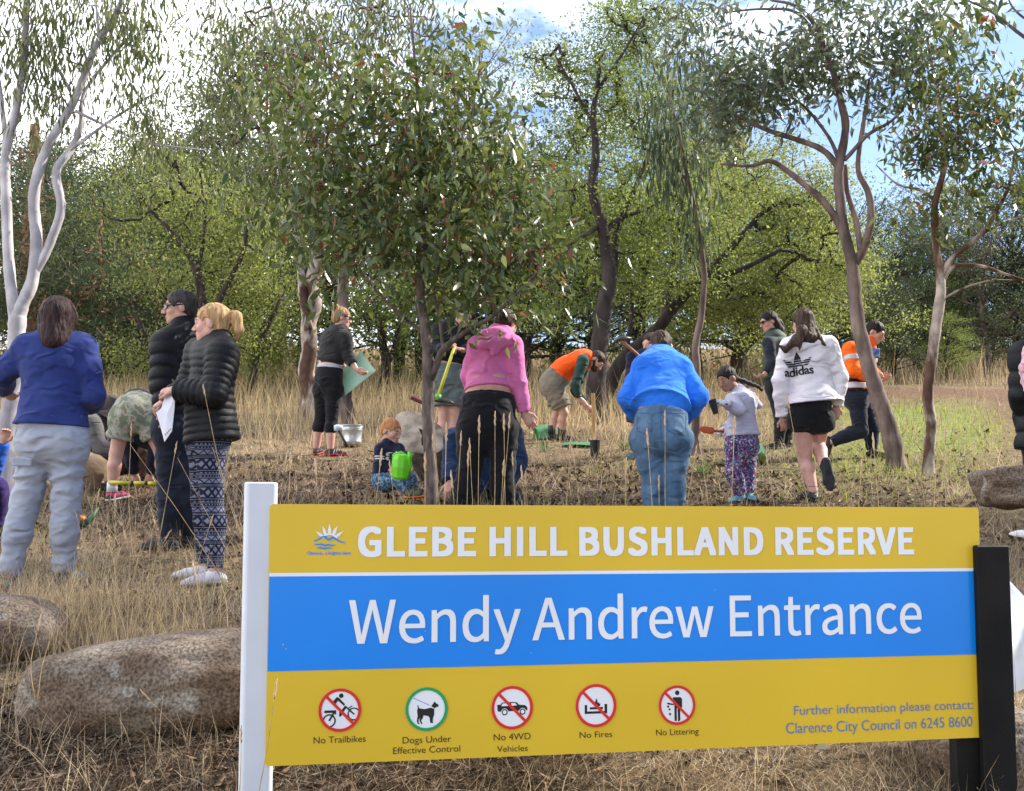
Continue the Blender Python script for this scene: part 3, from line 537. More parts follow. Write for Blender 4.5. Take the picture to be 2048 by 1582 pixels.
row = [(0, 450, 33, 1.45), (0, 560, 35, 1.6), (0, 1480, 34, 1.4),(1, 1740, 33, 1.35), (1, 1840, 36, 1.4), (0, 1890, 38, 1.5), (1, 1930, 36, 1.3), (0, 1975, 33, 1.2), (1, 2035, 34, 1.5), (2, 1780, 36, 1.3), (1, 2110, 34, 1.6), (0, 2190, 36, 1.6), (2, 1860, 33, .8), (1, 1795, 30, .75), (2, 1905, 34, 1.), (1, 90, 34, 1.3), (2, 230, 36, 1.3), (0, 300, 32, 1.2), (1, 380, 33, 1.2), (1, -150, 33, 1.4), (2, 460, 31, 1.2), (3, 130, 29, 1.1), (3, 300, 29, 1.),(1, -420, 30, 1.1), (0, -250, 34, 1.2), (1, -60, 30, 1.), (0, 60, 38, 1.3), (2, 170, 33, 1.), (1, 260, 30, .9), (0, 350, 36, 1.2), (3, 420, 30, 1.), (2, 510, 34, 1.2), (1, 600, 30, 1.), (2, 660, 27, .9), (0, 730, 36, 1.2),
       (2, 800, 30, 1.1), (1, 850, 27, 1.), (0, 930, 33, 1.25), (2, 990, 27, 1.1), (1, 1060, 26, 1.), (2, 1120, 30, 1.2), (3, 1290, 28, 1.2), (2, 1400, 31, 1.1), (3, 1480, 27, 1.2), (2, 1560, 33, 1.1), (3, 1620, 29, 1.), (1, 1680, 36, .95), (0, 1720, 30, .75),
       (1, 1760, 42, .75), (1, 1810, 46, .8), (2, 1850, 40, .62), (0, 1900, 44, .72), (2, 1895, 30, .55), (1, 1960, 48, .9), (0, 2010, 44, .9), (1, 2060, 40, .9), (2, 2120, 42, 1.), (0, 2230, 40, 1.1), (1, 2380, 38, 1.1), (3, 1780, 34, .6), (1, 1990, 38, .6),
       (1, 560, 42, 1.2), (1, 150, 42, 1.2), (1, 1200, 40, 1.2), (1, 1500, 42, 1.1), (2, 60, 27, .7), (3, 1200, 30, .9), (0, 1350, 38, 1.3)]
ref = ['behind the white gum', 'behind the yellow wattle', 'behind the peeling gum', 'behind the sapling', 'behind the big wattle', 'behind the slanting wattle', 'between the two right gums', 'past the dirt track']
seen_ = {}
row = [r_ for r_ in row if not (r_[2] >= 36 and 480 < r_[1] < 1650)]
row.sort(key=lambda r_: r_[1])
for k, px, Y, s in row:
    r = ref[int(np.clip(np.searchsorted([200, 480, 700, 1000, 1350, 1660, 1860], px), 0, 7))]
    size = 'tall' if s > 1.15 else ('small' if s < .8 else 'mid height')
    s *= .72 if px < 480 else (.78 if px < 1000 else (.78 if px < 1660 else .5))
    lab = f'{size} {KN[k]} {r}'; seen_[lab] = seen_.get(lab, 0)+1
    bgtree(k, px, Y, s, lab+['', ', second from left', ', third from left', ', fourth from left', ', fifth from left'][seen_[lab]-1])
# ------------------------------------------------------------------ sign
SY = 4.1
A = P(540, 1008, SY)
def z_at(Y): return P(1957, 1015, Y)[2]
lo_, hi_ = 4.2, 5.4
for _ in range(50):
    mid_ = (lo_+hi_)/2
    if z_at(mid_) > A[2]: lo_, hi_ = (lo_, mid_) if P(1957, 1015, 5)[2] > P(1957, 1015, 4.9)[2] else (mid_, hi_)
    else: lo_, hi_ = (mid_, hi_) if P(1957, 1015, 5)[2] > P(1957, 1015, 4.9)[2] else (lo_, mid_)
Bc = P(1957, 1015, (lo_+hi_)/2); UX = nrm(Bc-A); SW = np.linalg.norm(Bc-A)
# board coordinates: u along UX, v up from the bottom edge
SN = nrm(np.cross(UX, [0, 0, 1.]))                 # faces the camera side
if SN[1] > 0: SN = -SN
def ray_uv(px, py):
    d = P(px, py, 1.0)-np.array([0, 0, CAMZ]); o = np.array([0, 0, CAMZ]); t = np.dot(A-o, SN)/np.dot(d, SN); q = o+d*t-A
    return np.array([np.dot(q, UX), q[2]])
SH = -ray_uv(526, 1533)[1]
print('sign', SW, SH, 'depth', Bc[1], 'br', ray_uv(1950, 1479))
SR = np.stack([UX, np.array([0, 0, 1.]), SN], 1)   # local x,y,z(out of the face)
SO = A-np.array([0, 0, SH])                        # bottom left corner of the face
sign = root('park_sign', 'large yellow and blue reserve entrance sign on one white and one black post', 'sign', SO+np.array([0, 0, 0]))
def bp(px, py):
    q = ray_uv(px, py); return q[0], q[1]+SH
def s3(u, v, w=0): return SO+UX*u+np.array([0, 0, v])+SN*w
def sheet_poly(name, pts, w, m, parent, px=True, label=None):
    v = [s3(*(bp(*p) if px else p), w) for p in pts]
    return part(name, v, [tuple(range(len(v)))], m, parent, smooth=False, label=label)
def sgl(name, h, r=.2):
    return mat(name, h, r, tuple(min(1, c*1.10) for c in h), scale=1.8, spec=.5, lo=.3, hi=.7)
m_yel = sgl('sign_yellow', (.64, .43, .026)); m_blu = sgl('sign_blue', (.004, .21, .72)); m_wht = sgl('sign_white', (.72, .74, .76)); m_blk = sgl('sign_black', (.012, .012, .014))
m_red = sgl('sign_red', (.62, .02, .02)); m_grn = sgl('sign_green', (.01, .30, .09)); m_txb = sgl('sign_text_blue', (.06, .17, .42)); m_edge = mat('board_edge', (.6, .6, .6), .4, metal=.6)
T_ = .006
# board with rounded corners
def rrect(w, h, r, n=5):
    o = []
    for cx, cy, a in ((w-r, h-r, 0), (r, h-r, 90), (r, r, 180), (w-r, r, 270)):
        for i in range(n+1): b = math.radians(a+90*i/n); o.append((cx+r*math.cos(b), cy+r*math.sin(b)))
    return o
rr = rrect(SW, SH, .012); nr = len(rr)
v = [s3(u, q, 0) for u, q in rr]+[s3(u, q, -T_) for u, q in rr]
part('board', v, [tuple(range(nr)), tuple(range(2*nr-1, nr-1, -1))]+[(i, i+nr, (i+1) % nr+nr, (i+1) % nr) for i in range(nr)], m_yel, sign, smooth=False)
y1, y2, y3 = bp(537, 1146)[1], bp(537, 1153)[1], bp(532, 1343)[1]
sheet_poly('blue_band', [(.0015, y3), (SW-.0015, y3), (SW-.0015, y2), (.0015, y2)], .0012, m_blu, sign, False)
sheet_poly('white_stripe', [(.0015, y2), (SW-.0015, y2), (SW-.0015, y1), (.0015, y1)], .0012, m_wht, sign, False)
GROT = None
try:
    GROT = bpy.data.fonts.load(bpy.utils.system_resource('DATAFILES', path='fonts')+'/Noto Sans CJK Regular.woff2')      # Blender's own bundled interface face
except Exception: GROT = None
def text_mesh(s, bold=0.0, space=1.0, word=1.0, italic=0, grot=False):
    c = bpy.data.curves.new('lettering', 'FONT'); c.body = s; c.offset = bold; c.space_character = space; c.space_word = word; c.resolution_u = 5; c.fill_mode = 'FRONT'; c.shear = italic
    if grot and GROT: c.font = GROT
    o = bpy.data.objects.new('tmp', c); COL.objects.link(o); dg = bpy.context.evaluated_depsgraph_get(); me = bpy.data.meshes.new_from_object(o.evaluated_get(dg))
    bpy.data.objects.remove(o); v = np.array([q.co[:] for q in me.vertices]); f = [tuple(p.vertices) for p in me.polygons]; bpy.data.meshes.remove(me); return v, f
def text_on(s, x0, yb, x1, yt, m, w=.0018, name='lettering', parent=None, cap='H', dil=0, **kw):
    """baseline y yb and cap-height top yt at left end, x0..x1 extents, in photo pixels"""
    v, f = text_mesh(s, **kw); hv, _ = text_mesh(cap, **kw); ch = hv[:, 1].max()
    u0, vb = bp(x0, yb); u1, _ = bp(x1, yb); _, vt = bp(x0, yt); sx = (u1-u0)/(v[:, 0].max()-v[:, 0].min()); sy = (vt-vb)/ch
    vv = [s3(u0+(p[0]-v[:, 0].min())*sx, vb+p[1]*sy, w) for p in v]
    if not kw.get('grot'): return part(name, vv, f, m, parent or sign, smooth=False)
    par = list(range(len(vv)))
    def find(a):
        while par[a] != a: par[a] = par[par[a]]; a = par[a]
        return a
    for q in f:
        for i in q[1:]: par[find(i)] = find(q[0])
    grp = {}
    for q in f: grp.setdefault(find(q[0]), []).append(q)
    first = None
    line = ob('headline', None, sign)
    for g_ in sorted(grp.values(), key=lambda g_: min(v[i][0] for q in g_ for i in q)):
        ids = sorted({i for q in g_ for i in q}); mp_ = {i: k for k, i in enumerate(ids)}
        V0 = [vv[i] for i in ids]; F0 = [tuple(mp_[i] for i in q) for q in g_]; Vd, Fd = [], []
        for k, (ox, oy) in enumerate(((0, 0), (1, 0), (-1, 0), (0, .7), (0, -.7), (1, .7), (-1, .7), (1, -.7), (-1, -.7))):
            Fd += [tuple(i+len(Vd) for i in q) for q in F0]; Vd += [p+UX*(ox*dil*sx)+np.array([0, 0, oy*dil*sy])+SN*(k*.00004) for p in V0]
        part('letter', Vd, Fd, m, line, smooth=False)
text_on('GLEBE HILL BUSHLAND RESERVE', 719, 1111, 1825, 1056, m_wht, bold=.0, space=1.05, word=.8, grot=True, dil=.017)
text_on('Wendy Andrew Entrance', 698, 1287, 1843, 1201, m_wht, space=1.0, bold=.0, w=.003, grot=True, dil=.003)
text_on('Further information please contact:', 1588, 1430, 1946, 1412, m_txb, bold=-.004, w=.0022)
text_on('Clarence City Council on 6245 8600', 1572, 1467, 1945, 1446, m_txb, bold=-.004, w=.0022)
text_on('Clarence... a brighter place', 614, 1109, 701, 1103, m_blu, bold=.02, w=.0022)
for s, x0, x1, yb, yt in (('No Trailbikes', 627, 731, 1487, 1474), ('Dogs Under', 805, 902, 1487, 1474), ('Effective Control', 786, 920, 1508, 1495), ('No 4WD', 987, 1061, 1481, 1468), ('Vehicles', 994, 1055, 1504, 1492), ('No Fires', 1159, 1224, 1476, 1464), ('No Littering', 1312, 1397, 1471, 1459)):
    text_on(s, x0, yb, x1, yt, m_blk, w=.002, bold=-.004)
def blob_line(name, pts, w, m, parent, lvl=.0022, taper=True):
    p = np.array([bp(*q) for q in pts]); n = len(p); L_, R_ = [], []
    for i in range(n):
        t = nrm(p[min(i+1, n-1)]-p[max(i-1, 0)]); nn = np.array([-t[1], t[0]]); ww = w/2*(1 if not taper else .45+.55*math.sin(math.pi*min(1, max(.08, i/(n-1)))))
        L_.append(p[i]+nn*ww); R_.append(p[i]-nn*ww)
    v = [s3(q[0], q[1], lvl) for q in L_+R_]
    return part(name, v, [(i, i+1, n+i+1, n+i) for i in range(n-1)], m, parent, smooth=False)
k_ = SH/SH*.0016  # metres per photo pixel near the left end
logo = part('emblem', [s3(*bp(659, 1079), .0016)]+[s3(bp(659, 1079)[0]+.0, bp(659, 1079)[1]+.00001, .0016), s3(bp(659, 1079)[0]+.00001, bp(659, 1079)[1], .0016)], [(0, 1, 2)], m_wht, sign, smooth=False)
for (tx, ty, bx, by, hw) in ((631, 1062, 647, 1074, 3.2), (645, 1051, 651, 1070, 3.6), (659, 1047, 659, 1069, 3.8), (675, 1051, 666, 1070, 3.6), (687, 1062, 671, 1074, 3.2)):
    dx, dy = tx-bx, ty-by; q = math.hypot(dx, dy); nx, ny = -dy/q*hw, dx/q*hw
    sheet_poly('ray', [(bx-nx*.6, by-ny*.6), (bx+dx*.35-nx, by+dy*.35-ny), (tx, ty), (bx+dx*.35+nx, by+dy*.35+ny), (bx+nx*.6, by+ny*.6)][::-1], .0016, m_wht, logo)
arc = [(659+15*math.cos(math.radians(a)), 1081-13*math.sin(math.radians(a))) for a in range(20, 161, 14)]
blob_line('sun_arc', arc, .006, m_wht, logo, .002, False)
blob_line('hill_line', [(628, 1082), (636, 1079), (644, 1074), (650, 1073), (655, 1078), (658, 1080), (664, 1075), (669, 1076), (676, 1081), (683, 1084), (690, 1086)], .0065, m_blu, logo, .0026)
blob_line('wave_line', [(629, 1089), (636, 1089), (642, 1088), (650, 1091), (656, 1089), (664, 1091), (670, 1090)], .0055, m_blu, logo, .0026)
blob_line('wave_line', [(634, 1096), (641, 1095), (648, 1097), (656, 1096), (664, 1096)], .005, m_blu, logo, .0026)
# pictograms: drawn on a unit disc then laid on the board
def disc(n=40, r0=0., r1=1.):
    if r0 == 0: return [(math.cos(2*math.pi*i/n)*r1, math.sin(2*math.pi*i/n)*r1) for i in range(n)], [tuple(range(n))]
    v = [(math.cos(2*math.pi*i/n)*r, math.sin(2*math.pi*i/n)*r) for r in (r0, r1) for i in range(n)]
    return v, [(i, n+i, n+(i+1) % n, (i+1) % n) for i in range(n)]
def picto(cx, cy, R, ring, shapes, slash=True):
    u0, v0 = bp(cx, cy); Rm = abs(bp(cx+R, cy)[0]-u0); Rv = abs(bp(cx, cy-R)[1]-v0); Rm = Rv = (Rm+Rv)/2
    def put(name, v, f, m, w, parent): return part(name, [s3(u0+a*Rm, v0+b*Rv, w) for a, b in v], f, m, parent, smooth=False)
    v, f = disc(); base = put('pictogram', v, f, m_wht, .0014, sign)
    for i, (kind, *a) in enumerate(shapes):
        w = .0020+.00006*i
        if kind == 'poly': put('symbol', a[0], [tuple(range(len(a[0])))], m_blk if len(a) < 2 else a[1], w, base)
        if kind == 'ring':
            x, y, r0, r1 = a[:4]; v, f = disc(28, r0, r1); put('symbol', [(x+p, y+q) for p, q in v], f, m_blk if len(a) < 5 else a[4], w, base)
        if kind == 'dot':
            x, y, r = a[:3]; v, f = disc(28, 0, r); put('symbol', [(x+p, y+q) for p, q in v], f, m_blk if len(a) < 4 else a[3], w, base)
        if kind == 'line':
            x0, y0, x1, y1, t = a[:5]; q = math.hypot(x1-x0, y1-y0); nx, ny = -(y1-y0)/q*t/2, (x1-x0)/q*t/2
            put('symbol', [(x0-nx, y0-ny), (x1-nx, y1-ny), (x1+nx, y1+ny), (x0+nx, y0+ny)], [(0, 1, 2, 3)], m_blk if len(a) < 6 else a[5], w, base)
    if slash:
        s = .707*.93; t = .105*.707/2*1.3
        put('slash', [(-s-t, s-t), (s-t, -s-t), (s+t, -s+t), (-s+t, s+t)], [(0, 1, 2, 3)], ring, .0030, base)
    v, f = disc(48, .86, 1.0); put('ring', v, f, ring, .0032, base)
picto(679.5, 1420, 43, m_red, [('ring', -.49, -.48, .24, .31), ('line', -.49, -.48, -.28, -.12, .09), ('poly', [(-.72, -.12), (-.72, 0), (-.17, 0), (-.17, -.22), (-.3, -.12)]), ('poly', [(-.03, -.30), (.04, -.3), (.14, -.18), (.2, -.05), (.34, .15), (.24, .2), (.1, .02), (-.02, -.05)]),
      ('ring', .66, -.2, .24, .30), ('line', .28, .14, .68, -.22, .07), ('line', .40, .07, .58, .18, .045), ('poly', [(-.32, .42), (-.15, .6), (-.06, .58), (.24, .26), (.19, .19), (-.09, .44), (-.2, .28)]), ('dot', .06, .66, .105)])
picto(853, 1418, 43, m_grn, [('poly', [(-.44, .18), (-.40, .19), (-.35, .05), (-.1, .0), (.2, .06), (.30, .02), (.36, .0), (.36, -.25), (.30, -.45), (.29, -.58), (.33, -.64), (.18, -.64), (.14, -.4), (.1, -.33), (-.15, -.28), (-.18, -.42), (-.26, -.5), (-.19, -.66), (-.24, -.69), (-.34, -.5), (-.3, -.38), (-.38, -.48), (-.36, -.62), (-.30, -.66), (-.42, -.66), (-.46, -.5), (-.42, -.3), (-.45, -.05), (-.41, .05)]),
      ('poly', [(.20, .10), (.32, .26), (.36, .34), (.42, .28), (.56, .18), (.56, .10), (.46, .08), (.36, .02)]), ('line', -.62, .52, .16, .16, .025, m_txb), ('line', .14, .15, .34, .03, .03, m_wht)], slash=False)
picto(1024, 1415, 42.5, m_red, [('poly', [(-.7, -.1), (-.72, .14), (-.55, .15), (-.5, .24), (.02, .26), (.22, .24), (.34, .12), (.62, .10), (.72, .0), (.74, -.12), (.66, -.15), (-.66, -.17)]), ('poly', [(-.52, .08), (-.46, .2), (-.12, .21), (-.12, .08)], m_wht), ('poly', [(-.04, .08), (-.04, .21), (.14, .21), (.24, .1)], m_wht),
      ('dot', -.36, -.2, .17, m_wht), ('ring', -.36, -.2, .09, .145), ('dot', .5, -.2, .17, m_wht), ('ring', .5, -.2, .09, .145)])
picto(1191.5, 1411, 42, m_red, [('poly', [(-.55, .04), (-.43, .04), (-.43, -.26), (.42, -.26), (.42, .06), (.55, .06), (.55, -.37), (-.55, -.37)]), ('poly', [(-.3, -.17), (.34, -.17), (.34, -.07), (-.3, -.07)]), ('poly', [(-.08, 0), (-.1, .1), (-.02, .2), (.02, .34), (.08, .22), (.06, .12), (.12, .16), (.17, .08), (.22, .1), (.2, -.02), (.12, -.05), (.0, -.05)])])
picto(1353.5, 1410, 38, m_red, [('dot', .02, .62, .12), ('poly', [(-.22, .4), (.2, .4), (.28, .3), (.28, -.12), (.2, -.15), (.17, -.1), (.17, -.78), (.05, -.82), (.03, -.15), (-.01, -.15), (-.02, -.8), (-.14, -.8), (-.14, .05), (-.5, .14), (-.55, .1), (-.5, .05), (-.2, .0)]), ('dot', -.48, -.06, .06), ('poly', [(-.46, -.25), (-.36, -.25), (-.36, -.16), (-.46, -.16)]), ('dot', -.38, -.44, .06)])
# posts: an oval white one at the left, flat black pair at the right
m_postw = mat('post_white', (.58, .61, .66), .35, (.54, .57, .62), scale=6, spec=.5); m_postb = mat('post_black', (.006, .006, .006), .55, (.012, .011, .010), scale=5, spec=.15, bump=.2, bscale=160)
def post(name, u0, u1, w0, w1, ztop, m, rnd, label=None, topb=.004):
    hu, hw = (u1-u0)/2, (w1-w0)/2; cu, cw = (u0+u1)/2, (w0+w1)/2; out = []
    r = min(rnd, hu*.999, hw*.999)
    for sx, sy, a in ((1, 1, 0), (-1, 1, 90), (-1, -1, 180), (1, -1, 270)):
        for i in range(7): b = math.radians(a+90*i/6); out.append((cu+sx*(hu-r)+r*math.cos(b), cw+sy*(hw-r)+r*math.sin(b), cu, cw))
    n = len(out); zb = float(H(*s3(cu, 0, cw)[:2]))-SO[2]-.3; v = []
    for z, ins in ((zb, 0), (ztop-topb, 0), (ztop-topb*.3, topb*.5), (ztop, topb*1.2)):
        v += [s3(a+(c-a)*ins/hu, z, b+(d-b)*ins/hw) for a, b, c, d in out]
    f = [(k*n+i, k*n+(i+1) % n, (k+1)*n+(i+1) % n, (k+1)*n+i) for k in range(3) for i in range(n)]+[tuple(range(3*n, 4*n))]
    return part(name, v, f, m, sign, smooth=False, label=label)
uL0, uL1 = bp(489, 1000)[0], bp(556, 1000)[0]
p1 = post('post', uL0, uL1, -.052, -T_-.0012, bp(520, 964)[1], m_postw, .017, 'white post')
uR0, uR1 = bp(1941, 1092)[0], bp(2008, 1092)[0]
p2 = post('post', uR0+.004, uR1-.0, .0035, .030, bp(1975, 1090)[1], m_postb, .004, 'black post', .006)
p2b = post('post', bp(1915, 1480)[0], bp(1964, 1480)[0], -.055, -T_-.002, SH*.8, m_postb, .004, 'black rear post')
sheet_poly('chipped_edge', [(1630, 1499), (1636, 1488), (1648, 1487), (1660, 1497)], .0016, mat('chip', (.36, .33, .2), .8), sign)

spk = mat('speck', (.55, .55, .5), .8)
for q, (px, py, rr_) in enumerate([(566, 1289, 1.6), (572, 1298, 1.2), (1062, 1306, .9), (560, 1370, 1.), (1706, 1352, .8), (1925, 1345, 1.), (850, 1262, .9), (1430, 1180, .8), (760, 1400, .8), (1500, 1430, .9)]):
    sheet_poly('speck', [(px+rr_*math.cos(a), py+rr_*math.sin(a)*.8) for a in (0, 1, 2, 3.2, 4.2, 5.2)][::-1], .0036, spk, sign)
# ------------------------------------------------------------------ signed-distance bodies
def cone(a, b, ra, rb, fl=1., side=None, k=.03, ca=False, cb=False, q=None, w=None, sub=False):
    return dict(t='c', a=np.array(a, float), b=np.array(b, float), ra=ra, rb=rb, fl=fl, side=side, k=k, ca=ca, cb=cb, q=q, w=w, sub=sub)
def ell(c, r, R=None, k=.03, sub=False, w=None):
    return dict(t='e', a=np.array(c, float), r=np.array(r, float), R=np.eye(3) if R is None else R, k=k, sub=sub, w=w)
def sdf_mesh(prims, vox, rough=None, cuts=(), shell=0):
    lo, hi = [], []
    for p in prims:
        if p['sub']: continue
        if p['t'] == 'c': r = max(p['ra'], p['rb'])+.02; lo.append(np.minimum(p['a'], p['b'])-r); hi.append(np.maximum(p['a'], p['b'])+r)
        else: r = max(p['r'])+.02; lo.append(p['a']-r); hi.append(p['a']+r)
    lo = np.min(lo, 0)-3*vox; hi = np.max(hi, 0)+3*vox; n = np.ceil((hi-lo)/vox).astype(int)+1
    G = np.full(n, .3, np.float32); ax = [lo[i]+vox*np.arange(n[i]) for i in range(3)]
    for p in prims:
        m = .055+p['k']
        if p['t'] == 'c': r = max(p['ra'], p['rb'])+m; l = np.minimum(p['a'], p['b'])-r; h = np.maximum(p['a'], p['b'])+r
        else: r = max(p['r'])+m; l = p['a']-r; h = p['a']+r
        i0 = np.clip(np.floor((l-lo)/vox).astype(int), 0, n-1); i1 = np.clip(np.ceil((h-lo)/vox).astype(int)+1, 1, n)
        if np.any(i1 <= i0): continue
        sl = tuple(slice(i0[i], i1[i]) for i in range(3))
        X, Y, Z = np.meshgrid(*[ax[i][sl[i]] for i in range(3)], indexing='ij')
        if p['t'] == 'c':
            d = p['b']-p['a']; Ln = max(1e-6, np.linalg.norm(d)); t = d/Ln; qx, qy, qz = X-p['a'][0], Y-p['a'][1], Z-p['a'][2]
            u = qx*t[0]+qy*t[1]+qz*t[2]; uc = np.clip(u, 0, Ln); r = p['ra']+(p['rb']-p['ra'])*uc/Ln
            if p['fl'] == 1.: D = np.sqrt((qx-uc*t[0])**2+(qy-uc*t[1])**2+(qz-uc*t[2])**2)-r
            else:
                B = basis(d, p['side']); s = qx*B[0, 0]+qy*B[1, 0]+qz*B[2, 0]; e = qx*B[0, 1]+qy*B[1, 1]+qz*B[2, 1]
                D = (np.sqrt(s*s+(e/p['fl'])**2+(u-uc)**2)-r)*math.sqrt(p['fl'])
            if p['q'] is not None: D = D-p['q'][1]*(np.abs(np.sin(math.pi*(u+p['q'][2] if len(p['q']) > 2 else u)/p['q'][0]))**.6-.5)
            if p['w'] is not None:
                B = basis(d, p['side'] if p['side'] is not None else (1, 0, 0)); s = qx*B[0, 0]+qy*B[1, 0]+qz*B[2, 0]; e = qx*B[0, 1]+qy*B[1, 1]+qz*B[2, 1]
                am, fr = p['w'][:2]; mk = np.abs(D) < .04; sd = p['ra']*57
                if mk.any():
                    us = u[mk]+.25*s[mk]; g = noise3(s[mk]*fr*.45+sd, e[mk]*fr*.45, us*fr*1.5)+.5*noise3(s[mk]*fr*1.1, e[mk]*fr*1.1+sd, us*fr*3.2)
                    g = .5-np.abs(g)*2.2; D[mk] -= (am*g).astype(D.dtype)
            if p['ca']: D = np.maximum(D, -u)
            if p['cb']: D = np.maximum(D, u-Ln)
        else:
            q = np.stack([X-p['a'][0], Y-p['a'][1], Z-p['a'][2]], -1)@p['R']/p['r']; ln = np.sqrt((q**2).sum(-1)); D = (ln-1)*min(p['r'])*(.6+.4*np.max(p['r'])/np.min(p['r'])) if False else (ln-1)*float(np.prod(p['r'])**(1/3))
            if p['w'] is not None: D = D-p['w'][0]*noise3(X*p['w'][1], Y*p['w'][1], Z*p['w'][1])
        o = G[sl]; k = p['k']
        if p['sub']: hh = np.clip(.5-.5*(o+D)/k, 0, 1); G[sl] = o*(1-hh)-D*hh+k*hh*(1-hh)
        else: hh = np.clip(.5+.5*(D-o)/k, 0, 1); G[sl] = (D*(1-hh)+o*hh-k*hh*(1-hh))
        # hh weight towards o when D > o
    if rough or cuts:
        X, Y, Z = np.meshgrid(*ax, indexing='ij')
        for c in cuts: G = np.maximum(G, (X-c[0][0])*c[1][0]+(Y-c[0][1])*c[1][1]+(Z-c[0][2])*c[1][2])
        if rough:
            mk = np.abs(G) < .03; am, fr, st = rough; G[mk] -= (am*noise3(X[mk]*fr*st[0], Y[mk]*fr*st[1], Z[mk]*fr*st[2])).astype(np.float32)
    g = openvdb.FloatGrid(1.0); g.copyFromArray(np.ascontiguousarray(G, np.float32)); pts, q = g.convertToQuads(0.0)
    return pts.astype(np.float64)*vox+lo, q[:, ::-1].astype(int)
def merge(ms):
    v = []; f = []; n = 0
    for a, b in ms:
        v.append(a); f.append(b+n); n += len(a)
    return np.concatenate(v), np.concatenate(f)
def head_prims(c, R, s, child=False):
    T = lambda x, y, z: c+R@(np.array([x, y, z])*s)
    fz = .9 if child else 1
    o = [ell(T(0, -.012, .028), np.array([.074, .094, .086])*s, R, .02), ell(T(0, .034, -.028), np.array([.056, .056, .078*fz])*s, R, .03),
         cone(T(0, .03, -.07*fz), T(0, .066, -.086*fz), .036*s, .022*s, k=.03), cone(T(-.040, .005, -.055), T(-.012, .055, -.084*fz), .022*s, .018*s, k=.03), cone(T(.040, .005, -.055), T(.012, .055, -.084*fz), .022*s, .018*s, k=.03)]
    for i in (-1, 1):
        o += [ell(T(i*.034, .058, -.024), np.array([.024, .022, .022])*s*(1.15 if child else 1), R, .02), ell(T(i*.031, .098, .008), np.array([.017, .016, .011])*s, R, .012, sub=True),
              ell(T(i*.031, .081, .006), np.array([.015, .012, .011])*s, R, .006), ell(T(i*.077, -.012, -.008), np.array([.011, .020, .032])*s, R@np.array([[1, 0, 0], [0, .96, .26], [0, -.26, .96]]), .008)]
    o += [cone(T(-.032, .083, .026), T(.032, .083, .026), .011*s, .011*s, k=.014)] if not child else []
    ns = .75 if child else 1
    o += [cone(T(0, .088, .012), T(0, .088+.025*ns, -.028), .008*s, .0125*s, k=.010), ell(T(-.012, .100, -.032), np.array([.009]*3)*s, R, .006), ell(T(.012, .100, -.032), np.array([.009]*3)*s, R, .006),
          cone(T(-.018, .089, -.053), T(.018, .089, -.053), .0065*s, .0065*s, k=.008), cone(T(-.015, .087, -.064), T(.015, .087, -.064), .0075*s, .0075*s, k=.008)]
    return o
def hand_prims(wr, d, nrm_, s, curl=.6, flip=1, grip=None):
    """wr wrist, d hand direction, nrm_ back-of-hand normal; flip = side of the thumb"""
    d = nrm(d); nn = nrm(np.array(nrm_)-d*np.dot(nrm_, d)); sd = np.cross(d, nn)*flip
    o = [cone(wr-d*.02*s, wr+d*.03*s, .025*s, .028*s, .8, sd, .015), cone(wr+d*.03*s, wr+d*.075*s, .034*s, .036*s, .42, sd, .015)]
    for i, (off, ln) in enumerate(((-.027, .070), (-.009, .080), (.009, .076), (.027, .060))):
        b = wr+d*.078*s+sd*(-off)*s; a = curl*(.55+.1*i); v = d; p = b-d*.02*s
        for j, fr in enumerate((.45, .32, .26)):
            v = nrm(v*math.cos(a)-nn*math.sin(a)); nn2 = np.cross(sd*flip, v) if False else nn
            q = p+v*ln*fr*s+(d*.02*s if j == 0 else 0); o.append(cone(p, q, (.0090-.0009*j)*s, (.0084-.001*j)*s, k=.004)); p = q
            v_old = v; a2 = curl*.75; nn_l = nrm(nn-v*np.dot(nn, v)); nn, a = (nn_l, a2)
        nn = nrm(np.array(nrm_)-d*np.dot(nrm_, d))
    p = wr+d*.025*s+sd*.026*s; v = nrm(d*.75+sd*.7-nn*.25); q = p+v*.040*s; o.append(cone(p, q, .013*s, .0105*s, k=.010)); v = nrm(d*.95+sd*.15-nn*.35*curl); o.append(cone(q, q+v*.032*s, .0102*s, .0082*s, k=.005))
    return o
skin = mat('skin', (.46, .25, .175), .5, (.52, .29, .21), scale=20, sub=.06, spec=.35); skin2 = mat('skin_tan', (.30, .155, .095), .5, (.35, .19, .12), scale=20, sub=.05, spec=.35); skin_p = mat('skin_pink', (.50, .26, .20), .5, (.58, .33, .26), scale=20, sub=.06, spec=.35)
m_eye = mat('eye_dark', (.012, .009, .008), .2, spec=.6); m_lip = mat('lips', (.34, .11, .09), .5); m_brow = mat('brow', (.03, .02, .015), .9)
def cloth(name, c, c2=None, r=.9, b=.5, bs=140, **k): return mat(name, c, r, c2 or tuple(x*1.18 for x in c), scale=k.pop('scale', 6), bump=b, bscale=bs, spec=.15, sheen=k.pop('sheen', .1), fold=k.pop('fold', (9, .85)), **k)
def hairm(name, c, c2): return mat(name, c, .55, c2, scale=16, bump=.7, bscale=55, stretch=(3.2, 3.2, .5), spec=.18)
h_black = hairm('hair_black', (.008, .006, .006), (.028, .018, .015)); h_maroon = hairm('hair_maroon', (.010, .005, .005), (.040, .016, .014)); h_blonde = hairm('hair_blonde', (.28, .15, .06), (.58, .38, .19)); h_brown = hairm('hair_brown', (.022, .012, .008), (.075, .04, .024))
h_gold = hairm('hair_gold', (.17, .09, .04), (.40, .25, .12)); h_red = hairm('hair_ginger', (.34, .13, .04), (.55, .26, .10)); h_grey = hairm('hair_dark_grey', (.018, .014, .012), (.06, .05, .045))
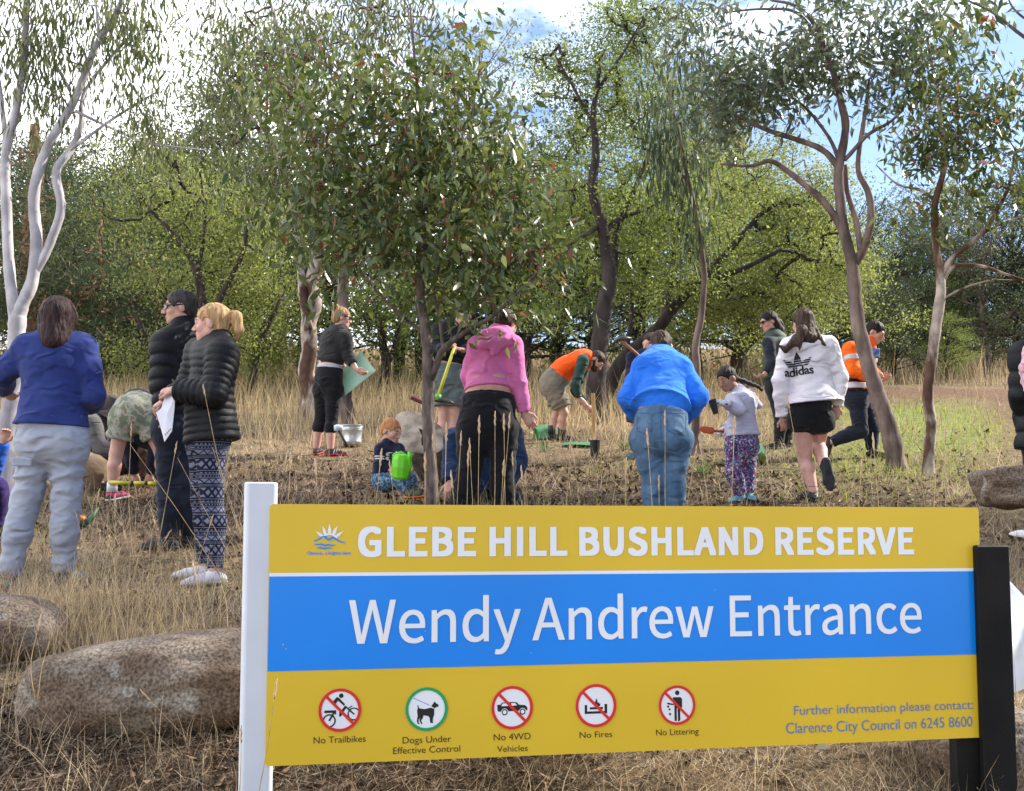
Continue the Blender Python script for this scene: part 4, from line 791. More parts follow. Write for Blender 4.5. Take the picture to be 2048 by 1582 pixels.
m_rub = mat('rubber_black', (.012, .012, .013), .6, (.03, .03, .032), scale=20); m_glass = mat('dark_lens', (.006, .006, .007), .12, spec=.6)
lace_m = mat('lace', (.10, .10, .11), .8)
PEOPLE = {}
def strands(v, q, hm, parent, T, hs, st, n):
    """locks of hair lying along the hair mass"""
    rg = np.random.default_rng(len(v)); bv = BVHTree.FromPolygons([Vector(p) for p in v], [tuple(int(i) for i in f) for f in q]); V_, F_ = [], []
    tgt = T(0, -.12, .06) if st in ('pony', 'bun', 'braid') else None; gx, gz = T(0, -1, -1)-T(0, 0, 0), None
    for i in rg.integers(0, len(v), n):
        p = v[i].copy(); pts = []; wdt = rg.uniform(.0015, .0032)*hs; jit = rg.normal(0, .25, 3)
        for k in range(5):
            loc, no, ix, ds = bv.find_nearest(Vector(p))
            if loc is None: break
            no = np.array(no); pts.append((np.array(loc)+no*(.0016+.0012*math.sin(k*.8+i))*hs, no))
            g = (tgt-p) if tgt is not None else nrm(gx)*.3+np.array([0, 0, -1.]); g = nrm(g)+jit*.5; g = g-no*np.dot(g, no)
            if np.linalg.norm(g) < .05: break
            p = np.array(loc)+nrm(g)*.016*hs
        if len(pts) < 3: continue
        b = len(V_)
        for k, (c, no) in enumerate(pts):
            t = nrm(pts[min(k+1, len(pts)-1)][0]-pts[max(k-1, 0)][0]); s_ = np.cross(t, no)*wdt*(1-.7*abs(k/(len(pts)-1)-.3)); V_ += [c-s_, c+no*wdt*.5, c+s_]
        for k in range(len(pts)-1): F_ += [(b+3*k, b+3*k+1, b+3*k+4, b+3*k+3), (b+3*k+1, b+3*k+2, b+3*k+5, b+3*k+4)]
    if V_: part('strands', V_, F_, hm, parent, smooth=True, kind='stuff')
def lerp(a, b, t): return a*(1-t)+b*t
def person(key, label, Y, J, top=None, bot=None, shoe=None, hair=None, sk=None, face=(0, 1, 0), up=(0, 0, 1), sc=1., g=1., vox=.011, snap=(1, 2), hands=(1, 2), hl=None, hc=.7, calf=True, group=None, hn=None, toes=None, child=False, fshow=True, RR=None):
    """J: joints by photo pixel and depth offset"""
    j = {k: P(v[0], v[1], Y+(v[2] if len(v) > 2 else 0)) for k, v in J.items()}; sk = sk or skin
    side = nrm(j['s2']-j['s1']); spine = nrm(j['ch']-j['pe'])
    for i in (1, 2):
        a = j.get(f'a{i}')
        if a is None: continue
        if i in snap:
            gz = float(H(a[0], a[1])); a[2] = gz+.085*sc
        fd = np.array((toes or {}).get(i, (0, 1, 0)), float); fd = nrm(fd)
        t = a+fd*.15*sc
        if i in snap: t[2] = float(H(t[0], t[1]))+.035*sc
        else: t = t-np.array([0, 0, .03*sc])
        j[f't{i}'] = t
        if f'k{i}' in j and i in snap:       # keep the shin within reach
            pass
    hip = nrm(side*np.array([1, 1, .4])); hw = .085*sc*g
    j['h1'] = j.get('h1', j['pe']-hip*hw-spine*.03*sc); j['h2'] = j.get('h2', j['pe']+hip*hw-spine*.03*sc)
    R0 = dict(sh=.056, ua=.046, el=.039, fa=.041, wr=.027, th=.080, kn=.055, cf=.057, an=.037, ch=.150, wa=.132, pe=.158)
    R0.update(RR or {})
    def limbs(which, add=0., trim=None, w=None, q=None, thick=1.0):
        o = []; A_ = lambda n: R0[n]*sc*(g if n in ('ch', 'wa', 'pe', 'th') else (1+(g-1)*.6))*thick+add
        if 'T' in which:
            o += [cone(j['ch'], j['wa'], A_('ch'), A_('wa'), .68, side, .05*sc, w=w, q=q), cone(j['s1'], j['s2'], A_('sh')*1.0, A_('sh')*1.0, k=.05*sc), cone(lerp(j['nk'], j['ch'], .1), j['ch'], A_('ch')*.62, A_('ch')*.85, .62, side, .05*sc)]
        if 'W' in which: o += [cone(j['wa'], j['pe'], A_('wa'), A_('pe'), .74, side, .05*sc, w=w, q=q)]
        if 'A' in which:
            for i in (1, 2):
                if f'e{i}' not in j: continue
                e = j[f'e{i}']; wv = j[f'w{i}']; t = 1.0 if trim is None else trim
                o += [cone(j[f's{i}'], e, A_('sh')*.95, A_('el'), k=.03*sc, w=w, q=q)]
                if t > .02: o += [cone(e, lerp(e, wv, t), A_('fa'), lerp(A_('fa'), A_('wr'), t), k=.02*sc, cb=add > .008, w=w, q=q)]
        if 'L' in which:
            for i in (1, 2):
                if f'k{i}' not in j: continue
                k_, a_ = j[f'k{i}'], j[f'a{i}']; t = 1.0 if trim is None else trim; hh = j[f'h{i}']
                if t <= 1 and trim is not None and t < 0: o += [cone(hh, lerp(hh, k_, -t), A_('th'), lerp(A_('th'), A_('kn'), -t*.8)+.012, k=.035*sc, cb=True, w=w)]; continue
                back = nrm(np.cross(side, k_-a_)); back = back if np.dot(back, nrm(j[f't{i}']-a_)) < 0 else -back
                o += [cone(hh, k_, A_('th'), A_('kn'), k=.035*sc, w=w)]
                cm = lerp(k_, a_, .32)+back*.012*sc
                o += [cone(k_, cm, A_('kn')*.96, A_('cf'), k=.02*sc, w=w)]
                e = lerp(k_, a_, t); o += [cone(cm, e, A_('cf'), lerp(A_('cf'), A_('an'), (t-.32)/.68) if t > .32 else A_('cf'), k=.02*sc, cb=add > .008, w=w)]
        return o
    rt = root('person', label, 'person', [j['pe'][0], j['pe'][1], H(j['pe'][0], j['pe'][1])], group)
    ex = {'j': j, 'side': side, 'spine': spine, 'root': rt, 'sc': sc, 'limbs': limbs}
    f = nrm(face); u = nrm(np.array(up)-f*np.dot(up, f)); Rh = np.stack([np.cross(f, u), f, u], 1); hc_ = j['hd']; ex['Rh'] = Rh; hs = sc*(1.18 if child else 1.0) if hl is None else hl; ex['hs'] = hs
    ms = [sdf_mesh(limbs('TWAL')+[cone(j['nk'], lerp(j['nk'], hc_, .6), .052*sc, .050*sc, k=.03)], vox*1.15)]
    ms.append(sdf_mesh(head_prims(hc_, Rh, hs, child)+[cone(hc_+Rh@np.array([0, -.02, -.05])*hs, j['nk'], .050*hs, .054*sc, k=.03)], .0052*hs if fshow else .009))
    for i in hands:
        if f'w{i}' not in j: continue
        wv, e = j[f'w{i}'], j[f'e{i}']; dd = nrm(j[f'f{i}']-wv) if f'f{i}' in j else nrm(wv-e); nm = (hn or {}).get(i, np.cross(dd, side)*(1) if abs(np.dot(dd, side)) < .8 else (0, 0, 1))
        ms.append(sdf_mesh(hand_prims(wv, dd, nm, sc*(.92 if g <= 1 else .98), hc if not isinstance(hc, dict) else hc[i], 1 if i == 1 else -1), .0042*max(sc, .8)))
    v, q = merge(ms); part('body', v, q, sk, rt, 4)
    T = lambda x, y, z: hc_+Rh@(np.array([x, y, z])*hs)
    if fshow:
        m = MB()
        for i in (-1, 1): m.lathe(T(i*.031, .0895, .007), [(0, -.002), (.009*hs, 0), (.007*hs, .003), (0, .004)], 10, np.stack([Rh[:, 0], Rh[:, 2]*.55, Rh[:, 1]], 1))
        m.make('eyes', m_eye, rt, smooth=True)
        m = MB()
        for i in (-1, 1): m.tube([T(i*.014, .096, .024), T(i*.032, .096, .030), T(i*.048, .080, .024)], [.002*hs, .0032*hs, .0015*hs], 6)
        m.make('eyebrows', m_brow, rt, smooth=True)
        m = MB(); m.tube([T(-.021, .089, -.058), T(0, .0965, -.0575), T(.021, .089, -.058)], [.002*hs, .0048*hs, .002*hs], 8); m.make('lips', m_lip, rt, smooth=True)
    if top: # (name, mat, add, trim, hem(px,py,dy) or None, wrinkle, quilt, flare)
        nm, mt, add, tr, hem, w, q, fla = (list(top)+[None]*8)[:8]; pr = limbs('TA' if 'sl' not in nm else 'T', add, tr, w, q)
        if hem: hp = P(hem[0], hem[1], Y+(hem[2] if len(hem) > 2 else 0)); pr.append(cone(j['wa'], hp, (R0['wa']*sc*g+add), (R0['pe']*sc*g*(fla or 1.)+add), .78, side, .04, cb=True, w=w, q=q))
        elif hem is None: pr.append(cone(j['wa'], lerp(j['wa'], j['pe'], .8), (R0['wa']*sc*g+add), (R0['pe']*sc*g+add), .78, side, .04, cb=True, w=w, q=q))
        pr.append(cone(lerp(j['ch'], j['nk'], .6), lerp(j['nk'], hc_, .12), .078*sc+add*.5, .062*sc+add*.3, k=.03, cb=True))
        ex['topprims'] = pr; v, qd = sdf_mesh(pr, vox*(.8 if q else .9)); ex['topobj'] = part(nm, v, qd, mt, rt, 4); ex['topv'] = v; ex['topf'] = qd
    if bot:
        nm, mt, add, tr, w = (list(bot)+[None]*5)[:5]; pr = limbs('L', add, tr, w)+[cone(lerp(j['pe'], j['wa'], .55), j['pe'], R0['pe']*sc*g*.93+add, R0['pe']*sc*g+add, .8, side, .03, ca=True, w=w), cone(j['h1'], j['h2'], R0['th']*sc*g*1.12+add, R0['th']*sc*g*1.12+add, k=.04)]
        # seat fullness
        bk = nrm(np.cross(side, spine)); bk = bk if np.dot(bk, f) < 0 or True else bk
        v, qd = sdf_mesh(pr, vox*.9); ex['botobj'] = part(nm, v, qd, mt, rt, 4)
    if shoe:
        for i in (1, 2):
            if f'a{i}' not in j: continue
            a, t = j[f'a{i}'], j[f't{i}']; fd = nrm(t-a+np.array([0, 0, .05*sc])); gd = nrm(t-a); sdv = nrm(np.cross(gd, [0, 0, 1.])) if abs(gd[2]) < .95 else side; dn = nrm(np.cross(sdv, fd)); dn = dn if dn[2] < 0 else -dn
            if i not in snap: dn = nrm(np.cross(sdv, gd)); dn = dn if np.dot(dn, j[f'k{i}']-a) < 0 else -dn
            heel = a+dn*.045*sc-fd*.035*sc; ball = a+dn*.052*sc+fd*.11*sc; toe = a+dn*.056*sc+fd*.165*sc
            pr = [cone(heel, ball, .034*sc, .041*sc, .78, sdv, .02), cone(ball, toe, .040*sc, .031*sc, .62, sdv, .02), cone(a+dn*.005*sc-fd*.012, a+dn*.04*sc+fd*.01*sc, .038*sc, .036*sc, k=.02, ca=True), cone(a+dn*.02*sc, ball, .031*sc, .026*sc, k=.02)]
            b0 = a+dn*.072*sc; v, qd = sdf_mesh(pr, .007*max(.8, sc), cuts=[(b0, dn)]); so = part('shoe', v, qd, shoe[0], rt, 4)
            if len(shoe) > 1:
                p2 = [cone(heel+dn*.022*sc, ball+dn*.016*sc, .040*sc, .047*sc, .42, sdv, .02), cone(ball+dn*.016*sc, toe+dn*.012*sc, .046*sc, .037*sc, .42, sdv, .02)]
                v, qd = sdf_mesh(p2, .006*max(.8, sc), cuts=[(b0+dn*.012*sc, dn), (b0-dn*.012*sc, -dn)]); part('sole', v, qd, shoe[1], so, 4)
            if fshow and Y < 12:
                m = MB()
                for q_ in range(4): cc_ = lerp(a+dn*.018*sc+fd*.045*sc, ball-dn*.018*sc, q_/3.5); m.tube([cc_-sdv*.026*sc+dn*.010, cc_-dn*.012*sc, cc_+sdv*.026*sc+dn*.010], .0028*sc, 5)
                m.make('laces', lace_m, so, smooth=True)
    if hair:
        st, hm = hair[0], hair[1]; pr = []; rgh = (.010*hs, 60, (1.6, 1.6, .35))
        faceless = [ell(T(0, .085, -.030), np.array([.070, .085, .088])*hs, Rh, .012, sub=True), ell(T(.085, .015, -.012), np.array([.030, .030, .040])*hs, Rh, .01, sub=True), ell(T(-.085, .015, -.012), np.array([.030, .030, .040])*hs, Rh, .01, sub=True)]
        cap = ell(T(0, -.014, .036), np.array([.084, .104, .092])*hs, Rh, .02)
        if st == 'short': pr = [cap, ell(T(0, -.045, -.02), np.array([.066, .062, .060])*hs, Rh, .02)]+faceless+[cone(T(0, -.02, -.09), T(0, -.1, -.115), .05*hs, .05*hs, k=.01, sub=True)]
        if st == 'bald': pr = [ell(T(0, -.028, .018), np.array([.079, .090, .088])*hs, Rh, .02), ell(T(0, -.045, -.02), np.array([.066, .060, .056])*hs, Rh, .02)]+faceless
        if st == 'bob': pr = [ell(T(0, -.014, .040), np.array([.096, .112, .098])*hs, Rh, .02), cone(T(0, -.03, .02), T(0, -.05, -.13), .098*hs, .085*hs, .9, Rh[:, 0], .03), cone(T(-.075, -.01, 0), T(-.070, -.015, -.125), .035*hs, .028*hs, k=.03), cone(T(.075, -.01, 0), T(.070, -.015, -.125), .035*hs, .028*hs, k=.03), faceless[0]]
        if st in ('pony', 'bun', 'braid', 'long'):
            pr = [cap, ell(T(0, -.05, -.02), np.array([.068, .060, .062])*hs, Rh, .02)]+faceless
            if st == 'pony': pr += [cone(T(0, -.10, .045), T(0, -.145, .035), .026*hs, .034*hs, k=.02), cone(T(0, -.145, .035), T(0, -.165, -.045), .036*hs, .030*hs, k=.02), cone(T(0, -.165, -.045), T(0, -.150, -.105), .028*hs, .010*hs, k=.02)]
            if st == 'bun': pr += [ell(T(0, -.085, .105), np.array([.042, .045, .040])*hs, Rh, .02, w=(.02, 40))]
            if st == 'long': pr += [cone(T(0, -.04, 0), T(0, -.085, -.13), .082*hs, .078*hs, .8, Rh[:, 0], .03)]
        pr2 = [p for p in pr if not p['sub']]+[p for p in pr if p['sub']]
        v, qd = sdf_mesh(pr2+[h for h in (hair[2] if len(hair) > 2 else [])], .0058*max(.8, hs), rough=rgh); ho_ = part('hair', v, qd, hm, rt, 4); strands(v, qd, hm, ho_, T, hs, st, 700 if fshow else 260)
    ex['T'] = T; PEOPLE[key] = ex; return ex
def band(ex, name, mt, prims, p0, ax, half, infl=.004, vox=.008):
    """strip of cloth lying round a garment between two planes"""
    pr = []
    for p in prims:
        p = dict(p)
        if p['t'] == 'c': p['ra'] += infl; p['rb'] += infl
        pr.append(p)
    ax = nrm(ax); v, q = sdf_mesh(pr, vox, cuts=[(p0+ax*half, ax), (p0-ax*half, -ax)])
    return part(name, v, q, mt, ex['root'], 4)
def decal(name, v2, f, org, ux, uy, ex, mt, off=.003, parent=None):
    """lay flat print on a garment: points projected along the inward normal"""
    n = nrm(np.cross(ux, uy)); bv = BVHTree.FromPolygons([Vector(p) for p in ex['topv']], [tuple(int(i) for i in q) for q in ex['topf']])
    out = []
    for a, b in v2:
        q = org+ux*a+uy*b+n*.3; hit = bv.ray_cast(Vector(q), Vector(-n)); out.append(np.array(hit[0])+n*off if hit[0] is not None else q-n*.3)
    return part(name, out, f, mt, parent or ex['root'], smooth=False)
# ------------------------------------------------------------------ the people
WR, WS = (.016, 7.), (.010, 9.)
fl_navy = cloth('fleece_navy', (.018, .03, .135), (.028, .045, .18), bs=220, b=.35); pants_grey = cloth('trousers_grey', (.28, .30, .36), (.34, .36, .42), b=.25)
# woman in blue fleece, seen from behind
A1 = person('fleece', 'person in navy blue fleece and pale grey cargo trousers seen from behind at far left', 7.75,
    dict(hd=(116, 640), nk=(112, 684, .0), ch=(112, 730), wa=(108, 800), pe=(104, 868), s1=(58, 698, .0), s2=(166, 698, .02), e1=(4, 752, .05), w1=(8, 778, .26), f1=(26, 798, .34), e2=(188, 790, -.02), w2=(176, 815, .22), k1=(50, 1010), a1=(18, 1148, -.02), k2=(132, 1010), a2=(128, 1146, .06), h1=(76, 890), h2=(136, 890)),
    top=('fleece', fl_navy, .030, .82, (104, 852), (.018, 4.5), None, 1.10), bot=('trousers', pants_grey, .022, 1.0, (.024, 9.)), shoe=(mat('hiker_grey', (.07, .08, .075), .8, (.18, .2, .19), scale=24), m_rub), hair=('bob', h_maroon), face=(-.15, .95, -.12), g=1.08, vox=.010, toes={1: (-.2, 1, 0), 2: (.35, .9, 0)})
m = MB(); m.box(P(44, 924, 7.585), (.105, .014, .045), basis((0, .1, 1), (1, .1, 0)), .004); m.make('cargo_pocket_flap', pants_grey, A1['root'])
m = MB(); w1 = A1['j']['w1']; m.lathe(lerp(A1['j']['e1'], w1, .93), [(.033, -.008), (.037, -.004), (.037, .004), (.033, .008)], 20, basis(w1-A1['j']['e1'])); m.make('bracelet', m_rub, A1['root'], smooth=True)
# tall man in black puffer
puf = mat('puffer_black', (.004, .0045, .006), .6, (.007, .008, .010), scale=8, bump=.4, bscale=60, spec=.22); nv = cloth('trousers_navy', (.012, .015, .026), (.018, .022, .036), b=.3)
A2 = person('man_puffer', 'tall man in black puffer jacket and wraparound sunglasses looking left', 9.0,
    dict(hd=(360, 616), nk=(372, 660), ch=(368, 705), wa=(362, 785), pe=(362, 850), s1=(330, 690, -.12), s2=(405, 690, .12), e1=(325, 765, -.16), w1=(330, 815, -.20), e2=(415, 770, .16), w2=(400, 820, .1), k1=(340, 965), a1=(338, 1080), k2=(372, 965), a2=(380, 1075, .1)),
    top=('puffer_jacket', puf, .040, .95, (362, 838), None, (.085, .022), .95), bot=('trousers', nv, .028, 1., (.014, 6.)), shoe=(mat('shoe_dark', (.03, .032, .04), .8), m_rub), hair=('short', h_grey), face=(-.97, -.22, -.06), g=1.04, vox=.011, toes={1: (-1, .1, 0), 2: (-1, .1, 0)}, sk=skin)
def shades(ex, w=.008, mt=m_glass, arm=True):
    T = ex['T']; hs = ex['hs']; R = ex['Rh']; m = MB()
    for i in (-1, 1):
        pts = []
        for a in range(14):
            b = 2*math.pi*a/14; pts.append((.026*math.cos(b), .016*math.sin(b)))
        def q(x, z, d): xx = i*.033+x; return T(xx, .104-d-5.5*xx*xx, .008+z)
        n = 14; v = [q(x, z, 0) for x, z in pts]+[q(x, z, .004) for x, z in pts]
        m.add(v, [tuple(range(n)), tuple(range(2*n-1, n-1, -1))]+[(k, n+k, n+(k+1) % n, (k+1) % n) for k in range(n)])
        m.tube([T(i*.058, .086, .012), T(i*.078, .05, .012), T(i*.083, -.02, .010)], [.0065*hs]*3, 6)
    m.tube([T(-.012, .108, .012), T(.012, .108, .012)], .003*hs, 6)
    return m.make('sunglasses', mt, ex['root'])
shades(A2)
# blonde woman
def leg_pattern(t, co):
    s = N(t, 'ShaderNodeSeparateXYZ'); t.links.new(co, s.inputs[0]); V = lambda *a: vmath(t, *a)
    x = V('ADD', V('MULTIPLY', s.outputs[0], .9), V('MULTIPLY', s.outputs[1], .6)); z = V('FRACT', V('MULTIPLY', s.outputs[2], 1/.165))
    zz = V('MULTIPLY', z, .165); px = V('MULTIPLY', V('PINGPONG', V('DIVIDE', x, .021), 1.), 1.)      # 0..1 across a 21 mm half period
    def row(z0, z1): return V('MULTIPLY', V('GREATER_THAN', zz, z0), V('LESS_THAN', zz, z1))
    # diamonds between 0 and .06
    zr = V('ABSOLUTE', V('SUBTRACT', V('DIVIDE', zz, .03), 1.)); dia = V('ADD', px, zr); d1 = V('MULTIPLY', V('LESS_THAN', dia, .62), row(0, .06))
    tri = V('MULTIPLY', V('GREATER_THAN', dia, 1.32), row(.003, .057))
    l1 = row(.066, .069); l2 = row(.074, .076)
    z2 = V('DIVIDE', V('SUBTRACT', zz, .084), .024); t2 = V('MULTIPLY', V('LESS_THAN', V('ADD', px, z2), .80), row(.084, .108)); t3 = V('MULTIPLY', V('GREATER_THAN', V('ADD', px, z2), 1.15), row(.084, .108))
    l3 = row(.113, .116); dots = V('MULTIPLY', V('LESS_THAN', V('PINGPONG', V('DIVIDE', x, .008), 1.), .45), row(.121, .127)); l4 = row(.132, .135)
    z5 = V('DIVIDE', V('SUBTRACT', zz, .139), .012); p5 = V('PINGPONG', V('DIVIDE', x, .010), 1.); t5 = V('MULTIPLY', V('LESS_THAN', V('ADD', p5, z5), .8), row(.139, .151)); l6 = row(.155, .158)
    a = d1
    for o in (tri, l1, l2, t2, t3, l3, dots, l4, t5, l6): a = V('MAXIMUM', a, o)
    mx = N(t, 'ShaderNodeMix', data_type='RGBA'); t.links.new(a, mx.inputs['Factor']); mx.inputs['A'].default_value = (.008, .009, .022, 1); mx.inputs['B'].default_value = (.15, .16, .23, 1); return mx.outputs['Result']
legm = pattern_mat('geometric_leggings', None, leg_pattern); white_sh = mat('canvas_white', (.50, .48, .51), .7, (.7, .69, .72), scale=14)
A3 = person('blonde', 'blonde woman with ponytail in black quilted jacket and geometric patterned leggings', 7.95,
    dict(hd=(424, 648), nk=(436, 690), ch=(430, 728), wa=(418, 798), pe=(418, 862), s1=(400, 706, .16), s2=(445, 708, -.14), e2=(428, 788, -.22), w2=(352, 780, -.14), f2=(326, 782, -.10), e1=(375, 780, .12), w1=(338, 796, .02), f1=(322, 806, 0), h1=(408, 890, .06), h2=(420, 888, -.05), k1=(404, 1000, .08), a1=(412, 1110, .08), k2=(424, 1002, -.04), a2=(430, 1112, -.08)),
    top=('quilted_jacket', puf, .036, .96, (424, 884), None, (.042, .011), 1.06), bot=('leggings', legm, .010, .97, None), shoe=(white_sh, mat('sole_white', (.30, .28, .28), .7)), hair=('pony', h_blonde), face=(-.98, .12, -.03), g=1.02, vox=.009, toes={1: (-1, .05, 0), 2: (-.9, -.3, 0)}, hc={1: .8, 2: .9}, sk=skin_p, hn={2: (.1, -.6, .8)})
T = A3['T']; m = MB(); m.lathe(T(0, -.105, .045), [(.024, -.006), (.031, 0), (.024, .006)], 14, basis(T(0, -.15, .04)-T(0, -.1, .045))); m.make('hair_tie', m_rub, A3['root'], smooth=True)
m = MB(); m.tube([T(-.07, .03, .105), T(0, .055, .125), T(.07, .03, .105)], .004, 6); m.make('headband', h_brown, A3['root'], smooth=True)
m = MB(); m.tube([A3['j']['a1']+np.array([0, 0, 0])]*1+[A3['j']['a1']+np.array([.0, 0, .01])], .03, 8)
# paper held by the blonde
pm = mat('paper', (.70, .70, .78), .8); rt = root('paper_sheet', 'folded white paper sheet held by the blonde woman', 'paper', P(338, 800, 7.8))
n_ = 7; v = []; cor = [P(332, 786, 7.84), P(350, 800, 7.80), P(345, 872, 7.76), P(313, 824, 7.84), P(329, 884, 7.80)]
v = [P(333, 780, 7.84), P(350, 792, 7.80), P(349, 816, 7.79), P(344, 862, 7.77), P(329, 884, 7.77), P(320, 850, 7.80), P(312, 825, 7.82), P(323, 816, 7.80)]
fr = v; bk = [p+np.array([0, .0012, 0]) for p in v]; c0 = P(334, 828, 7.775); part('page', fr+bk+[c0, c0+np.array([0, .0012, 0])], [(i, (i+1) % 8, 16) for i in range(8)]+[(8+(i+1) % 8, 8+i, 17) for i in range(8)]+[(i, 8+i, 8+(i+1) % 8, (i+1) % 8) for i in range(8)], pm, rt, smooth=False)
m = MB()
for q in range(4): m.box(P(331+q*3.2, 869-q*3.4, 7.755), (.007, .002, .010), basis((.3, 0, 1)))
m.make('printed_logo', mat('print_ochre', (.30, .24, .03), .8), rt)
# bending person in camouflage shorts
def camo(t, co):
    v = N(t, 'ShaderNodeTexNoise'); v.inputs['Scale'].default_value = 15; v.inputs['Detail'].default_value = 3; t.links.new(co, v.inputs[0]); r = N(t, 'ShaderNodeValToRGB'); r.color_ramp.interpolation = 'CONSTANT'
    e = r.color_ramp.elements; e[0].color = (.16, .18, .12, 1); e[1].position = .44; e[1].color = (.27, .28, .22, 1); x = e.new(.52); x.color = (.36, .33, .26, 1); x = e.new(.60); x.color = (.25, .17, .12, 1); x = e.new(.64); x.color = (.17, .20, .13, 1)
    t.links.new(v.outputs['Fac'], r.inputs[0]); return r.outputs[0]
camom = pattern_mat('camo_print', None, camo); navy2 = cloth('navy_shirt', (.012, .014, .03))
A4 = person('camo', 'person bent double in camouflage shorts with a bare leg and pink runner', 11.35,
    dict(hd=(322, 890, .5), nk=(300, 880, .42), ch=(282, 850, .36), wa=(278, 810, .24), pe=(272, 822, .0), s1=(255, 875, .35), s2=(312, 875, .35), e1=(262, 918, .4), w1=(270, 950, .45), e2=(310, 915, .4), w2=(300, 950, .45), h1=(248, 838, -.02), h2=(294, 836, -.02), k1=(232, 908), a1=(224, 986), k2=(322, 905, .02), a2=(330, 985, .1)),
    top=('shirt', navy2, .016, .9, None, WR), bot=('camouflage_shorts', camom, .034, -.58, (.018, 8.)), shoe=(mat('runner_pink', (.55, .03, .12), .6, (.03, .03, .05), scale=22, lo=.5, hi=.54), mat('sole_pale', (.6, .6, .58), .6)), hair=('short', h_brown), face=(0, .2, -1), up=(0, 1, 0), g=1.02, vox=.012, fshow=False, toes={1: (.4, .8, 0), 2: (0, 1, 0)}, sk=skin_p)
m = MB(); a = A4['j']['a1']; m.tube([a+np.array([0, 0, -.01]), a+np.array([0, 0, .075])], [.046, .044], 14); m.make('sock', white_sh, A4['root'], smooth=True)
# crouching person in a brown hat
A5 = person('hat', 'crouching person in brown bucket hat and grey hooded top', 12.2,
    dict(hd=(226, 822), nk=(205, 840, .05), ch=(192, 862), wa=(180, 905), pe=(178, 940), s1=(185, 848, -.17), s2=(212, 850, .17), e1=(203, 905, -.2), w1=(244, 890, -.16), f1=(258, 886, -.14), e2=(230, 905, .2), w2=(262, 888, .12), k1=(285, 900, -.05), a1=(280, 962, 0), k2=(305, 912, .2), a2=(305, 975, .2)),
    top=('hooded_top', cloth('hood_grey', (.12, .11, .105)), .030, .95, None, WR), bot=('trousers', cloth('trousers_brown', (.10, .06, .045)), .025, 1., WS), shoe=(m_rub,), hair=('short', h_brown), face=(.85, -.1, -.5), vox=.013, fshow=False, toes={1: (1, 0, 0), 2: (1, 0, 0)})
hatm = cloth('hat_brown', (.055, .042, .038)); T = A5['T']; Rh = A5['Rh']; m = MB(); m.lathe(T(0, -.015, .02), [(.175, -.075), (.165, -.06), (.108, .02), (.102, .03), (.096, .09), (.075, .105), (.0, .108)], 26, Rh); m.lathe(T(0, -.015, .016), [(.175, -.075), (.10, .02)], 26, Rh); m.make('bucket_hat', hatm, A5['root'], smooth=True)
# blue gloved person at the very edge
A6 = person('edge_blue', 'crouching person in purple trousers and bright blue sleeve cut off by the left edge', 9.6,
    dict(hd=(-60, 850), nk=(-62, 885), ch=(-60, 915), wa=(-50, 960), pe=(-40, 1000), s1=(-85, 895), s2=(-30, 890), e1=(-90, 940, -.1), w1=(-60, 975, -.2), e2=(-15, 935, -.05), w2=(5, 885, -.1), k1=(-30, 985, -.3), a1=(-40, 1060, -.1), k2=(-6, 975, -.1), a2=(-8, 1075, 0)),
    top=('top', cloth('top_blue', (.02, .09, .42)), .03, 1., None, WR), bot=('trousers', cloth('trousers_purple', (.03, .015, .10)), .02, 1., WS), shoe=(m_rub,), hair=('short', h_brown), face=(1, .2, -.2), vox=.014, fshow=False, toes={1: (1, 0, 0), 2: (1, 0, 0)})
A6b = person('edge_tan', 'kneeling person in tan clothes between the cargo trousers and the bare leg', 11.9,
    dict(hd=(115, 890, .2), nk=(128, 905, .1), ch=(142, 920), wa=(165, 930), pe=(186, 942), s1=(135, 905, -.17), s2=(140, 915, .17), e1=(125, 945, -.2), w1=(115, 975, -.2), e2=(130, 945, .2), w2=(122, 970, .2), h1=(186, 945, -.08), h2=(186, 945, .08), k1=(150, 975, -.1), a1=(200, 985, -.1), k2=(150, 978, .1), a2=(200, 985, .1)),
    top=('jumper', cloth('jumper_tan', (.20, .14, .09)), .03, 1., None, WR), bot=('trousers', cloth('trousers_tan', (.17, .12, .075)), .03, 1., WS), shoe=(m_rub,), hair=('short', h_brown), face=(-.8, 0, -.6), vox=.014, fshow=False, toes={1: (1, 0, 0), 2: (1, 0, 0)})
# woman with the pale green sheet
blk = cloth('leggings_black', (.008, .008, .009), (.013, .013, .015), b=.2); blk2 = cloth('top_charcoal', (.018, .017, .018), (.03, .028, .028))
A7 = person('bun', 'woman with curly blonde bun in charcoal top and black cropped leggings', 15.0,
    dict(hd=(683, 636), nk=(676, 662), ch=(668, 684), wa=(661, 718), pe=(657, 758), s1=(650, 678, .12), s2=(690, 676, -.10), e2=(697, 712, -.10), w2=(712, 738, -.14), f2=(726, 748, -.16), e1=(665, 715, .2), w1=(690, 735, .18), f1=(702, 740, .14), h1=(644, 780, .05), h2=(668, 780, -.03), k1=(642, 836, .05), a1=(633, 893, .06), k2=(664, 838, -.03), a2=(661, 895, -.04)),
    top=('jacket', blk2, .022, .62, (660, 722), WR, None, .92), bot=('cropped_leggings', blk, .012, .18, None), shoe=(mat('runner_black', (.015, .015, .018), .6, (.03, .03, .034), scale=20), mat('sole_red', (.45, .015, .03), .6)), hair=('bun', h_gold), face=(.9, .35, -.12), vox=.011, toes={1: (.15, 1, 0), 2: (1, -.1, 0)}, g=1.06, sk=skin_p)
shades(A7)
wa, pe = A7['j']['wa'], A7['j']['pe']; band(A7, 'shirt_hem', cloth('shirt_grey', (.40, .40, .42)), [cone(wa, pe, .145, .178, .78, A7['side'])], lerp(wa, pe, .42), pe-wa, .035, .001)
a, t = A7['j']['a2'], A7['j']['t2']
m = MB()
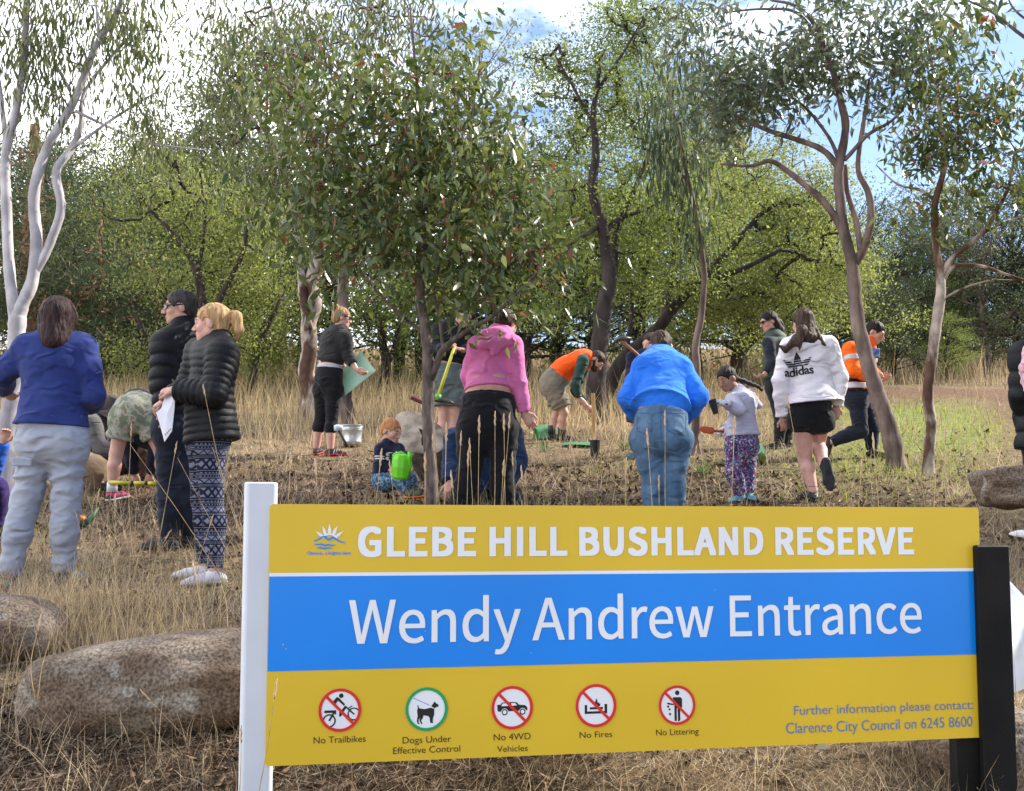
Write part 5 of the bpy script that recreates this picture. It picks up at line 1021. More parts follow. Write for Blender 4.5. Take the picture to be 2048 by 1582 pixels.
for q in range(3): m.box(a+np.array([.045+q*.028, -.043, -.035]), (.008, .006, .05), basis((.25, 0, 1)))
m.make('shoe_stripe', white_sh, A7['root'])
rt = root('corflute_sheet', 'creased pale green plastic sheet carried by the woman in black leggings', 'plastic sheet', P(715, 750, 15.1)); gm = mat('corflute', (.30, .44, .38), .45, (.36, .50, .44), scale=4, trans=.25)
c1, c2, c3, c4, c5, c6 = P(722, 703, 15.0), P(752, 741, 14.9), P(690, 791, 15.0), P(686, 738, 15.12), P(742, 730, 14.93), P(687, 765, 15.06)
for nm_, q4 in (('upper_fold', [c1, c5, c6, c4]), ('lower_fold', [c5, c2, c3, c6])):
    o_ = np.array([0, .008, 0]); part(nm_, q4+[p+o_ for p in q4], [(0, 1, 2, 3), (7, 6, 5, 4), (0, 4, 5, 1), (1, 5, 6, 2), (2, 6, 7, 3), (3, 7, 4, 0)], gm, rt, smooth=False)
# toddler
def camo2(t, co):
    v = N(t, 'ShaderNodeTexNoise'); v.inputs['Scale'].default_value = 26; t.links.new(co, v.inputs[0]); r = N(t, 'ShaderNodeValToRGB'); r.color_ramp.interpolation = 'CONSTANT'; e = r.color_ramp.elements
    e[0].color = (.04, .09, .15, 1); e[1].position = .46; e[1].color = (.10, .19, .30, 1); x = e.new(.53); x.color = (.28, .38, .50, 1); x = e.new(.58); x.color = (.05, .09, .13, 1); t.links.new(v.outputs['Fac'], r.inputs[0]); return r.outputs[0]
tn = cloth('jumper_navy', (.014, .016, .04)); boot = mat('boot_camo', (.05, .06, .035), .5, (.12, .13, .07), scale=30); bor = mat('boot_orange', (.75, .13, .01), .45)
A8 = person('toddler', 'ginger toddler in navy striped jumper sitting with a lime watering can', 11.0,
    dict(hd=(782, 863), nk=(779, 889), ch=(776, 908), wa=(772, 930), pe=(770, 955), s1=(762, 900, -.07), s2=(796, 899, .08), e1=(760, 928, -.08), w1=(778, 940, -.10), f1=(788, 939, -.12), e2=(806, 918, .08), w2=(815, 928, .02), f2=(810, 930, -.02), h1=(775, 962, -.05), h2=(785, 960, .05), k1=(800, 962, -.12), a1=(816, 984, -.16), k2=(822, 958, .06), a2=(824, 978, .02)),
    top=('jumper', tn, .020, .92, None, (.010, 12.)), bot=('camouflage_trousers', pattern_mat('camo_blue', None, camo2), .018, .9, (.008, 14.)), hair=('short', h_red), face=(.80, -.48, -.32), sc=.56, hl=.86, child=True, vox=.008, snap=(), hc=.5, sk=skin_p, toes={1: (.9, -.2, .15), 2: (1, 0, .1)}, g=1.15)
for i in (1, 2):
    a = A8['j'][f'a{i}']; kx = A8['j'][f'k{i}']; d = nrm(a-kx); b = a+d*.03
    up_ = nrm(np.array([.25, -.1, .95])); v, q = sdf_mesh([cone(lerp(kx, a, .55), b, .034, .032, k=.02, ca=True), cone(b, b+np.array([.075, -.02, .004]), .032, .028, k=.03)], .006); bo = part('boot', v, q, boot, A8['root'], 4)
    m = MB(); m.tube([b+np.array([-.03, 0, -.022]), b+np.array([.03, 0, -.026]), b+np.array([.11, -.02, -.010])], [.026, .030, .020], 10, sx=1); v, q = sdf_mesh([cone(b+np.array([-.02, 0, -.02]), b+np.array([.10, -.02, -.014]), .034, .031, .4, (.1, 1, 0))], .006); part('boot_sole', v, q, bor, bo, 4)
for w_ in (.36, .52):
    e, s_ = A8['j']['e1'], A8['j']['s1']; band(A8, 'sleeve_stripe', white_sh, [p for p in A8['topprims'] if p['t'] == 'c' and np.allclose(p['a'], s_) and np.allclose(p['b'], e)], lerp(s_, e, w_+.15), e-s_, .006, .003, .004)
for s, px in (('8', 779), ('6', 791)):
    v2, f2 = text_mesh(s, bold=.02); v2 = v2[:, :2]-v2[:, :2].mean(0); decal('number', v2*.10, f2, P(px, 913, 10.9), nrm(np.array([.9, -.44, 0])), np.array([0, 0, 1.]), A8, white_sh, .004)
# man with yellow mattock, mostly behind the sapling
A9 = person('mattock_man', 'person in black top and grey shorts holding a yellow handled mattock behind the sapling', 13.6,
    dict(hd=(925, 632, -.05), nk=(918, 655), ch=(908, 670), wa=(903, 712), pe=(900, 752), s1=(880, 662, .0), s2=(938, 662, .05), e1=(874, 705, -.12), w1=(896, 693, -.26), f1=(906, 690, -.3), e2=(945, 705, -.1), w2=(925, 700, -.25), f2=(914, 697, -.29), k1=(888, 820), a1=(884, 900), k2=(910, 822), a2=(905, 902)),
    top=('jumper', cloth('top_black', (.012, .012, .016)), .030, .85, (901, 722), WR), bot=('shorts', cloth('shorts_grey', (.10, .125, .13), (.14, .17, .17)), .045, -.86, (.016, 7.)), shoe=(m_rub,), hair=('short', h_brown), face=(-.2, -.9, -.4), vox=.012, sk=skin_p, toes={1: (-.3, -1, 0), 2: (.3, -1, 0)}, hc=1.1)
mty = mat('fibreglass_yellow', (.52, .50, .03), .4, (.6, .58, .06), scale=9); mtg = mat('grip_green', (.12, .35, .04), .5); stl = mat('steel_dark', (.05, .05, .05), .45, (.16, .14, .12), metal=.7, scale=20)
rt = root('mattock', 'mattock with a yellow handle held head down behind the sapling', 'mattock', P(876, 800, 13.25)); h0, h1_ = P(909, 694, 13.27), P(875, 796, 13.2)
m = MB(); m.tube([h0, lerp(h0, h1_, .5), h1_], [.020, .019, .023], 10, sx=.8); m.make('handle', mty, rt, smooth=True); m = MB(); m.tube([lerp(h0, h1_, .93), lerp(h0, h1_, 1.05)], .030, 10); m.make('collar', mtg, rt, smooth=True)
m = MB(); p = lerp(h0, h1_, 1.03); m.tube([p+np.array([-.10, 0, .045]), p, p+np.array([.12, 0, -.02]), p+np.array([.17, 0, -.04])], [.010, .028, .018, .008], 8); m.make('head', stl, rt, smooth=True)
# pink hoodie
pinkm = cloth('hoodie_pink', (.58, .14, .34), (.66, .18, .40), b=.35)
A10 = person('pink', 'person in pink hoodie and black trousers bending away right of the sapling', 10.0,
    dict(hd=(1012, 648, .16), nk=(1000, 668, .10), ch=(992, 708, .08), wa=(978, 765, 0), pe=(975, 835, -.06), s1=(955, 692, .05), s2=(1024, 690, .02), e1=(938, 752, .10), w1=(950, 800, .28), e2=(1038, 765, -.05), w2=(1048, 825, -.03), f2=(1062, 848, -.04), h1=(948, 862, -.04), h2=(1003, 862, -.04), k1=(936, 960, -.05), a1=(915, 1050, 0), k2=(1005, 960, -.05), a2=(1010, 1050, 0)),
    top=('hoodie', pinkm, .022, .98, (978, 782, -.02), (.014, 5.), None, .96), bot=('trousers', cloth('trousers_black', (.007, .007, .009), (.012, .012, .015), b=.2), .034, 1., (.012, 6.)), shoe=(m_rub,), hair=('bald', h_brown), face=(.5, .75, -.5), g=1.02, RR=dict(pe=.172, th=.088), vox=.010, hc=.5, fshow=False, sk=skin_p, toes={1: (-.1, 1, 0), 2: (.2, 1, 0)})
j = A10['j']; v, q = sdf_mesh([cone(P(965, 688, 9.93), P(1022, 684, 9.95), .040, .036, k=.04, w=(.012, 9.)), cone(P(1000, 672, 9.98), P(988, 705, 9.90), .075, .030, .6, (1, 0, 0), .04), cone(P(972, 670, 10.02), P(1012, 664, 10.04), .050, .048, k=.04)], .009); part('hood', v, q, pinkm, A10['root'], 4)
bv_ = cloth('bare_back', (.40, .23, .17)); v, q = sdf_mesh([cone(lerp(j['wa'], j['pe'], .1), j['pe'], .145*1.1+.012, .158*1.1+.014, .75, A10['side'], .04)], .010, cuts=[(P(975, 792, 9.9), np.array([0, .2, -1.]))]); part('bare_waist', v, q, skin_p, A10['root'], 4)
v, q = sdf_mesh([cone(lerp(j['wa'], j['pe'], .38), j['pe'], .195, .212, .78, A10['side'], .03, ca=True)], .010, cuts=[(P(975, 812, 9.9), np.array([0, .1, -1.]))]); part('waistband', v, q, MATS['trousers_black'], A10['root'], 4)
# kneeling person in navy behind the pink hoodie
A11 = person('kneel', 'person in dark navy kneeling behind the legs of the pink hoodie wearer', 11.0,
    dict(hd=(972, 872, -.12), nk=(968, 880, .0), ch=(966, 905, .02), wa=(968, 950, .06), pe=(972, 985, .12), s1=(912, 880), s2=(1022, 872), e1=(905, 930, -.05), w1=(900, 965, -.2), f1=(896, 980, -.25), e2=(1035, 925, -.05), w2=(1010, 970, -.22), h1=(950, 990, .1), h2=(995, 990, .1), k1=(925, 1005, -.25), a1=(935, 1015, .2), k2=(1025, 1005, -.2), a2=(1035, 1015, .1)),
    top=('jacket', cloth('jacket_navy', (.014, .03, .075)), .045, 1., (970, 975, .08), WR), bot=('trousers', cloth('trousers_ink', (.01, .012, .024)), .035, 1., WS), shoe=(mat('shoe_tan', (.3, .22, .12), .8),), hair=('short', h_brown), face=(0, -1, -.5), vox=.013, sk=skin_p, g=1.05, toes={1: (0, 1, 0), 2: (.8, -.4, 0)}, snap=())
# orange vest man
hvo = cloth('vest_orange', (.90, .085, .008), (.98, .12, .012), b=.2); khaki = cloth('shorts_khaki', (.17, .14, .10), (.22, .185, .14))
A12 = person('vest', 'bearded man in orange vest and khaki shorts bending to steady a wooden stake', 16.2,
    dict(hd=(1192, 722, -.05), nk=(1180, 716), ch=(1160, 722), wa=(1128, 738), pe=(1107, 764), s1=(1166, 722, -.18), s2=(1172, 728, .18), e1=(1151, 770, -.24), w1=(1158, 796, -.20), f1=(1170, 806, -.2), e2=(1150, 780, .16), w2=(1173, 812, .05), f2=(1187, 822, .0), h1=(1106, 772, -.09), h2=(1108, 770, .09), k1=(1128, 826, -.09), a1=(1124, 878, -.06), k2=(1116, 822, .09), a2=(1104, 874, .1)),
    top=('shirt', cloth('shirt_green', (.022, .05, .042), (.03, .065, .055)), .016, .75, None, WR), bot=('shorts', khaki, .042, -.80, (.016, 8.)), shoe=(mat('boot_black', (.012, .012, .01), .7, (.03, .03, .025), scale=20),), hair=('short', h_brown), face=(.62, -.25, -.78), up=(.9, 0, .6), vox=.010, hc={1: .9, 2: 1.3}, toes={1: (1, -.3, 0), 2: (.7, -.3, 0)}, hn={1: (.3, -1, .3), 2: (.2, -.8, .5)})
j = A12['j']; sd_ = A12['side']; v, q = sdf_mesh([cone(j['ch'], j['wa'], .150+.036, .135+.036, .74, sd_, .05, w=(.010, 6.)), cone(j['wa'], lerp(j['wa'], j['pe'], .55), .135+.036, .158+.034, .78, sd_, .05, cb=True), cone(lerp(j['nk'], j['ch'], .25), j['ch'], .115, .165, .68, sd_, .04, ca=True), cone(j['s1']*.72+j['ch']*.28, j['s2']*.72+j['ch']*.28, .072, .072, k=.03)], .010)
part('orange_vest', v, q, hvo, A12['root'], 4)
v, q = sdf_mesh([ell(A12['T'](0, .062, -.07), np.array([.050, .050, .046]), A12['Rh'], .02), cone(A12['T'](-.058, .01, -.03), A12['T'](-.030, .06, -.085), .020, .020), cone(A12['T'](.058, .01, -.03), A12['T'](.030, .06, -.085), .020, .020), ell(A12['T'](0, .108, -.045), np.array([.028, .022, .024]), A12['Rh'], .01, sub=True)], .006, rough=(.005, 60, (1, 1, 1))); part('beard', v, q, h_brown, A12['root'], 4)
m = MB(); e = lerp(j['e1'], j['w1'], .86); m.lathe(e, [(.036, -.012), (.040, 0), (.036, .012)], 14, basis(j['w1']-j['e1'])); m.box(e+np.array([-.01, -.042, 0]), (.034, .012, .034), basis(j['w1']-j['e1']), .004); m.make('wristwatch', m_rub, A12['root'])
for i in (1, 2): m = MB(); a = j[f'a{i}']; m.tube([a+np.array([0, 0, -.02]), a+np.array([0, 0, .085])], [.050, .050], 12); m.make('sock', m_rub, A12['root'], smooth=True)
wood = mat('wood_stake', (.36, .20, .08), .75, (.55, .34, .16), scale=12, stretch=(4, 4, .4)); rt = root('wooden_stake', 'tall wooden stake steadied by the man in the orange vest', 'stake', ground_at(1188, 886))
g0 = ground_at(1188, 886); m = MB(); m.box((P(1186, 795, g0[1])+g0)/2, (.042, .030, np.linalg.norm(P(1186, 795, g0[1])-g0)+.1), basis(P(1186, 795, g0[1])-g0), .004); m.make('shaft', wood, rt)
# pot on the ground and green tree guards
blkp = mat('pot_black', (.012, .012, .013), .5, (.02, .02, .022), scale=9)
def pot(name, label, base, h, r0, r1, R=None, m_=blkp, fill=True, nm='plant pot'):
    rt = root(name, label, nm, base); m = MB(); m.lathe(base, [(0, 0), (r0, 0), (r1, h*.93), (r1*1.08, h*.93), (r1*1.08, h), (r1*.95, h), (r1*.9, h*.85)], 16, R); m.make('pot_wall', m_, rt, smooth=False)
    if fill: Rr = np.eye(3) if R is None else R; m = MB(); m.lathe(np.array(base)+Rr@np.array([0, 0, h*.86]), [(r1*.9, 0), (r1*.5, .004), (0, .007)], 12, Rr); m.make('soil', mat('soil', (.03, .02, .013), .95, (.06, .04, .025), scale=60, bump=1), rt)
    return rt
b = ground_at(1190, 917); pot('tube_pot', 'black plastic tube pot standing on the litter below the stake', b, .20, .045, .055)
tgm = mat('guard_green', (.08, .30, .15), .5, (.13, .38, .20), scale=8, trans=.35)
def guard(label, px, py, L_, ang, hh=.16, nm='tree_guard'):
    b = ground_at(px, py); rt = root(nm, label, 'tree guard', b); a = math.radians(ang); d = np.array([math.cos(a), math.sin(a), .165*math.sin(a)]); u = np.array([0, 0, 1.]); s_ = np.array([-math.sin(a), math.cos(a), 0])
    pr = [(-.10, 0), (.10, 0), (.06, hh), (-.02, hh*.75)]; m = MB(); n = len(pr); vv = []
    for t in np.linspace(0, L_, 4):
        w_ = .01*math.sin(9*t)
        for sc_ in (1., .96): vv += [b+d*t+s_*x*sc_+u*(z*sc_+.012+w_) for x, z in pr]
    f = []
    for k in range(3):
        for i in range(n): f += [(k*8+i, k*8+(i+1) % n, k*8+8+(i+1) % n, k*8+8+i), (k*8+4+i, k*8+12+i, k*8+12+(i+1) % n, k*8+4+(i+1) % n)]
    for k in (0, 3):
        for i in range(n): f.append((k*8+i, k*8+4+i, k*8+4+(i+1) % n, k*8+(i+1) % n))
    m.add(vv, f); m.make('sleeve', tgm, rt)
guard('pale green plastic tree guard lying behind the boots of the orange vest man', 1072, 880, .30, 25); guard('flattened green tree guard in front of the boots of the orange vest man', 1128, 893, .34, -12, .04); guard('green tree guard in the grass right of the small girl', 1502, 912, .14, 20, .10)
guard('green tree guard edge showing beside the crouching person in the hat', 206, 955, .06, 60, .08)
# woman in blue jacket and jeans
bl = cloth('fleece_blue', (.02, .16, .70), (.03, .21, .82), b=.35, bs=200); jean = cloth('jeans', (.042, .095, .165), (.11, .19, .30), b=.4, bs=300, scale=7, stretch=(1.5, 1, .7))
A13 = person('blue', 'person in bright blue fleece and jeans bending away from the camera', 9.85,
    dict(hd=(1322, 694, .42), nk=(1322, 712, .32), ch=(1324, 742, .22), wa=(1323, 800, .04), pe=(1322, 862, -.06), s1=(1290, 738, .20), s2=(1360, 740, .20), e1=(1256, 795, .10), w1=(1284, 842, .32), e2=(1396, 795, .10), w2=(1364, 842, .32), h1=(1290, 880, -.05), h2=(1356, 880, -.05), k1=(1308, 958, -.02), a1=(1306, 1040, .02), k2=(1346, 958, -.02), a2=(1350, 1042, .02)),
    top=('fleece', bl, .036, .98, (1323, 812, .0), (.017, 4.5), None, .99), bot=('jeans', jean, .018, 1., (.011, 8.)), RR=dict(th=.074, kn=.066, cf=.062, an=.05), shoe=(m_rub,), hair=('short', h_brown), face=(0, .75, -.66), up=(0, .6, .8), g=1.16, vox=.010, fshow=False, toes={1: (-.1, 1, 0), 2: (.1, 1, 0)})
v, q = sdf_mesh([cone(P(1300, 716, 10.12), P(1342, 716, 10.12), .050, .050, k=.03), cone(P(1321, 716, 10.14), P(1321, 706, 10.2), .085, .072, .75, (1, 0, 0), .02, cb=True)], .009); part('collar', v, q, bl, A13['root'], 4)
pk = cloth('jeans_seam', (.05, .10, .18), b=.3)
def jpocket(x0, x1, y0, y1): return [(x0, y0), (x1, y0), (x1-1, y1-7), ((x0+x1)/2, y1), (x0+1, y1-7)]
bvj = None
def onto(objname_ex, obj, pts_px, off=.004):
    me = obj.data; par = np.array(objname_ex['root'].location); bv = BVHTree.FromPolygons([Vector(v.co)+Vector(par) for v in me.vertices], [tuple(p.vertices) for p in me.polygons]); o = np.array([0, 0, CAMZ]); out = []
    for px, py in pts_px:
        d = nrm(P(px, py, 5)-o); h = bv.ray_cast(Vector(o), Vector(d)); out.append(np.array(h[0])-d*off if h[0] is not None else None)
    return out
def seam(ex, obj, pts, r, m_, name='seam'):
    d = []
    for i in range(len(pts)-1):
        for t in np.linspace(0, 1, 6, endpoint=False): d.append((pts[i][0]*(1-t)+pts[i+1][0]*t, pts[i][1]*(1-t)+pts[i+1][1]*t))
    d.append(pts[-1]); q = [p for p in onto(ex, obj, d, .001) if p is not None]
    if len(q) > 2: m = MB(); m.tube(q, r, 5); return m.make(name, m_, ex['root'], smooth=True)
for x0, x1 in ((1274, 1304), (1334, 1372)): seam(A13, A13['botobj'], jpocket(x0, x1, 826, 868)+[(x0, 826)], .0028, pk, 'pocket_seam')
seam(A13, A13['botobj'], [(1321, 812), (1321, 835), (1322, 860), (1322, 885)], .003, pk, 'centre_seam')
seam(A13, A13['topobj'], [(1268, 735), (1262, 765), (1270, 800)], .003, bl, 'sleeve_seam')
# person beyond with a mattock on the shoulder
A14 = person('shoulder_mattock', 'person in navy top behind the blue fleece, mattock on the shoulder', 14.6,
    dict(hd=(1302, 688), nk=(1296, 712), ch=(1290, 734), wa=(1288, 768), pe=(1288, 806), s1=(1265, 716, -.05), s2=(1316, 718, .1), e1=(1262, 752, -.1), w1=(1280, 732, -.2), e2=(1320, 755, .1), w2=(1310, 785, 0), k1=(1272, 860), a1=(1272, 915), k2=(1298, 860), a2=(1300, 915)),
    top=('shirt', navy2, .02, .9, (1288, 800), WR), bot=('shorts', cloth('shorts_dark', (.02, .02, .025)), .035, -.7, WS), shoe=(mat('runner_teal', (.05, .22, .28), .6, (.02, .05, .07), scale=30), m_rub), hair=('short', h_brown), face=(-.7, -.6, -.2), vox=.013, fshow=False, toes={1: (-.6, -.8, 0), 2: (0, -1, 0)}, sk=skin_p)
rt = root('pickaxe', 'mattock with wooden handle resting on a shoulder behind the blue fleece', 'mattock', P(1242, 685, 14.3)); h0, h1_ = P(1240, 679, 14.3), P(1296, 727, 14.45); m = MB(); m.tube([h0, lerp(h0, h1_, .5), h1_], [.020, .017, .016], 8); m.make('handle', mat('wood_red', (.22, .09, .045), .6, (.32, .15, .08), scale=14), rt, smooth=True)
m = MB(); m.tube([h0+np.array([-.075, 0, -.05]), h0+np.array([-.03, 0, .0]), h0+np.array([.03, 0, .012]), h0+np.array([.11, 0, .012])], [.012, .026, .030, .014], 8); m.make('head', stl, rt, smooth=True)
# small girl
def floral(t, co):
    v = N(t, 'ShaderNodeTexVoronoi'); v.inputs['Scale'].default_value = 75; t.links.new(co, v.inputs[0]); s = N(t, 'ShaderNodeSeparateColor'); t.links.new(v.outputs['Color'], s.inputs[0]); r = N(t, 'ShaderNodeValToRGB'); r.color_ramp.interpolation = 'CONSTANT'; e = r.color_ramp.elements
    e[0].color = (.04, .03, .08, 1); e[1].position = .35; e[1].color = (.20, .05, .13, 1)
    for p, c in ((.52, (.10, .22, .30)), (.66, (.14, .08, .26)), (.8, (.36, .18, .28)), (.92, (.45, .50, .55))): x = e.new(p); x.color = (*c, 1)
    t.links.new(s.outputs[0], r.inputs[0]); return r.outputs[0]
hg = cloth('hoodie_lilac_grey', (.40, .38, .45), (.46, .44, .52), b=.35); fcan = mat('runner_aqua', (.05, .26, .34), .6, (.2, .4, .5), scale=30)
A15 = person('girl', 'small girl with a dark braid in pale grey hoodie and floral leggings', 11.0,
    dict(hd=(1454, 758, -.04), nk=(1478, 786, 0), ch=(1484, 812), wa=(1484, 848), pe=(1484, 885), s1=(1466, 802, -.10), s2=(1502, 804, .10), e1=(1478, 820, -.26), w1=(1452, 808, -.30), f1=(1434, 803, -.32), e2=(1474, 838, .12), w2=(1452, 858, .02), f2=(1438, 862, -.02), h1=(1474, 892, -.06), h2=(1494, 892, .06), k1=(1465, 945, -.08), a1=(1482, 996, -.02), k2=(1496, 942, .06), a2=(1496, 1004, .04)),
    top=('hoodie', hg, .022, .95, (1486, 872), (.010, 9.), None, 1.12), bot=('floral_leggings', pattern_mat('floral', None, floral), .022, 1., (.007, 14.)), shoe=(fcan, m_rub), hair=('braid', h_black), face=(-.72, -.55, -.42), up=(-.1, 0, 1), sc=.70, hl=.84, child=True, vox=.008, hc={1: 1.1, 2: 1.3}, toes={1: (-.8, -.5, 0), 2: (.3, -.8, 0)}, sk=skin2, hn={1: (0, -.6, .8), 2: (0, -.5, .8)}, g=1.18)
T = A15['T']; m = MB(); pts = [T(-.0, -.09, -.02), P(1488, 762, 11.05), P(1503, 768, 11.1), P(1514, 772, 11.15), P(1524, 780, 11.2)]; sp = spline(pts, 5); m.tube(sp, [.024*(1.-.5*i/len(sp))*(1+.22*math.sin(i*1.7)) for i in range(len(sp))], 9); m.make('braid', h_black, A15['root'], smooth=True)
v, q = sdf_mesh([cone(P(1496, 792, 11.06), P(1516, 810, 11.10), .050, .034, k=.03, w=(.01, 14.)), cone(P(1482, 790, 11.12), P(1500, 788, 11.16), .042, .045, k=.03), cone(P(1475, 795, 10.93), P(1492, 800, 11.0), .030, .036, k=.02)], .008); part('hood', v, q, hg, A15['root'], 4)
glm = mat('glove_speckled', (.55, .53, .55), .85, (.06, .05, .05), scale=55, lo=.56, hi=.60)
for i in (1, 2):
    w_, f_ = A15['j'][f'w{i}'], A15['j'][f'f{i}']; nm = (0, -.6, .8) if i == 1 else (0, -.5, .8); pr = hand_prims(w_, nrm(f_-w_), nm, .80, 1.1 if i == 1 else 1.3, 1 if i == 1 else -1)
    for p in pr: p['ra'] += .0035; p['rb'] += .0035
    pr.append(cone(w_-nrm(f_-w_)*.03, w_+nrm(f_-w_)*.01, .030, .028, k=.01)); v, q = sdf_mesh(pr, .0045); part('glove', v, q, glm, A15['root'], 4)
pot('tube_pot', 'black tube pot held up in the gloved hand of the small girl', P(1432, 828, 10.66), .118, .022, .032, basis(P(1422, 800, 10.66)-P(1430, 828, 10.66), (1, 0, 0)))
rt = root('hand_trowel', 'orange hand trowel held low by the small girl', 'trowel', P(1420, 861, 10.9)); om = mat('orange_plastic', (.42, .075, .02), .45); v, q = sdf_mesh([cone(P(1405, 858, 10.9), P(1421, 861, 10.9), .020, .033, .35, (0, .2, 1), .02), cone(P(1402, 857, 10.9), P(1408, 859, 10.9), .010, .020, .4, (0, .2, 1), .02)], .005); part('blade', v, q, om, rt, 4)
m = MB(); m.tube([P(1424, 861, 10.9), P(1434, 862, 10.92), P(1448, 863, 10.94)], [.012, .009, .011], 8); m.make('handle', om, rt, smooth=True)
# woman with dark hair and green vest
A16 = person('green_vest', 'woman with dark hair and sunglasses in green puffer vest behind the white hoodie', 15.6,
    dict(hd=(1538, 643), nk=(1548, 668), ch=(1552, 692), wa=(1552, 728), pe=(1555, 768), s1=(1537, 686, -.17), s2=(1565, 688, .17), e1=(1545, 725, -.22), w1=(1528, 750, -.24), f1=(1514, 754, -.25), e2=(1560, 730, .16), w2=(1548, 760, .1), h1=(1550, 778, -.08), h2=(1560, 778, .08), k1=(1560, 832, -.08), a1=(1558, 884, -.08), k2=(1572, 832, .08), a2=(1574, 884, .1)),
    top=('jumper', cloth('jumper_dark', (.02, .025, .035)), .018, .8, (1554, 762), WR), bot=('trousers', cloth('trousers_dark', (.015, .015, .018)), .02, 1., WS), shoe=(m_rub, mat('sole_dark', (.1, .1, .1), .7)), hair=('long', h_black), face=(-.95, -.2, -.3), vox=.012, toes={1: (-1, -.2, 0), 2: (-1, -.2, 0)}, sk=skin_p)
shades(A16); j = A16['j']; gv = mat('vest_green', (.03, .055, .045), .7, (.045, .075, .06), scale=7, bump=.3)
v, q = sdf_mesh([cone(j['ch'], j['wa'], .185, .170, .76, A16['side'], .05, q=(.09, .016)), cone(j['wa'], lerp(j['wa'], j['pe'], .75), .170, .190, .8, A16['side'], .05, cb=True, q=(.09, .016)), cone(lerp(j['ch'], j['nk'], .3), lerp(j['nk'], j['hd'], .25), .13, .082, k=.04, cb=True), cone(j['s1']*.75+j['ch']*.25, j['s2']*.75+j['ch']*.25, .085, .085, k=.03)], .011); part('puffer_vest', v, q, gv, A16['root'], 4)
T = A16['T']; m = MB(); m.tube(spline([T(0, -.09, .0), T(.02, -.14, -.05), T(.03, -.15, -.12), T(.04, -.13, -.18)], 4), [.03, .034, .034, .034, .032, .03, .03, .028, .026, .022, .018, .014, .008], 8); m.make('ponytail', h_black, A16['root'], smooth=True)
# teenager in white hoodie
wh = cloth('hoodie_white', (.66, .61, .63), (.72, .67, .69), b=.3)
A17 = person('white', 'dark haired girl in white hoodie and black shorts walking away', 11.0,
    dict(hd=(1606, 648, .02), nk=(1614, 680, .03), ch=(1618, 712, 0), wa=(1624, 770, 0), pe=(1620, 818, 0), s1=(1580, 694, -.02), s2=(1656, 692, .02), e1=(1560, 762, -.02), w1=(1566, 834, .05), f1=(1570, 858, .08), e2=(1680, 752, .02), w2=(1672, 812, .06), f2=(1672, 832, .08), h1=(1603, 842, 0), h2=(1642, 842, .02), k1=(1610, 922, .06), a1=(1627, 1002, -.05), k2=(1636, 890, .16), a2=(1648, 934, -.10)),
    top=('hoodie', wh, .028, .98, (1628, 805), (.018, 6.), None, 1.30), bot=('shorts', MATS['leggings_black'], .022, -.14, None), shoe=(mat('runner_white_black', (.02, .02, .022), .6, (.3, .3, .3), scale=25, lo=.6, hi=.64), m_rub), hair=('long', h_brown), face=(-.25, .95, -.1), vox=.009, snap=(1,), hc=.6, toes={1: (-.2, 1, 0), 2: (.1, -.05, -1)}, sk=skin_p, g=1.0)
v, q = sdf_mesh([cone(P(1572, 690, 10.94), P(1600, 694, 10.88), .036, .030, k=.05, w=(.012, 9.)), cone(P(1600, 694, 10.88), P(1642, 684, 10.93), .030, .030, k=.05), cone(P(1575, 686, 11.0), P(1600, 672, 11.08), .040, .045, k=.04), cone(P(1640, 684, 10.98), P(1620, 672, 11.08), .035, .045, k=.04)], .009); part('hood', v, q, wh, A17['root'], 4)
hp = [cone(P(1594, 676, 10.92), P(1572, 700, 10.82), .040, .022, k=.02), cone(P(1572, 700, 10.82), P(1552, 688, 10.84), .022, .008, k=.02), cone(P(1604, 660, 10.88), P(1598, 688, 10.84), .050, .022, .7, (1, 0, 0), .03), cone(P(1598, 690, 10.84), P(1600, 700, 10.82), .016, .005, k=.02), cone(P(1625, 660, 10.95), P(1650, 690, 10.9), .045, .012, k=.02)]
v, q = sdf_mesh(hp, .007, rough=(.010, 60, (1.6, 1.6, .35))); part('loose_hair', v, q, h_brown, A17['root'], 4)
nn = A17; ux = nrm(P(1640, 700, 10.7)-P(1570, 708, 10.72)); uy = nrm(np.array([.12, .1, 1.])-ux*np.dot([.12, .1, 1.], ux)); og = P(1603, 726, 10.7); ink = mat('print_black', (.012, .014, .022), .7)
bv17 = None
def dec17(name, v2, f):
    all_v = np.concatenate([A17['topv']]); return decal(name, v2, f, og, ux, uy, A17, ink, .005)
pxm = 11.0/2700
v2, f2 = text_mesh('adidas', bold=.022, space=.96); v2 = v2[:, :2]; v2 = (v2-[v2[:, 0].min(), 0]); v2 = v2/v2[:, 0].max()*57*pxm-np.array([28*pxm, 14*pxm*.9]); dec17('lettering', v2, f2)
def petal(ax_, ln, wd, n=9, base=(0, 0)):
    a = math.radians(ax_); o = []
    for t in np.linspace(0, 1, n): o.append((t, wd*math.sin(math.pi*min(1, t**.75))))
    pts = [(t*ln, w_) for t, w_ in o]+[(t*ln, -w_) for t, w_ in o[::-1][1:-1]]; return [(base[0]+x*math.cos(a)-y*math.sin(a), base[1]+x*math.sin(a)+y*math.cos(a)) for x, y in pts]
def clip_poly(poly, y0, y1):
    def cut(p, yv, keep_above):
        o = []
        for i in range(len(p)):
            a, b = p[i], p[(i+1) % len(p)]; ina = (a[1] >= yv) == keep_above; inb = (b[1] >= yv) == keep_above
            if ina: o.append(a)
            if ina != inb: t = (yv-a[1])/(b[1]-a[1]); o.append((a[0]+(b[0]-a[0])*t, yv))
        return o
    q = cut(poly, y0, True); return cut(q, y1, False) if len(q) > 2 else []
cu = np.array([0, -3])*pxm
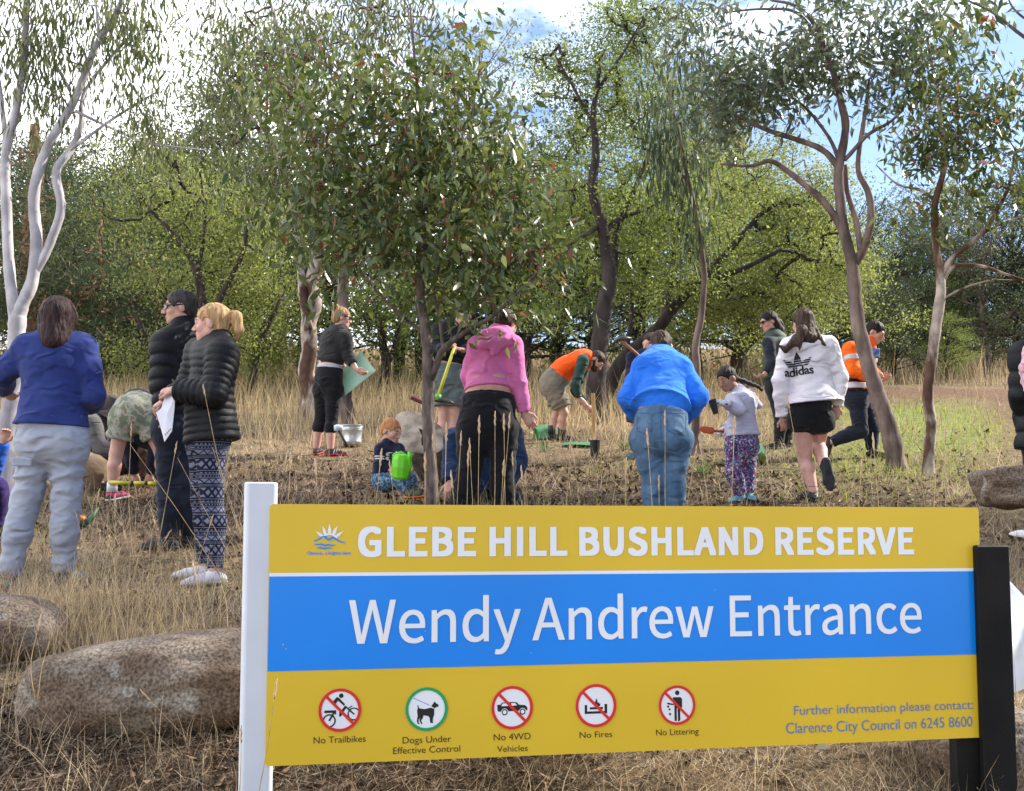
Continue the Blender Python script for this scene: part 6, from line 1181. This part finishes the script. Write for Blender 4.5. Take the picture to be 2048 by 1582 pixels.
for ax_, ln, wd in ((90, 36, 7.5), (142, 36, 6.5), (38, 36, 6.5)):
    pl = petal(ax_, ln*pxm, wd*pxm, 12, (0, -2*pxm))
    for y0, y1 in ((17.5, 60), (13.2, 16.2), (9., 12.), (4.5, 7.6)):
        q = clip_poly(pl, y0*pxm, y1*pxm)
        if len(q) > 2: dec17('emblem', [(a, b) for a, b in q], [tuple(range(len(q)))])
seam(A17, A17['topobj'], [(1590, 792), (1625, 796), (1655, 792), (1680, 790)], .003, wh, 'hem_seam')
m = MB(); a = A17['j']['a1']; m.lathe(a+np.array([0, 0, .035]), [(.040, -.002), (.042, 0), (.040, .002)], 14); m.make('anklet', m_rub, A17['root'])
# running man in orange high visibility jacket
ho = cloth('jacket_orange', (.93, .12, .010), (1., .16, .015), b=.2); rfl = mat('reflective_silver', (.42, .45, .47), .35, (.5, .53, .55), scale=12, spec=.6)
A18 = person('hivis', 'young man in orange high visibility jacket striding behind the leaning gum', 14.5,
    dict(hd=(1750, 665), nk=(1738, 688), ch=(1722, 712), wa=(1712, 752), pe=(1712, 790), s1=(1702, 700, -.16), s2=(1738, 704, .16), e1=(1706, 742, -.24), w1=(1748, 754, -.24), f1=(1768, 748, -.24), e2=(1738, 742, .16), w2=(1762, 758, .0), f2=(1775, 753, -.08), h1=(1714, 800, -.08), h2=(1724, 800, .08), k1=(1722, 862, -.10), a1=(1664, 884, -.04), k2=(1744, 858, .10), a2=(1745, 916, .1)),
    top=('jacket', ho, .034, .96, (1716, 782), (.014, 6.), None, 1.0), bot=('work_trousers', cloth('trousers_inkblue', (.014, .017, .028)), .022, 1., (.012, 7.)), shoe=(mat('boot_dark', (.015, .013, .012), .7, (.05, .04, .035), scale=20), m_rub), hair=('short', h_black), face=(.80, -.42, -.45), vox=.010, snap=(2,), hc=.9, toes={1: (.0, 0, -1), 2: (1, -.2, 0)}, sk=skin, hn={1: (.2, -1, .2), 2: (.2, -1, .2)})
j = A18['j']; tp = A18['topprims']; ax_ = nrm(j['pe']-j['wa']); band(A18, 'reflective_band', rfl, [tp[0], tp[-2]], P(1716, 773, 14.5), ax_, .030, .004)
band(A18, 'navy_panel', cloth('panel_navy', (.008, .010, .02)), [tp[0], tp[-2]], P(1716, 757, 14.5), ax_, .055, .003)
band(A18, 'navy_hem', MATS['panel_navy'], [tp[-2]], P(1716, 784, 14.5), ax_, .028, .003)
sl_ = [p for p in tp if p['t'] == 'c' and np.allclose(p['a'], j['s1']) and np.allclose(p['b'], j['e1'])]; band(A18, 'reflective_band', rfl, sl_, lerp(j['s1'], j['e1'], .45), j['e1']-j['s1'], .028, .004)
sl_ = [p for p in tp if p['t'] == 'c' and np.allclose(p['a'], j['s2']) and np.allclose(p['b'], j['e2'])]; band(A18, 'reflective_band', rfl, sl_, lerp(j['s2'], j['e2'], .45), j['e2']-j['s2'], .028, .004)
m = MB(); m.box(P(1750, 706, 14.42), (.10, .03, .11), basis((.1, 0, 1)), .01); m.make('badge', mat('badge_blue', (.03, .10, .32), .5, (.3, .35, .5), scale=18), A18['root'])
# person in black coat at the right edge
A19 = person('edge_coat', 'person in long black coat with fluffy pink scarf at the right edge', 9.3,
    dict(hd=(2104, 640), nk=(2097, 680), ch=(2094, 725), wa=(2092, 800), pe=(2092, 860), s1=(2048, 712, -.05), s2=(2140, 712, .05), e1=(2046, 790, -.05), w1=(2056, 860, .1), e2=(2146, 790, .1), w2=(2138, 850, .2), k1=(2074, 975), a1=(2066, 1072), k2=(2104, 975), a2=(2104, 1072)),
    top=('puffer_coat', puf, .050, .98, (2092, 900), None, (.12, .018), 1.08), bot=('trousers', nv, .02, 1., WS), shoe=(white_sh, m_rub), hair=('bob', h_brown), face=(-.1, 1, 0), vox=.012, fshow=False, toes={1: (-.5, 1, 0), 2: (.2, 1, 0)})
v, q = sdf_mesh([cone(P(2072, 705, 9.12), P(2066, 800, 9.05), .075, .045, k=.05), cone(P(2072, 705, 9.12), P(2097, 690, 9.15), .08, .06, k=.05), cone(P(2062, 735, 9.05), P(2064, 765, 9.05), .075, .06, k=.04)], .009, rough=(.03, 34, (1, 1, 1))); part('fluffy_scarf', v, q, cloth('pink_fluff', (.52, .24, .30), (.68, .38, .44), scale=30, sheen=.6), A19['root'], 4)
# ------------------------------------------------------------------ things on the ground
rockm = mat('granite', (.40, .38, .36), .92, (1.5, 1.5, 1.5), scale=85, bump=.8, bscale=90, detail=6, lo=.34, hi=.66, attr='gc', patch=(3.5, .88, 1.12)); rockt = rockm
def boulder(label, px, py, Y, rx, ry, rz, rot=0, m_=rockm, seed=0, vox=.012, pw=2.6, dz=0):
    c = P(px, py, Y)+np.array([0, 0, dz]); n = 90; th = np.linspace(0, 2*np.pi, n, endpoint=False); ph = np.linspace(0, np.pi, 60); TH_, PH = np.meshgrid(th, ph)
    x, y, z = np.cos(TH_)*np.sin(PH), np.sin(TH_)*np.sin(PH), np.cos(PH); q = (np.abs(x)**pw+np.abs(y)**pw+np.abs(z)**pw)**(-1/pw); x, y, z = x*q, y*q, z*q
    d = 1+.22*fbm(x*1.3+seed, y*1.3, z*1.3+seed, 2)+.05*fbm(x*5+seed, y*5, z*5, 3)+.012*fbm(x*24, y*24+seed, z*24, 3)
    x, y, z = x*d*rx, y*d*ry, z*d*rz; cr, sr = math.cos(rot), math.sin(rot); x, z = x*cr-z*sr, x*sr+z*cr
    v = np.stack([x, y, z], -1).reshape(-1, 3)+c; i, k = np.meshgrid(np.arange(59), np.arange(n), indexing='ij'); f = np.stack([i*n+k, (i+1)*n+k, (i+1)*n+(k+1) % n, i*n+(k+1) % n], -1).reshape(-1, 4)
    me = me_np('boulder', v-c, f, 4, m_); ca = me.color_attributes.new('gc', 'FLOAT_COLOR', 'POINT'); cc = np.ones((len(v), 4), np.float32); q = v-c
    a_ = np.clip(fbm(q[:, 0]*6+seed, q[:, 1]*6, q[:, 2]*6, 3)*2+.35, 0, 1)[:, None]; l_ = np.clip(fbm(q[:, 0]*10+seed, q[:, 1]*10+3, q[:, 2]*10, 3)*5-1.7, 0, .55)[:, None]
    cc[:, :3] = (np.array([.125, .088, .060])*(1-a_)+np.array([.19, .155, .12])*a_)*(1-l_)+np.array([.36, .36, .33])*l_; ca.data.foreach_set('color', cc.ravel()) if len(me.vertices) == len(v) else None
    o = ob('boulder', me, None, label, 'boulder'); o.location = tuple(c); return o
boulder('long rounded granite boulder left of the white sign post', 334, 1372, 5.35, .50, .30, .195, .09, rockm, 1.3, pw=2.9)
boulder('pale granite boulder at the left edge behind the long one', 10, 1258, 6.2, .26, .26, .155, 0, rockt, 4.1)
boulder('flat topped brown boulder at the right edge near the black coat', 2062, 974, 8.6, .31, .25, .125, .03, rockt, 6.2, pw=9)
boulder('granite boulder low behind the black sign post', 1985, 1535, 5.0, .26, .22, .22, 0, rockm, 8.4)
# white plastic sheet behind the post
ws = mat('white_plastic', (.72, .74, .78), .4, (.78, .8, .83), scale=5, trans=.2, spec=.5); n_ = 26; uu, vv_ = np.meshgrid(np.linspace(0, 1, n_), np.linspace(0, 1, n_)); pts = []
for a_, b_ in zip(uu.ravel(), vv_.ravel()):
    top_y = 1150+60*min(1, max(0, (a_-.10)*4))+8*math.sin(a_*14); bot_y = 1392-45*a_; p = P(2004+150*a_, top_y+(bot_y-top_y)*b_, 5.25+.05*math.sin(a_*9+b_*5)); p[1] += .035*float(fbm(a_*5, b_*4, 2., 3)); pts.append(p)
pts = np.array(pts); k_ = (np.arange(n_-1)[:, None]*n_+np.arange(n_-1)[None]).ravel(); o = ob('plastic_sheet', me_np('plastic_sheet', np.concatenate([pts, pts+[0, .003, 0]]), np.concatenate([np.stack([k_, k_+1, k_+n_+1, k_+n_], 1), np.stack([k_, k_+n_, k_+n_+1, k_+1], 1)+n_*n_]), 4, ws), None, 'crumpled white plastic sheet behind the black sign post', 'plastic sheet')
# tilted sawn stump
rt = root('tree_stump', 'tilted old stump with a pale weathered sawn face behind the sapling', 'stump', P(850, 900, 12.4)); c = P(838, 866, 12.2); nrmF = nrm(np.array([-.35, -.80, .46])); R = basis(nrmF, (1, 0, -.9)); n = 40; ring = []
for i in range(n):
    a = 2*math.pi*i/n; r = 1+.10*float(fbm(math.cos(a)*1.5, math.sin(a)*1.5, 3., 3)); ring.append((.31*r*math.cos(a)*(1+.12*math.cos(2*a+.5)), .185*r*math.sin(a)*(1+.1*math.sin(3*a))))
top_ = [c+R@np.array([x, y, 0.02*math.sin(6*x)]) for x, y in ring]; bot_ = [c-nrmF*.30+R@np.array([x*.92, y*.92, 0])+np.array([.06, .05, -.20]) for x, y in ring]
bkst = mat('stump_bark', (.05, .035, .028), .9, (.14, .11, .09), scale=10, bump=1, bscale=30); face_m = mat('sawn_wood', (.14, .11, .085), .85, (.38, .32, .26), scale=7, bump=.35, bscale=45, stretch=(1, 1, 1.6), detail=10)
part('bark', top_+bot_, [(i, n+i, n+(i+1) % n, (i+1) % n) for i in range(n)], bkst, rt, smooth=True)
v = []; f = []
for k, s_ in enumerate((1., .99, .75, .5, .25, .02)): v += [c+R@np.array([x*s_, y*s_, (.004 if k else 0)+.004*float(fbm(x*s_*9, y*s_*9, 2., 3))]) for x, y in ring]
for k in range(5): f += [(k*n+i, k*n+(i+1) % n, (k+1)*n+(i+1) % n, (k+1)*n+i) for i in range(n)]
part('sawn_face', v, f, face_m, rt, smooth=True)
m = MB(); dk = mat('char', (.015, .012, .01), .9)
for a_, b_, r_ in (((-.02, .03), (.09, -.01), .018), ((.06, .01), (.14, -.07), .024), ((.12, -.05), (.25, -.06), .030)):
    m.tube([c+R@np.array([*a_, .010]), c+R@np.array([(a_[0]+b_[0])/2, (a_[1]+b_[1])/2+.012, .016]), c+R@np.array([*b_, .010])], [r_*.4, r_, r_*.5], 7)
m.make('crack', dk, rt)
rt = root('dark_red_block', 'small dark red ridged block lying on top of the stump', 'block', P(835, 800, 12.2)); m = MB(); R2 = basis(nrm(P(860, 812, 12.2)-P(822, 795, 12.2)), (0, 1, .2)); m.box(P(842, 802, 12.2), (.12, .030, .19), R2, .006); rdm = mat('dark_red', (.10, .022, .025), .6, (.15, .035, .035), scale=14); m.make('body', rdm, rt)
m = MB()
for q in (-1, 0, 1): m.box(P(842, 802, 12.2)+R2@np.array([q*.035, -.017, 0]), (.014, .008, .185), R2)
m.make('ridge', rdm, rt, kind='stuff')
# bucket
gal = mat('galvanised', (.42, .45, .47), .32, (.62, .65, .67), metal=.6, scale=16, bump=.15, bscale=30); b = ground_at(704, 893); rt = root('bucket', 'galvanised steel bucket beside the woman in cropped leggings', 'bucket', b); m = MB()
m.lathe(b, [(0, .004), (.100, .004), (.102, 0), (.108, .05), (.112, .055), (.109, .06), (.117, .19), (.121, .195), (.118, .20), (.122, .245), (.128, .25), (.122, .252), (.118, .245), (.10, .05), (0, .03)], 28); m.make('pail', gal, rt, smooth=True)
m = MB(); m.tube([b+np.array([.128*math.cos(a), -.128*math.sin(a)*.9, .235-.03*math.sin(a)]) for a in np.linspace(0, math.pi, 13)], .0045, 6); m.make('handle', gal, rt, smooth=True)
rt = root('planting_tool', 'white topped planting tool with black shaft leaning on the bucket', 'tool', P(694, 895, 14.6)); m = MB(); m.tube([P(695, 893, 14.55), P(677, 860, 14.62)], .016, 8); m.make('shaft', m_rub, rt, smooth=True); m = MB(); p = P(674, 856, 14.6); m.tube([p+np.array([-.03, 0, .0]), p, p+np.array([.06, 0, .014])], [.03, .04, .02], 10); m.make('head', mat('plastic_pale_blue', (.5, .6, .65), .4), rt, smooth=True)
# watering can
lime = mat('lime_plastic', (.16, .62, .02), .35, (.20, .70, .03), scale=6, trans=.15, spec=.5); rt = root('watering_can', 'lime green plastic watering can held by the toddler', 'watering can', P(802, 960, 10.75)); c0 = P(801, 959, 10.76); m = MB(); n = 8; prof = [(.050, 0), (.070, .02), (.078, .10), (.074, .16), (.055, .195), (.030, .205)]
m.lathe(c0, prof, 10, basis((.05, -.08, 1), (1, 0, 0))); m.add([c0+np.array([.05*math.cos(2*math.pi*i/10), .05*math.sin(2*math.pi*i/10), 0]) for i in range(10)], [tuple(range(9, -1, -1))]); m.make('tank', lime, rt)
m = MB(); m.tube([P(814, 952, 10.74), P(820, 930, 10.72), P(819, 915, 10.7), P(822, 905, 10.7)], [.022, .018, .017, .028], 8); m.make('spout', lime, rt, smooth=True)
m = MB(); m.tube([P(786, 917, 10.76), P(790, 908, 10.76), P(802, 905, 10.76), P(812, 912, 10.76)], .012, 8); m.make('handle', lime, rt, smooth=True)
# yellow handle lying on the ground, left group
rt = root('yellow_handled_tool', 'yellow and black shaft held low across the bare leg at left', 'tool', P(260, 965, 11.2)); 
for nm_, x0, x1, mm in (('shaft', 218, 262, mty), ('black_grip', 262, 268, m_rub), ('shaft', 268, 290, mty), ('black_grip', 290, 296, m_rub), ('shaft', 296, 311, mty)): m = MB(); m.tube([P(x0, 965+(x0-218)*.02, 11.1), P(x1, 965+(x1-218)*.02, 11.1)], .016, 8); m.make(nm_, mm, rt, smooth=True)
rt = root('weeding_tool', 'dark green hand tool with an orange end lying behind the cargo trousers', 'garden tool', ground_at(172, 1060)); g0 = ground_at(172, 1062); dgn = mat('dark_green', (.02, .09, .05), .5)
m = MB(); m.tube([g0+np.array([-.06, 0, .05]), g0+np.array([.02, 0, .07]), g0+np.array([.07, .05, .17])], [.030, .022, .006], 8); m.make('blade', dgn, rt, smooth=True); m = MB(); m.tube([g0+np.array([-.05, -.02, .10]), g0+np.array([-.01, -.01, .08])], .02, 8); m.make('grip', mat('orange_grip', (.7, .16, .02), .5), rt, smooth=True)
# seedling tray between the pink hoodie's legs
b = ground_at(962, 1000); rt = root('seedling_tray', 'black tray with green and yellow packets between the legs of the pink hoodie wearer', 'tray', b); m = MB(); m.box(b+np.array([0, 0, .02]), (.34, .20, .02)); 
for dx, dy, sx, sy in ((-.165, 0, .01, .2), (.165, 0, .01, .2), (0, -.095, .32, .01), (0, .095, .32, .01)): m.box(b+np.array([dx, dy, .06]), (sx, sy, .06))
m.make('tray_frame', blkp, rt)
for dx, c_, nn_ in ((-.10, (.03, .30, .10), 'green'), (-.02, (.05, .35, .12), 'green'), (.06, (.5, .42, .15), 'yellow')): m = MB(); m.box(b+np.array([dx, -.02, .075]), (.065, .09, .05), basis((.1, .1, 1)), .01); m.make('packet', mat(f'packet_{dx:.2f}', c_, .6, tuple(x*1.4 for x in c_), scale=40), rt)
# seedlings and small green plants in the planting area
lf_seed = mat('leaf_seedling', (.05, .10, .03), .6, (.13, .20, .06), island=True, trans=.3, lo=.05, hi=1)
for i, (px, py, lab) in enumerate(((1405, 950, 'small grassy green seedling between the blue fleece and the small girl'), (1250, 900, 'dark green grass plant just right of the tube pot'), (1520, 928, 'low green seedling right of the small girl'), (1085, 905, 'thin seedling left of the orange vest man'))):
    b = ground_at(px, py); rg = np.random.default_rng(50+i); n = 46; d = rg.normal(size=(n, 3))*np.array([.6, .6, .2])+np.array([0, 0, .9]); v, f = leafmesh(np.repeat(b[None], n, 0)+rg.normal(size=(n, 3))*np.array([.02, .02, .0]), d, rg.uniform(.08, .20, n), np.full(n, .010), rg); rt = root('seedling', lab, 'seedling', b, 'seedlings in the planting area'); part('blades', v, f, lf_seed, rt, 3, smooth=False, kind='stuff')
# fallen sticks
stk = mat('stick', (.10, .075, .06), .85, (.26, .21, .17), scale=12)
rg = np.random.default_rng(77)
for i in range(46):
    px, py = rg.uniform(500, 1600), rg.uniform(905, 1008)
    if i > 30: px, py = rg.uniform(-50, 500), rg.uniform(980, 1560)
    b = ground_at(px, py); a = rg.uniform(-.6, .6)+(math.pi if rg.random() < .5 else 0); L_ = rg.uniform(.15, .6); m = MB(); r = rg.uniform(.003, .009); pts = []
    for t in np.linspace(0, 1, 6): x, y = b[0]+math.cos(a)*L_*t, b[1]+math.sin(a)*L_*t+rg.normal(0, .012); pts.append((x, y, float(H(x, y))+r+.012+rg.uniform(0, .012)))
    m.tube(pts, [r*(1-.5*k/5) for k in range(6)], 6); o = m.make('stick', stk, None, smooth=True); o['label'] = ('thick' if r > .0065 else 'thin')+(' long' if L_ > .4 else ' short')+' fallen stick lying '+('on the bank by the long boulder' if py > 1180 and i > 30 else 'among the left group' if i > 30 else 'between post and sapling' if px < 860 else 'below the orange vest man' if px < 1250 else 'around the blue fleece and small girl'); o['category'] = 'stick'; o['group'] = 'fallen sticks on the slope'
# tall seeding grass stalks rising behind the sign and beside the post
stm = mat('stalk', (.50, .38, .20), .7, (.30, .20, .10), scale=30); seedm = mat('seed_head', (.55, .40, .24), .8, (.34, .22, .13), scale=60)
WZ = [(560, 'beside the white post top'), (660, 'left of the logo'), (745, 'above the letter G'), (830, 'in front of the toddler'), (878, 'across the sapling trunk'), (930, 'across the left leg of the black trousers'), (985, 'between the legs of the black trousers'), (1050, 'across the right leg of the black trousers'), (1100, 'just right of the black trousers'),
      (1200, 'below the tube pot'), (1285, 'left of the jeans'), (1325, 'across the left jeans leg'), (1375, 'across the right jeans leg'), (1440, 'between the jeans and the small girl'), (1500, 'across the floral leggings'), (1560, 'left of the girl in white'), (1660, 'across the bare legs of the girl in white'), (1800, 'beside the leaning gum'), (1870, 'between the two right gums'), (2050, 'right of the red barked gum')]
def where(x, y):
    z = next((t for l, t in WZ if x < l), WZ[-1][1]) if y < 1000 and x > 500 else ('across the grey cargo trousers' if x < 180 else 'across the camouflage shorts' if x < 300 else 'across the navy trousers' if x < 375 else 'across the patterned leggings' if x < 450 else 'beside the white post') if y < 1180 else 'by the long boulder'
    return ' '+z+(', a tall one' if y < 880 else ', a short one' if 945 < y < 1010 else '')
def stalk(x0, y0, x1, y1, Y, sag=0, label=None, grp=None, hd=True, w=1.):
    a = P(x0, y0, Y); b = P(x1, y1, Y+.02); gz = float(H(a[0], a[1])); 
    if y0 > 990 and 540 < x0 < 1960: a[2] = gz
    mid = (a+b)/2+np.array([sag, 0, .0]); sp = spline([a, mid, b], 5); n = len(sp); m = MB(); m.tube(sp, [(.0022-.0013*i/n)*w for i in range(n)], 5)
    o = m.make('grass_stalk', stm, None, smooth=True); o['label'] = (label or 'dry seeding grass stalk') + where(c[0] if False else x1, y1); o['category'] = 'grass stalk'; o['group'] = grp or 'seeding grass stalks behind the sign'
    if hd:
        t = nrm(sp[-1]-sp[-2]); L_ = .075*w; pts = [sp[-1]-t*.01+t*L_*k/7+np.array([.0015*math.sin(k*2.1), .001*math.cos(k*2), 0]) for k in range(8)]; m = MB(); m.tube(pts, [r*w for r in (.0015, .004, .0036, .0045, .0034, .004, .0026, .001)], 6)
        m.v = [tuple(np.array(q)) for q in m.v]; o2 = ob('seed_head', me_py('seed_head', m.v, m.f, seedm, True), o)
SK = [(905, 1010, 892, 880), (915, 1010, 921, 890), (930, 1012, 936, 930), (945, 1012, 958, 865), (975, 1012, 990, 850), (1010, 1012, 1018, 855), (1022, 1012, 1008, 860), (1035, 1012, 1026, 930), (1060, 1014, 1045, 960), (880, 1012, 868, 900), (870, 1012, 850, 940), (960, 1012, 940, 905), (990, 1014, 1006, 950), (925, 1013, 905, 975), (1048, 1013, 1052, 970),
      (1345, 1014, 1330, 850), (1325, 1014, 1296, 890), (1355, 1014, 1390, 915), (1310, 1014, 1318, 980), (1420, 1014, 1402, 900), (1470, 1014, 1468, 868), (1640, 1014, 1578, 815), (1700, 1014, 1722, 950), (1760, 1015, 1748, 900), (1850, 1015, 1838, 930), (1905, 1015, 1890, 880), (740, 1010, 760, 930), (700, 1010, 690, 960), (800, 1012, 782, 950), (640, 1008, 632, 950), (585, 1008, 580, 940), (1180, 1012, 1150, 930), (1120, 1012, 1140, 905), (1240, 1012, 1252, 950), (1550, 1014, 1536, 930), (1795, 1014, 1810, 860), (1860, 1014, 1878, 850)]
for i, (a, b, c, d) in enumerate(SK): stalk(a+(a-c)*.5, b+70, c, d, 5.6+1.9*((i*37) % 10)/10, sag=.012*((i % 5)-2), w=1.15)
SL = [(490, 1090, 410, 790), (560, 1180, 355, 915), (300, 1180, 350, 905), (440, 1150, 260, 888), (270, 1150, 262, 870), (505, 1130, 425, 895), (150, 1280, 195, 1000), (200, 1250, 150, 1020), (250, 1260, 230, 1010), (60, 1200, 90, 1060), (200, 1300, 330, 1080), (330, 1230, 300, 1000), (380, 1230, 420, 1050), (435, 1250, 462, 1110), (410, 1260, 390, 1150), (455, 1260, 440, 1160), (70, 1400, 75, 1260), (75, 1400, 105, 1265), (470, 1582, 300, 1400), (300, 1560, 310, 1400)]
for i, (a, b, c, d) in enumerate(SL): stalk(a, b, c, d, 6.6 if d < 1150 else 5.0, sag=-.02+.01*(i % 4), label='long bare dry grass stalk' if i % 2 else 'long dry seeding grass stalk', grp='long stalks at left', hd=i % 2 == 0, w=.9)
stalk(514, 1600, 549, 1392, 3.95, sag=.004, label='thin grey grass stalk with seed head leaning on the sign', w=.8)
stalk(478, 1600, 482, 1480, 3.95, sag=.002, label='short thin grass stalk against the white post', w=.7)
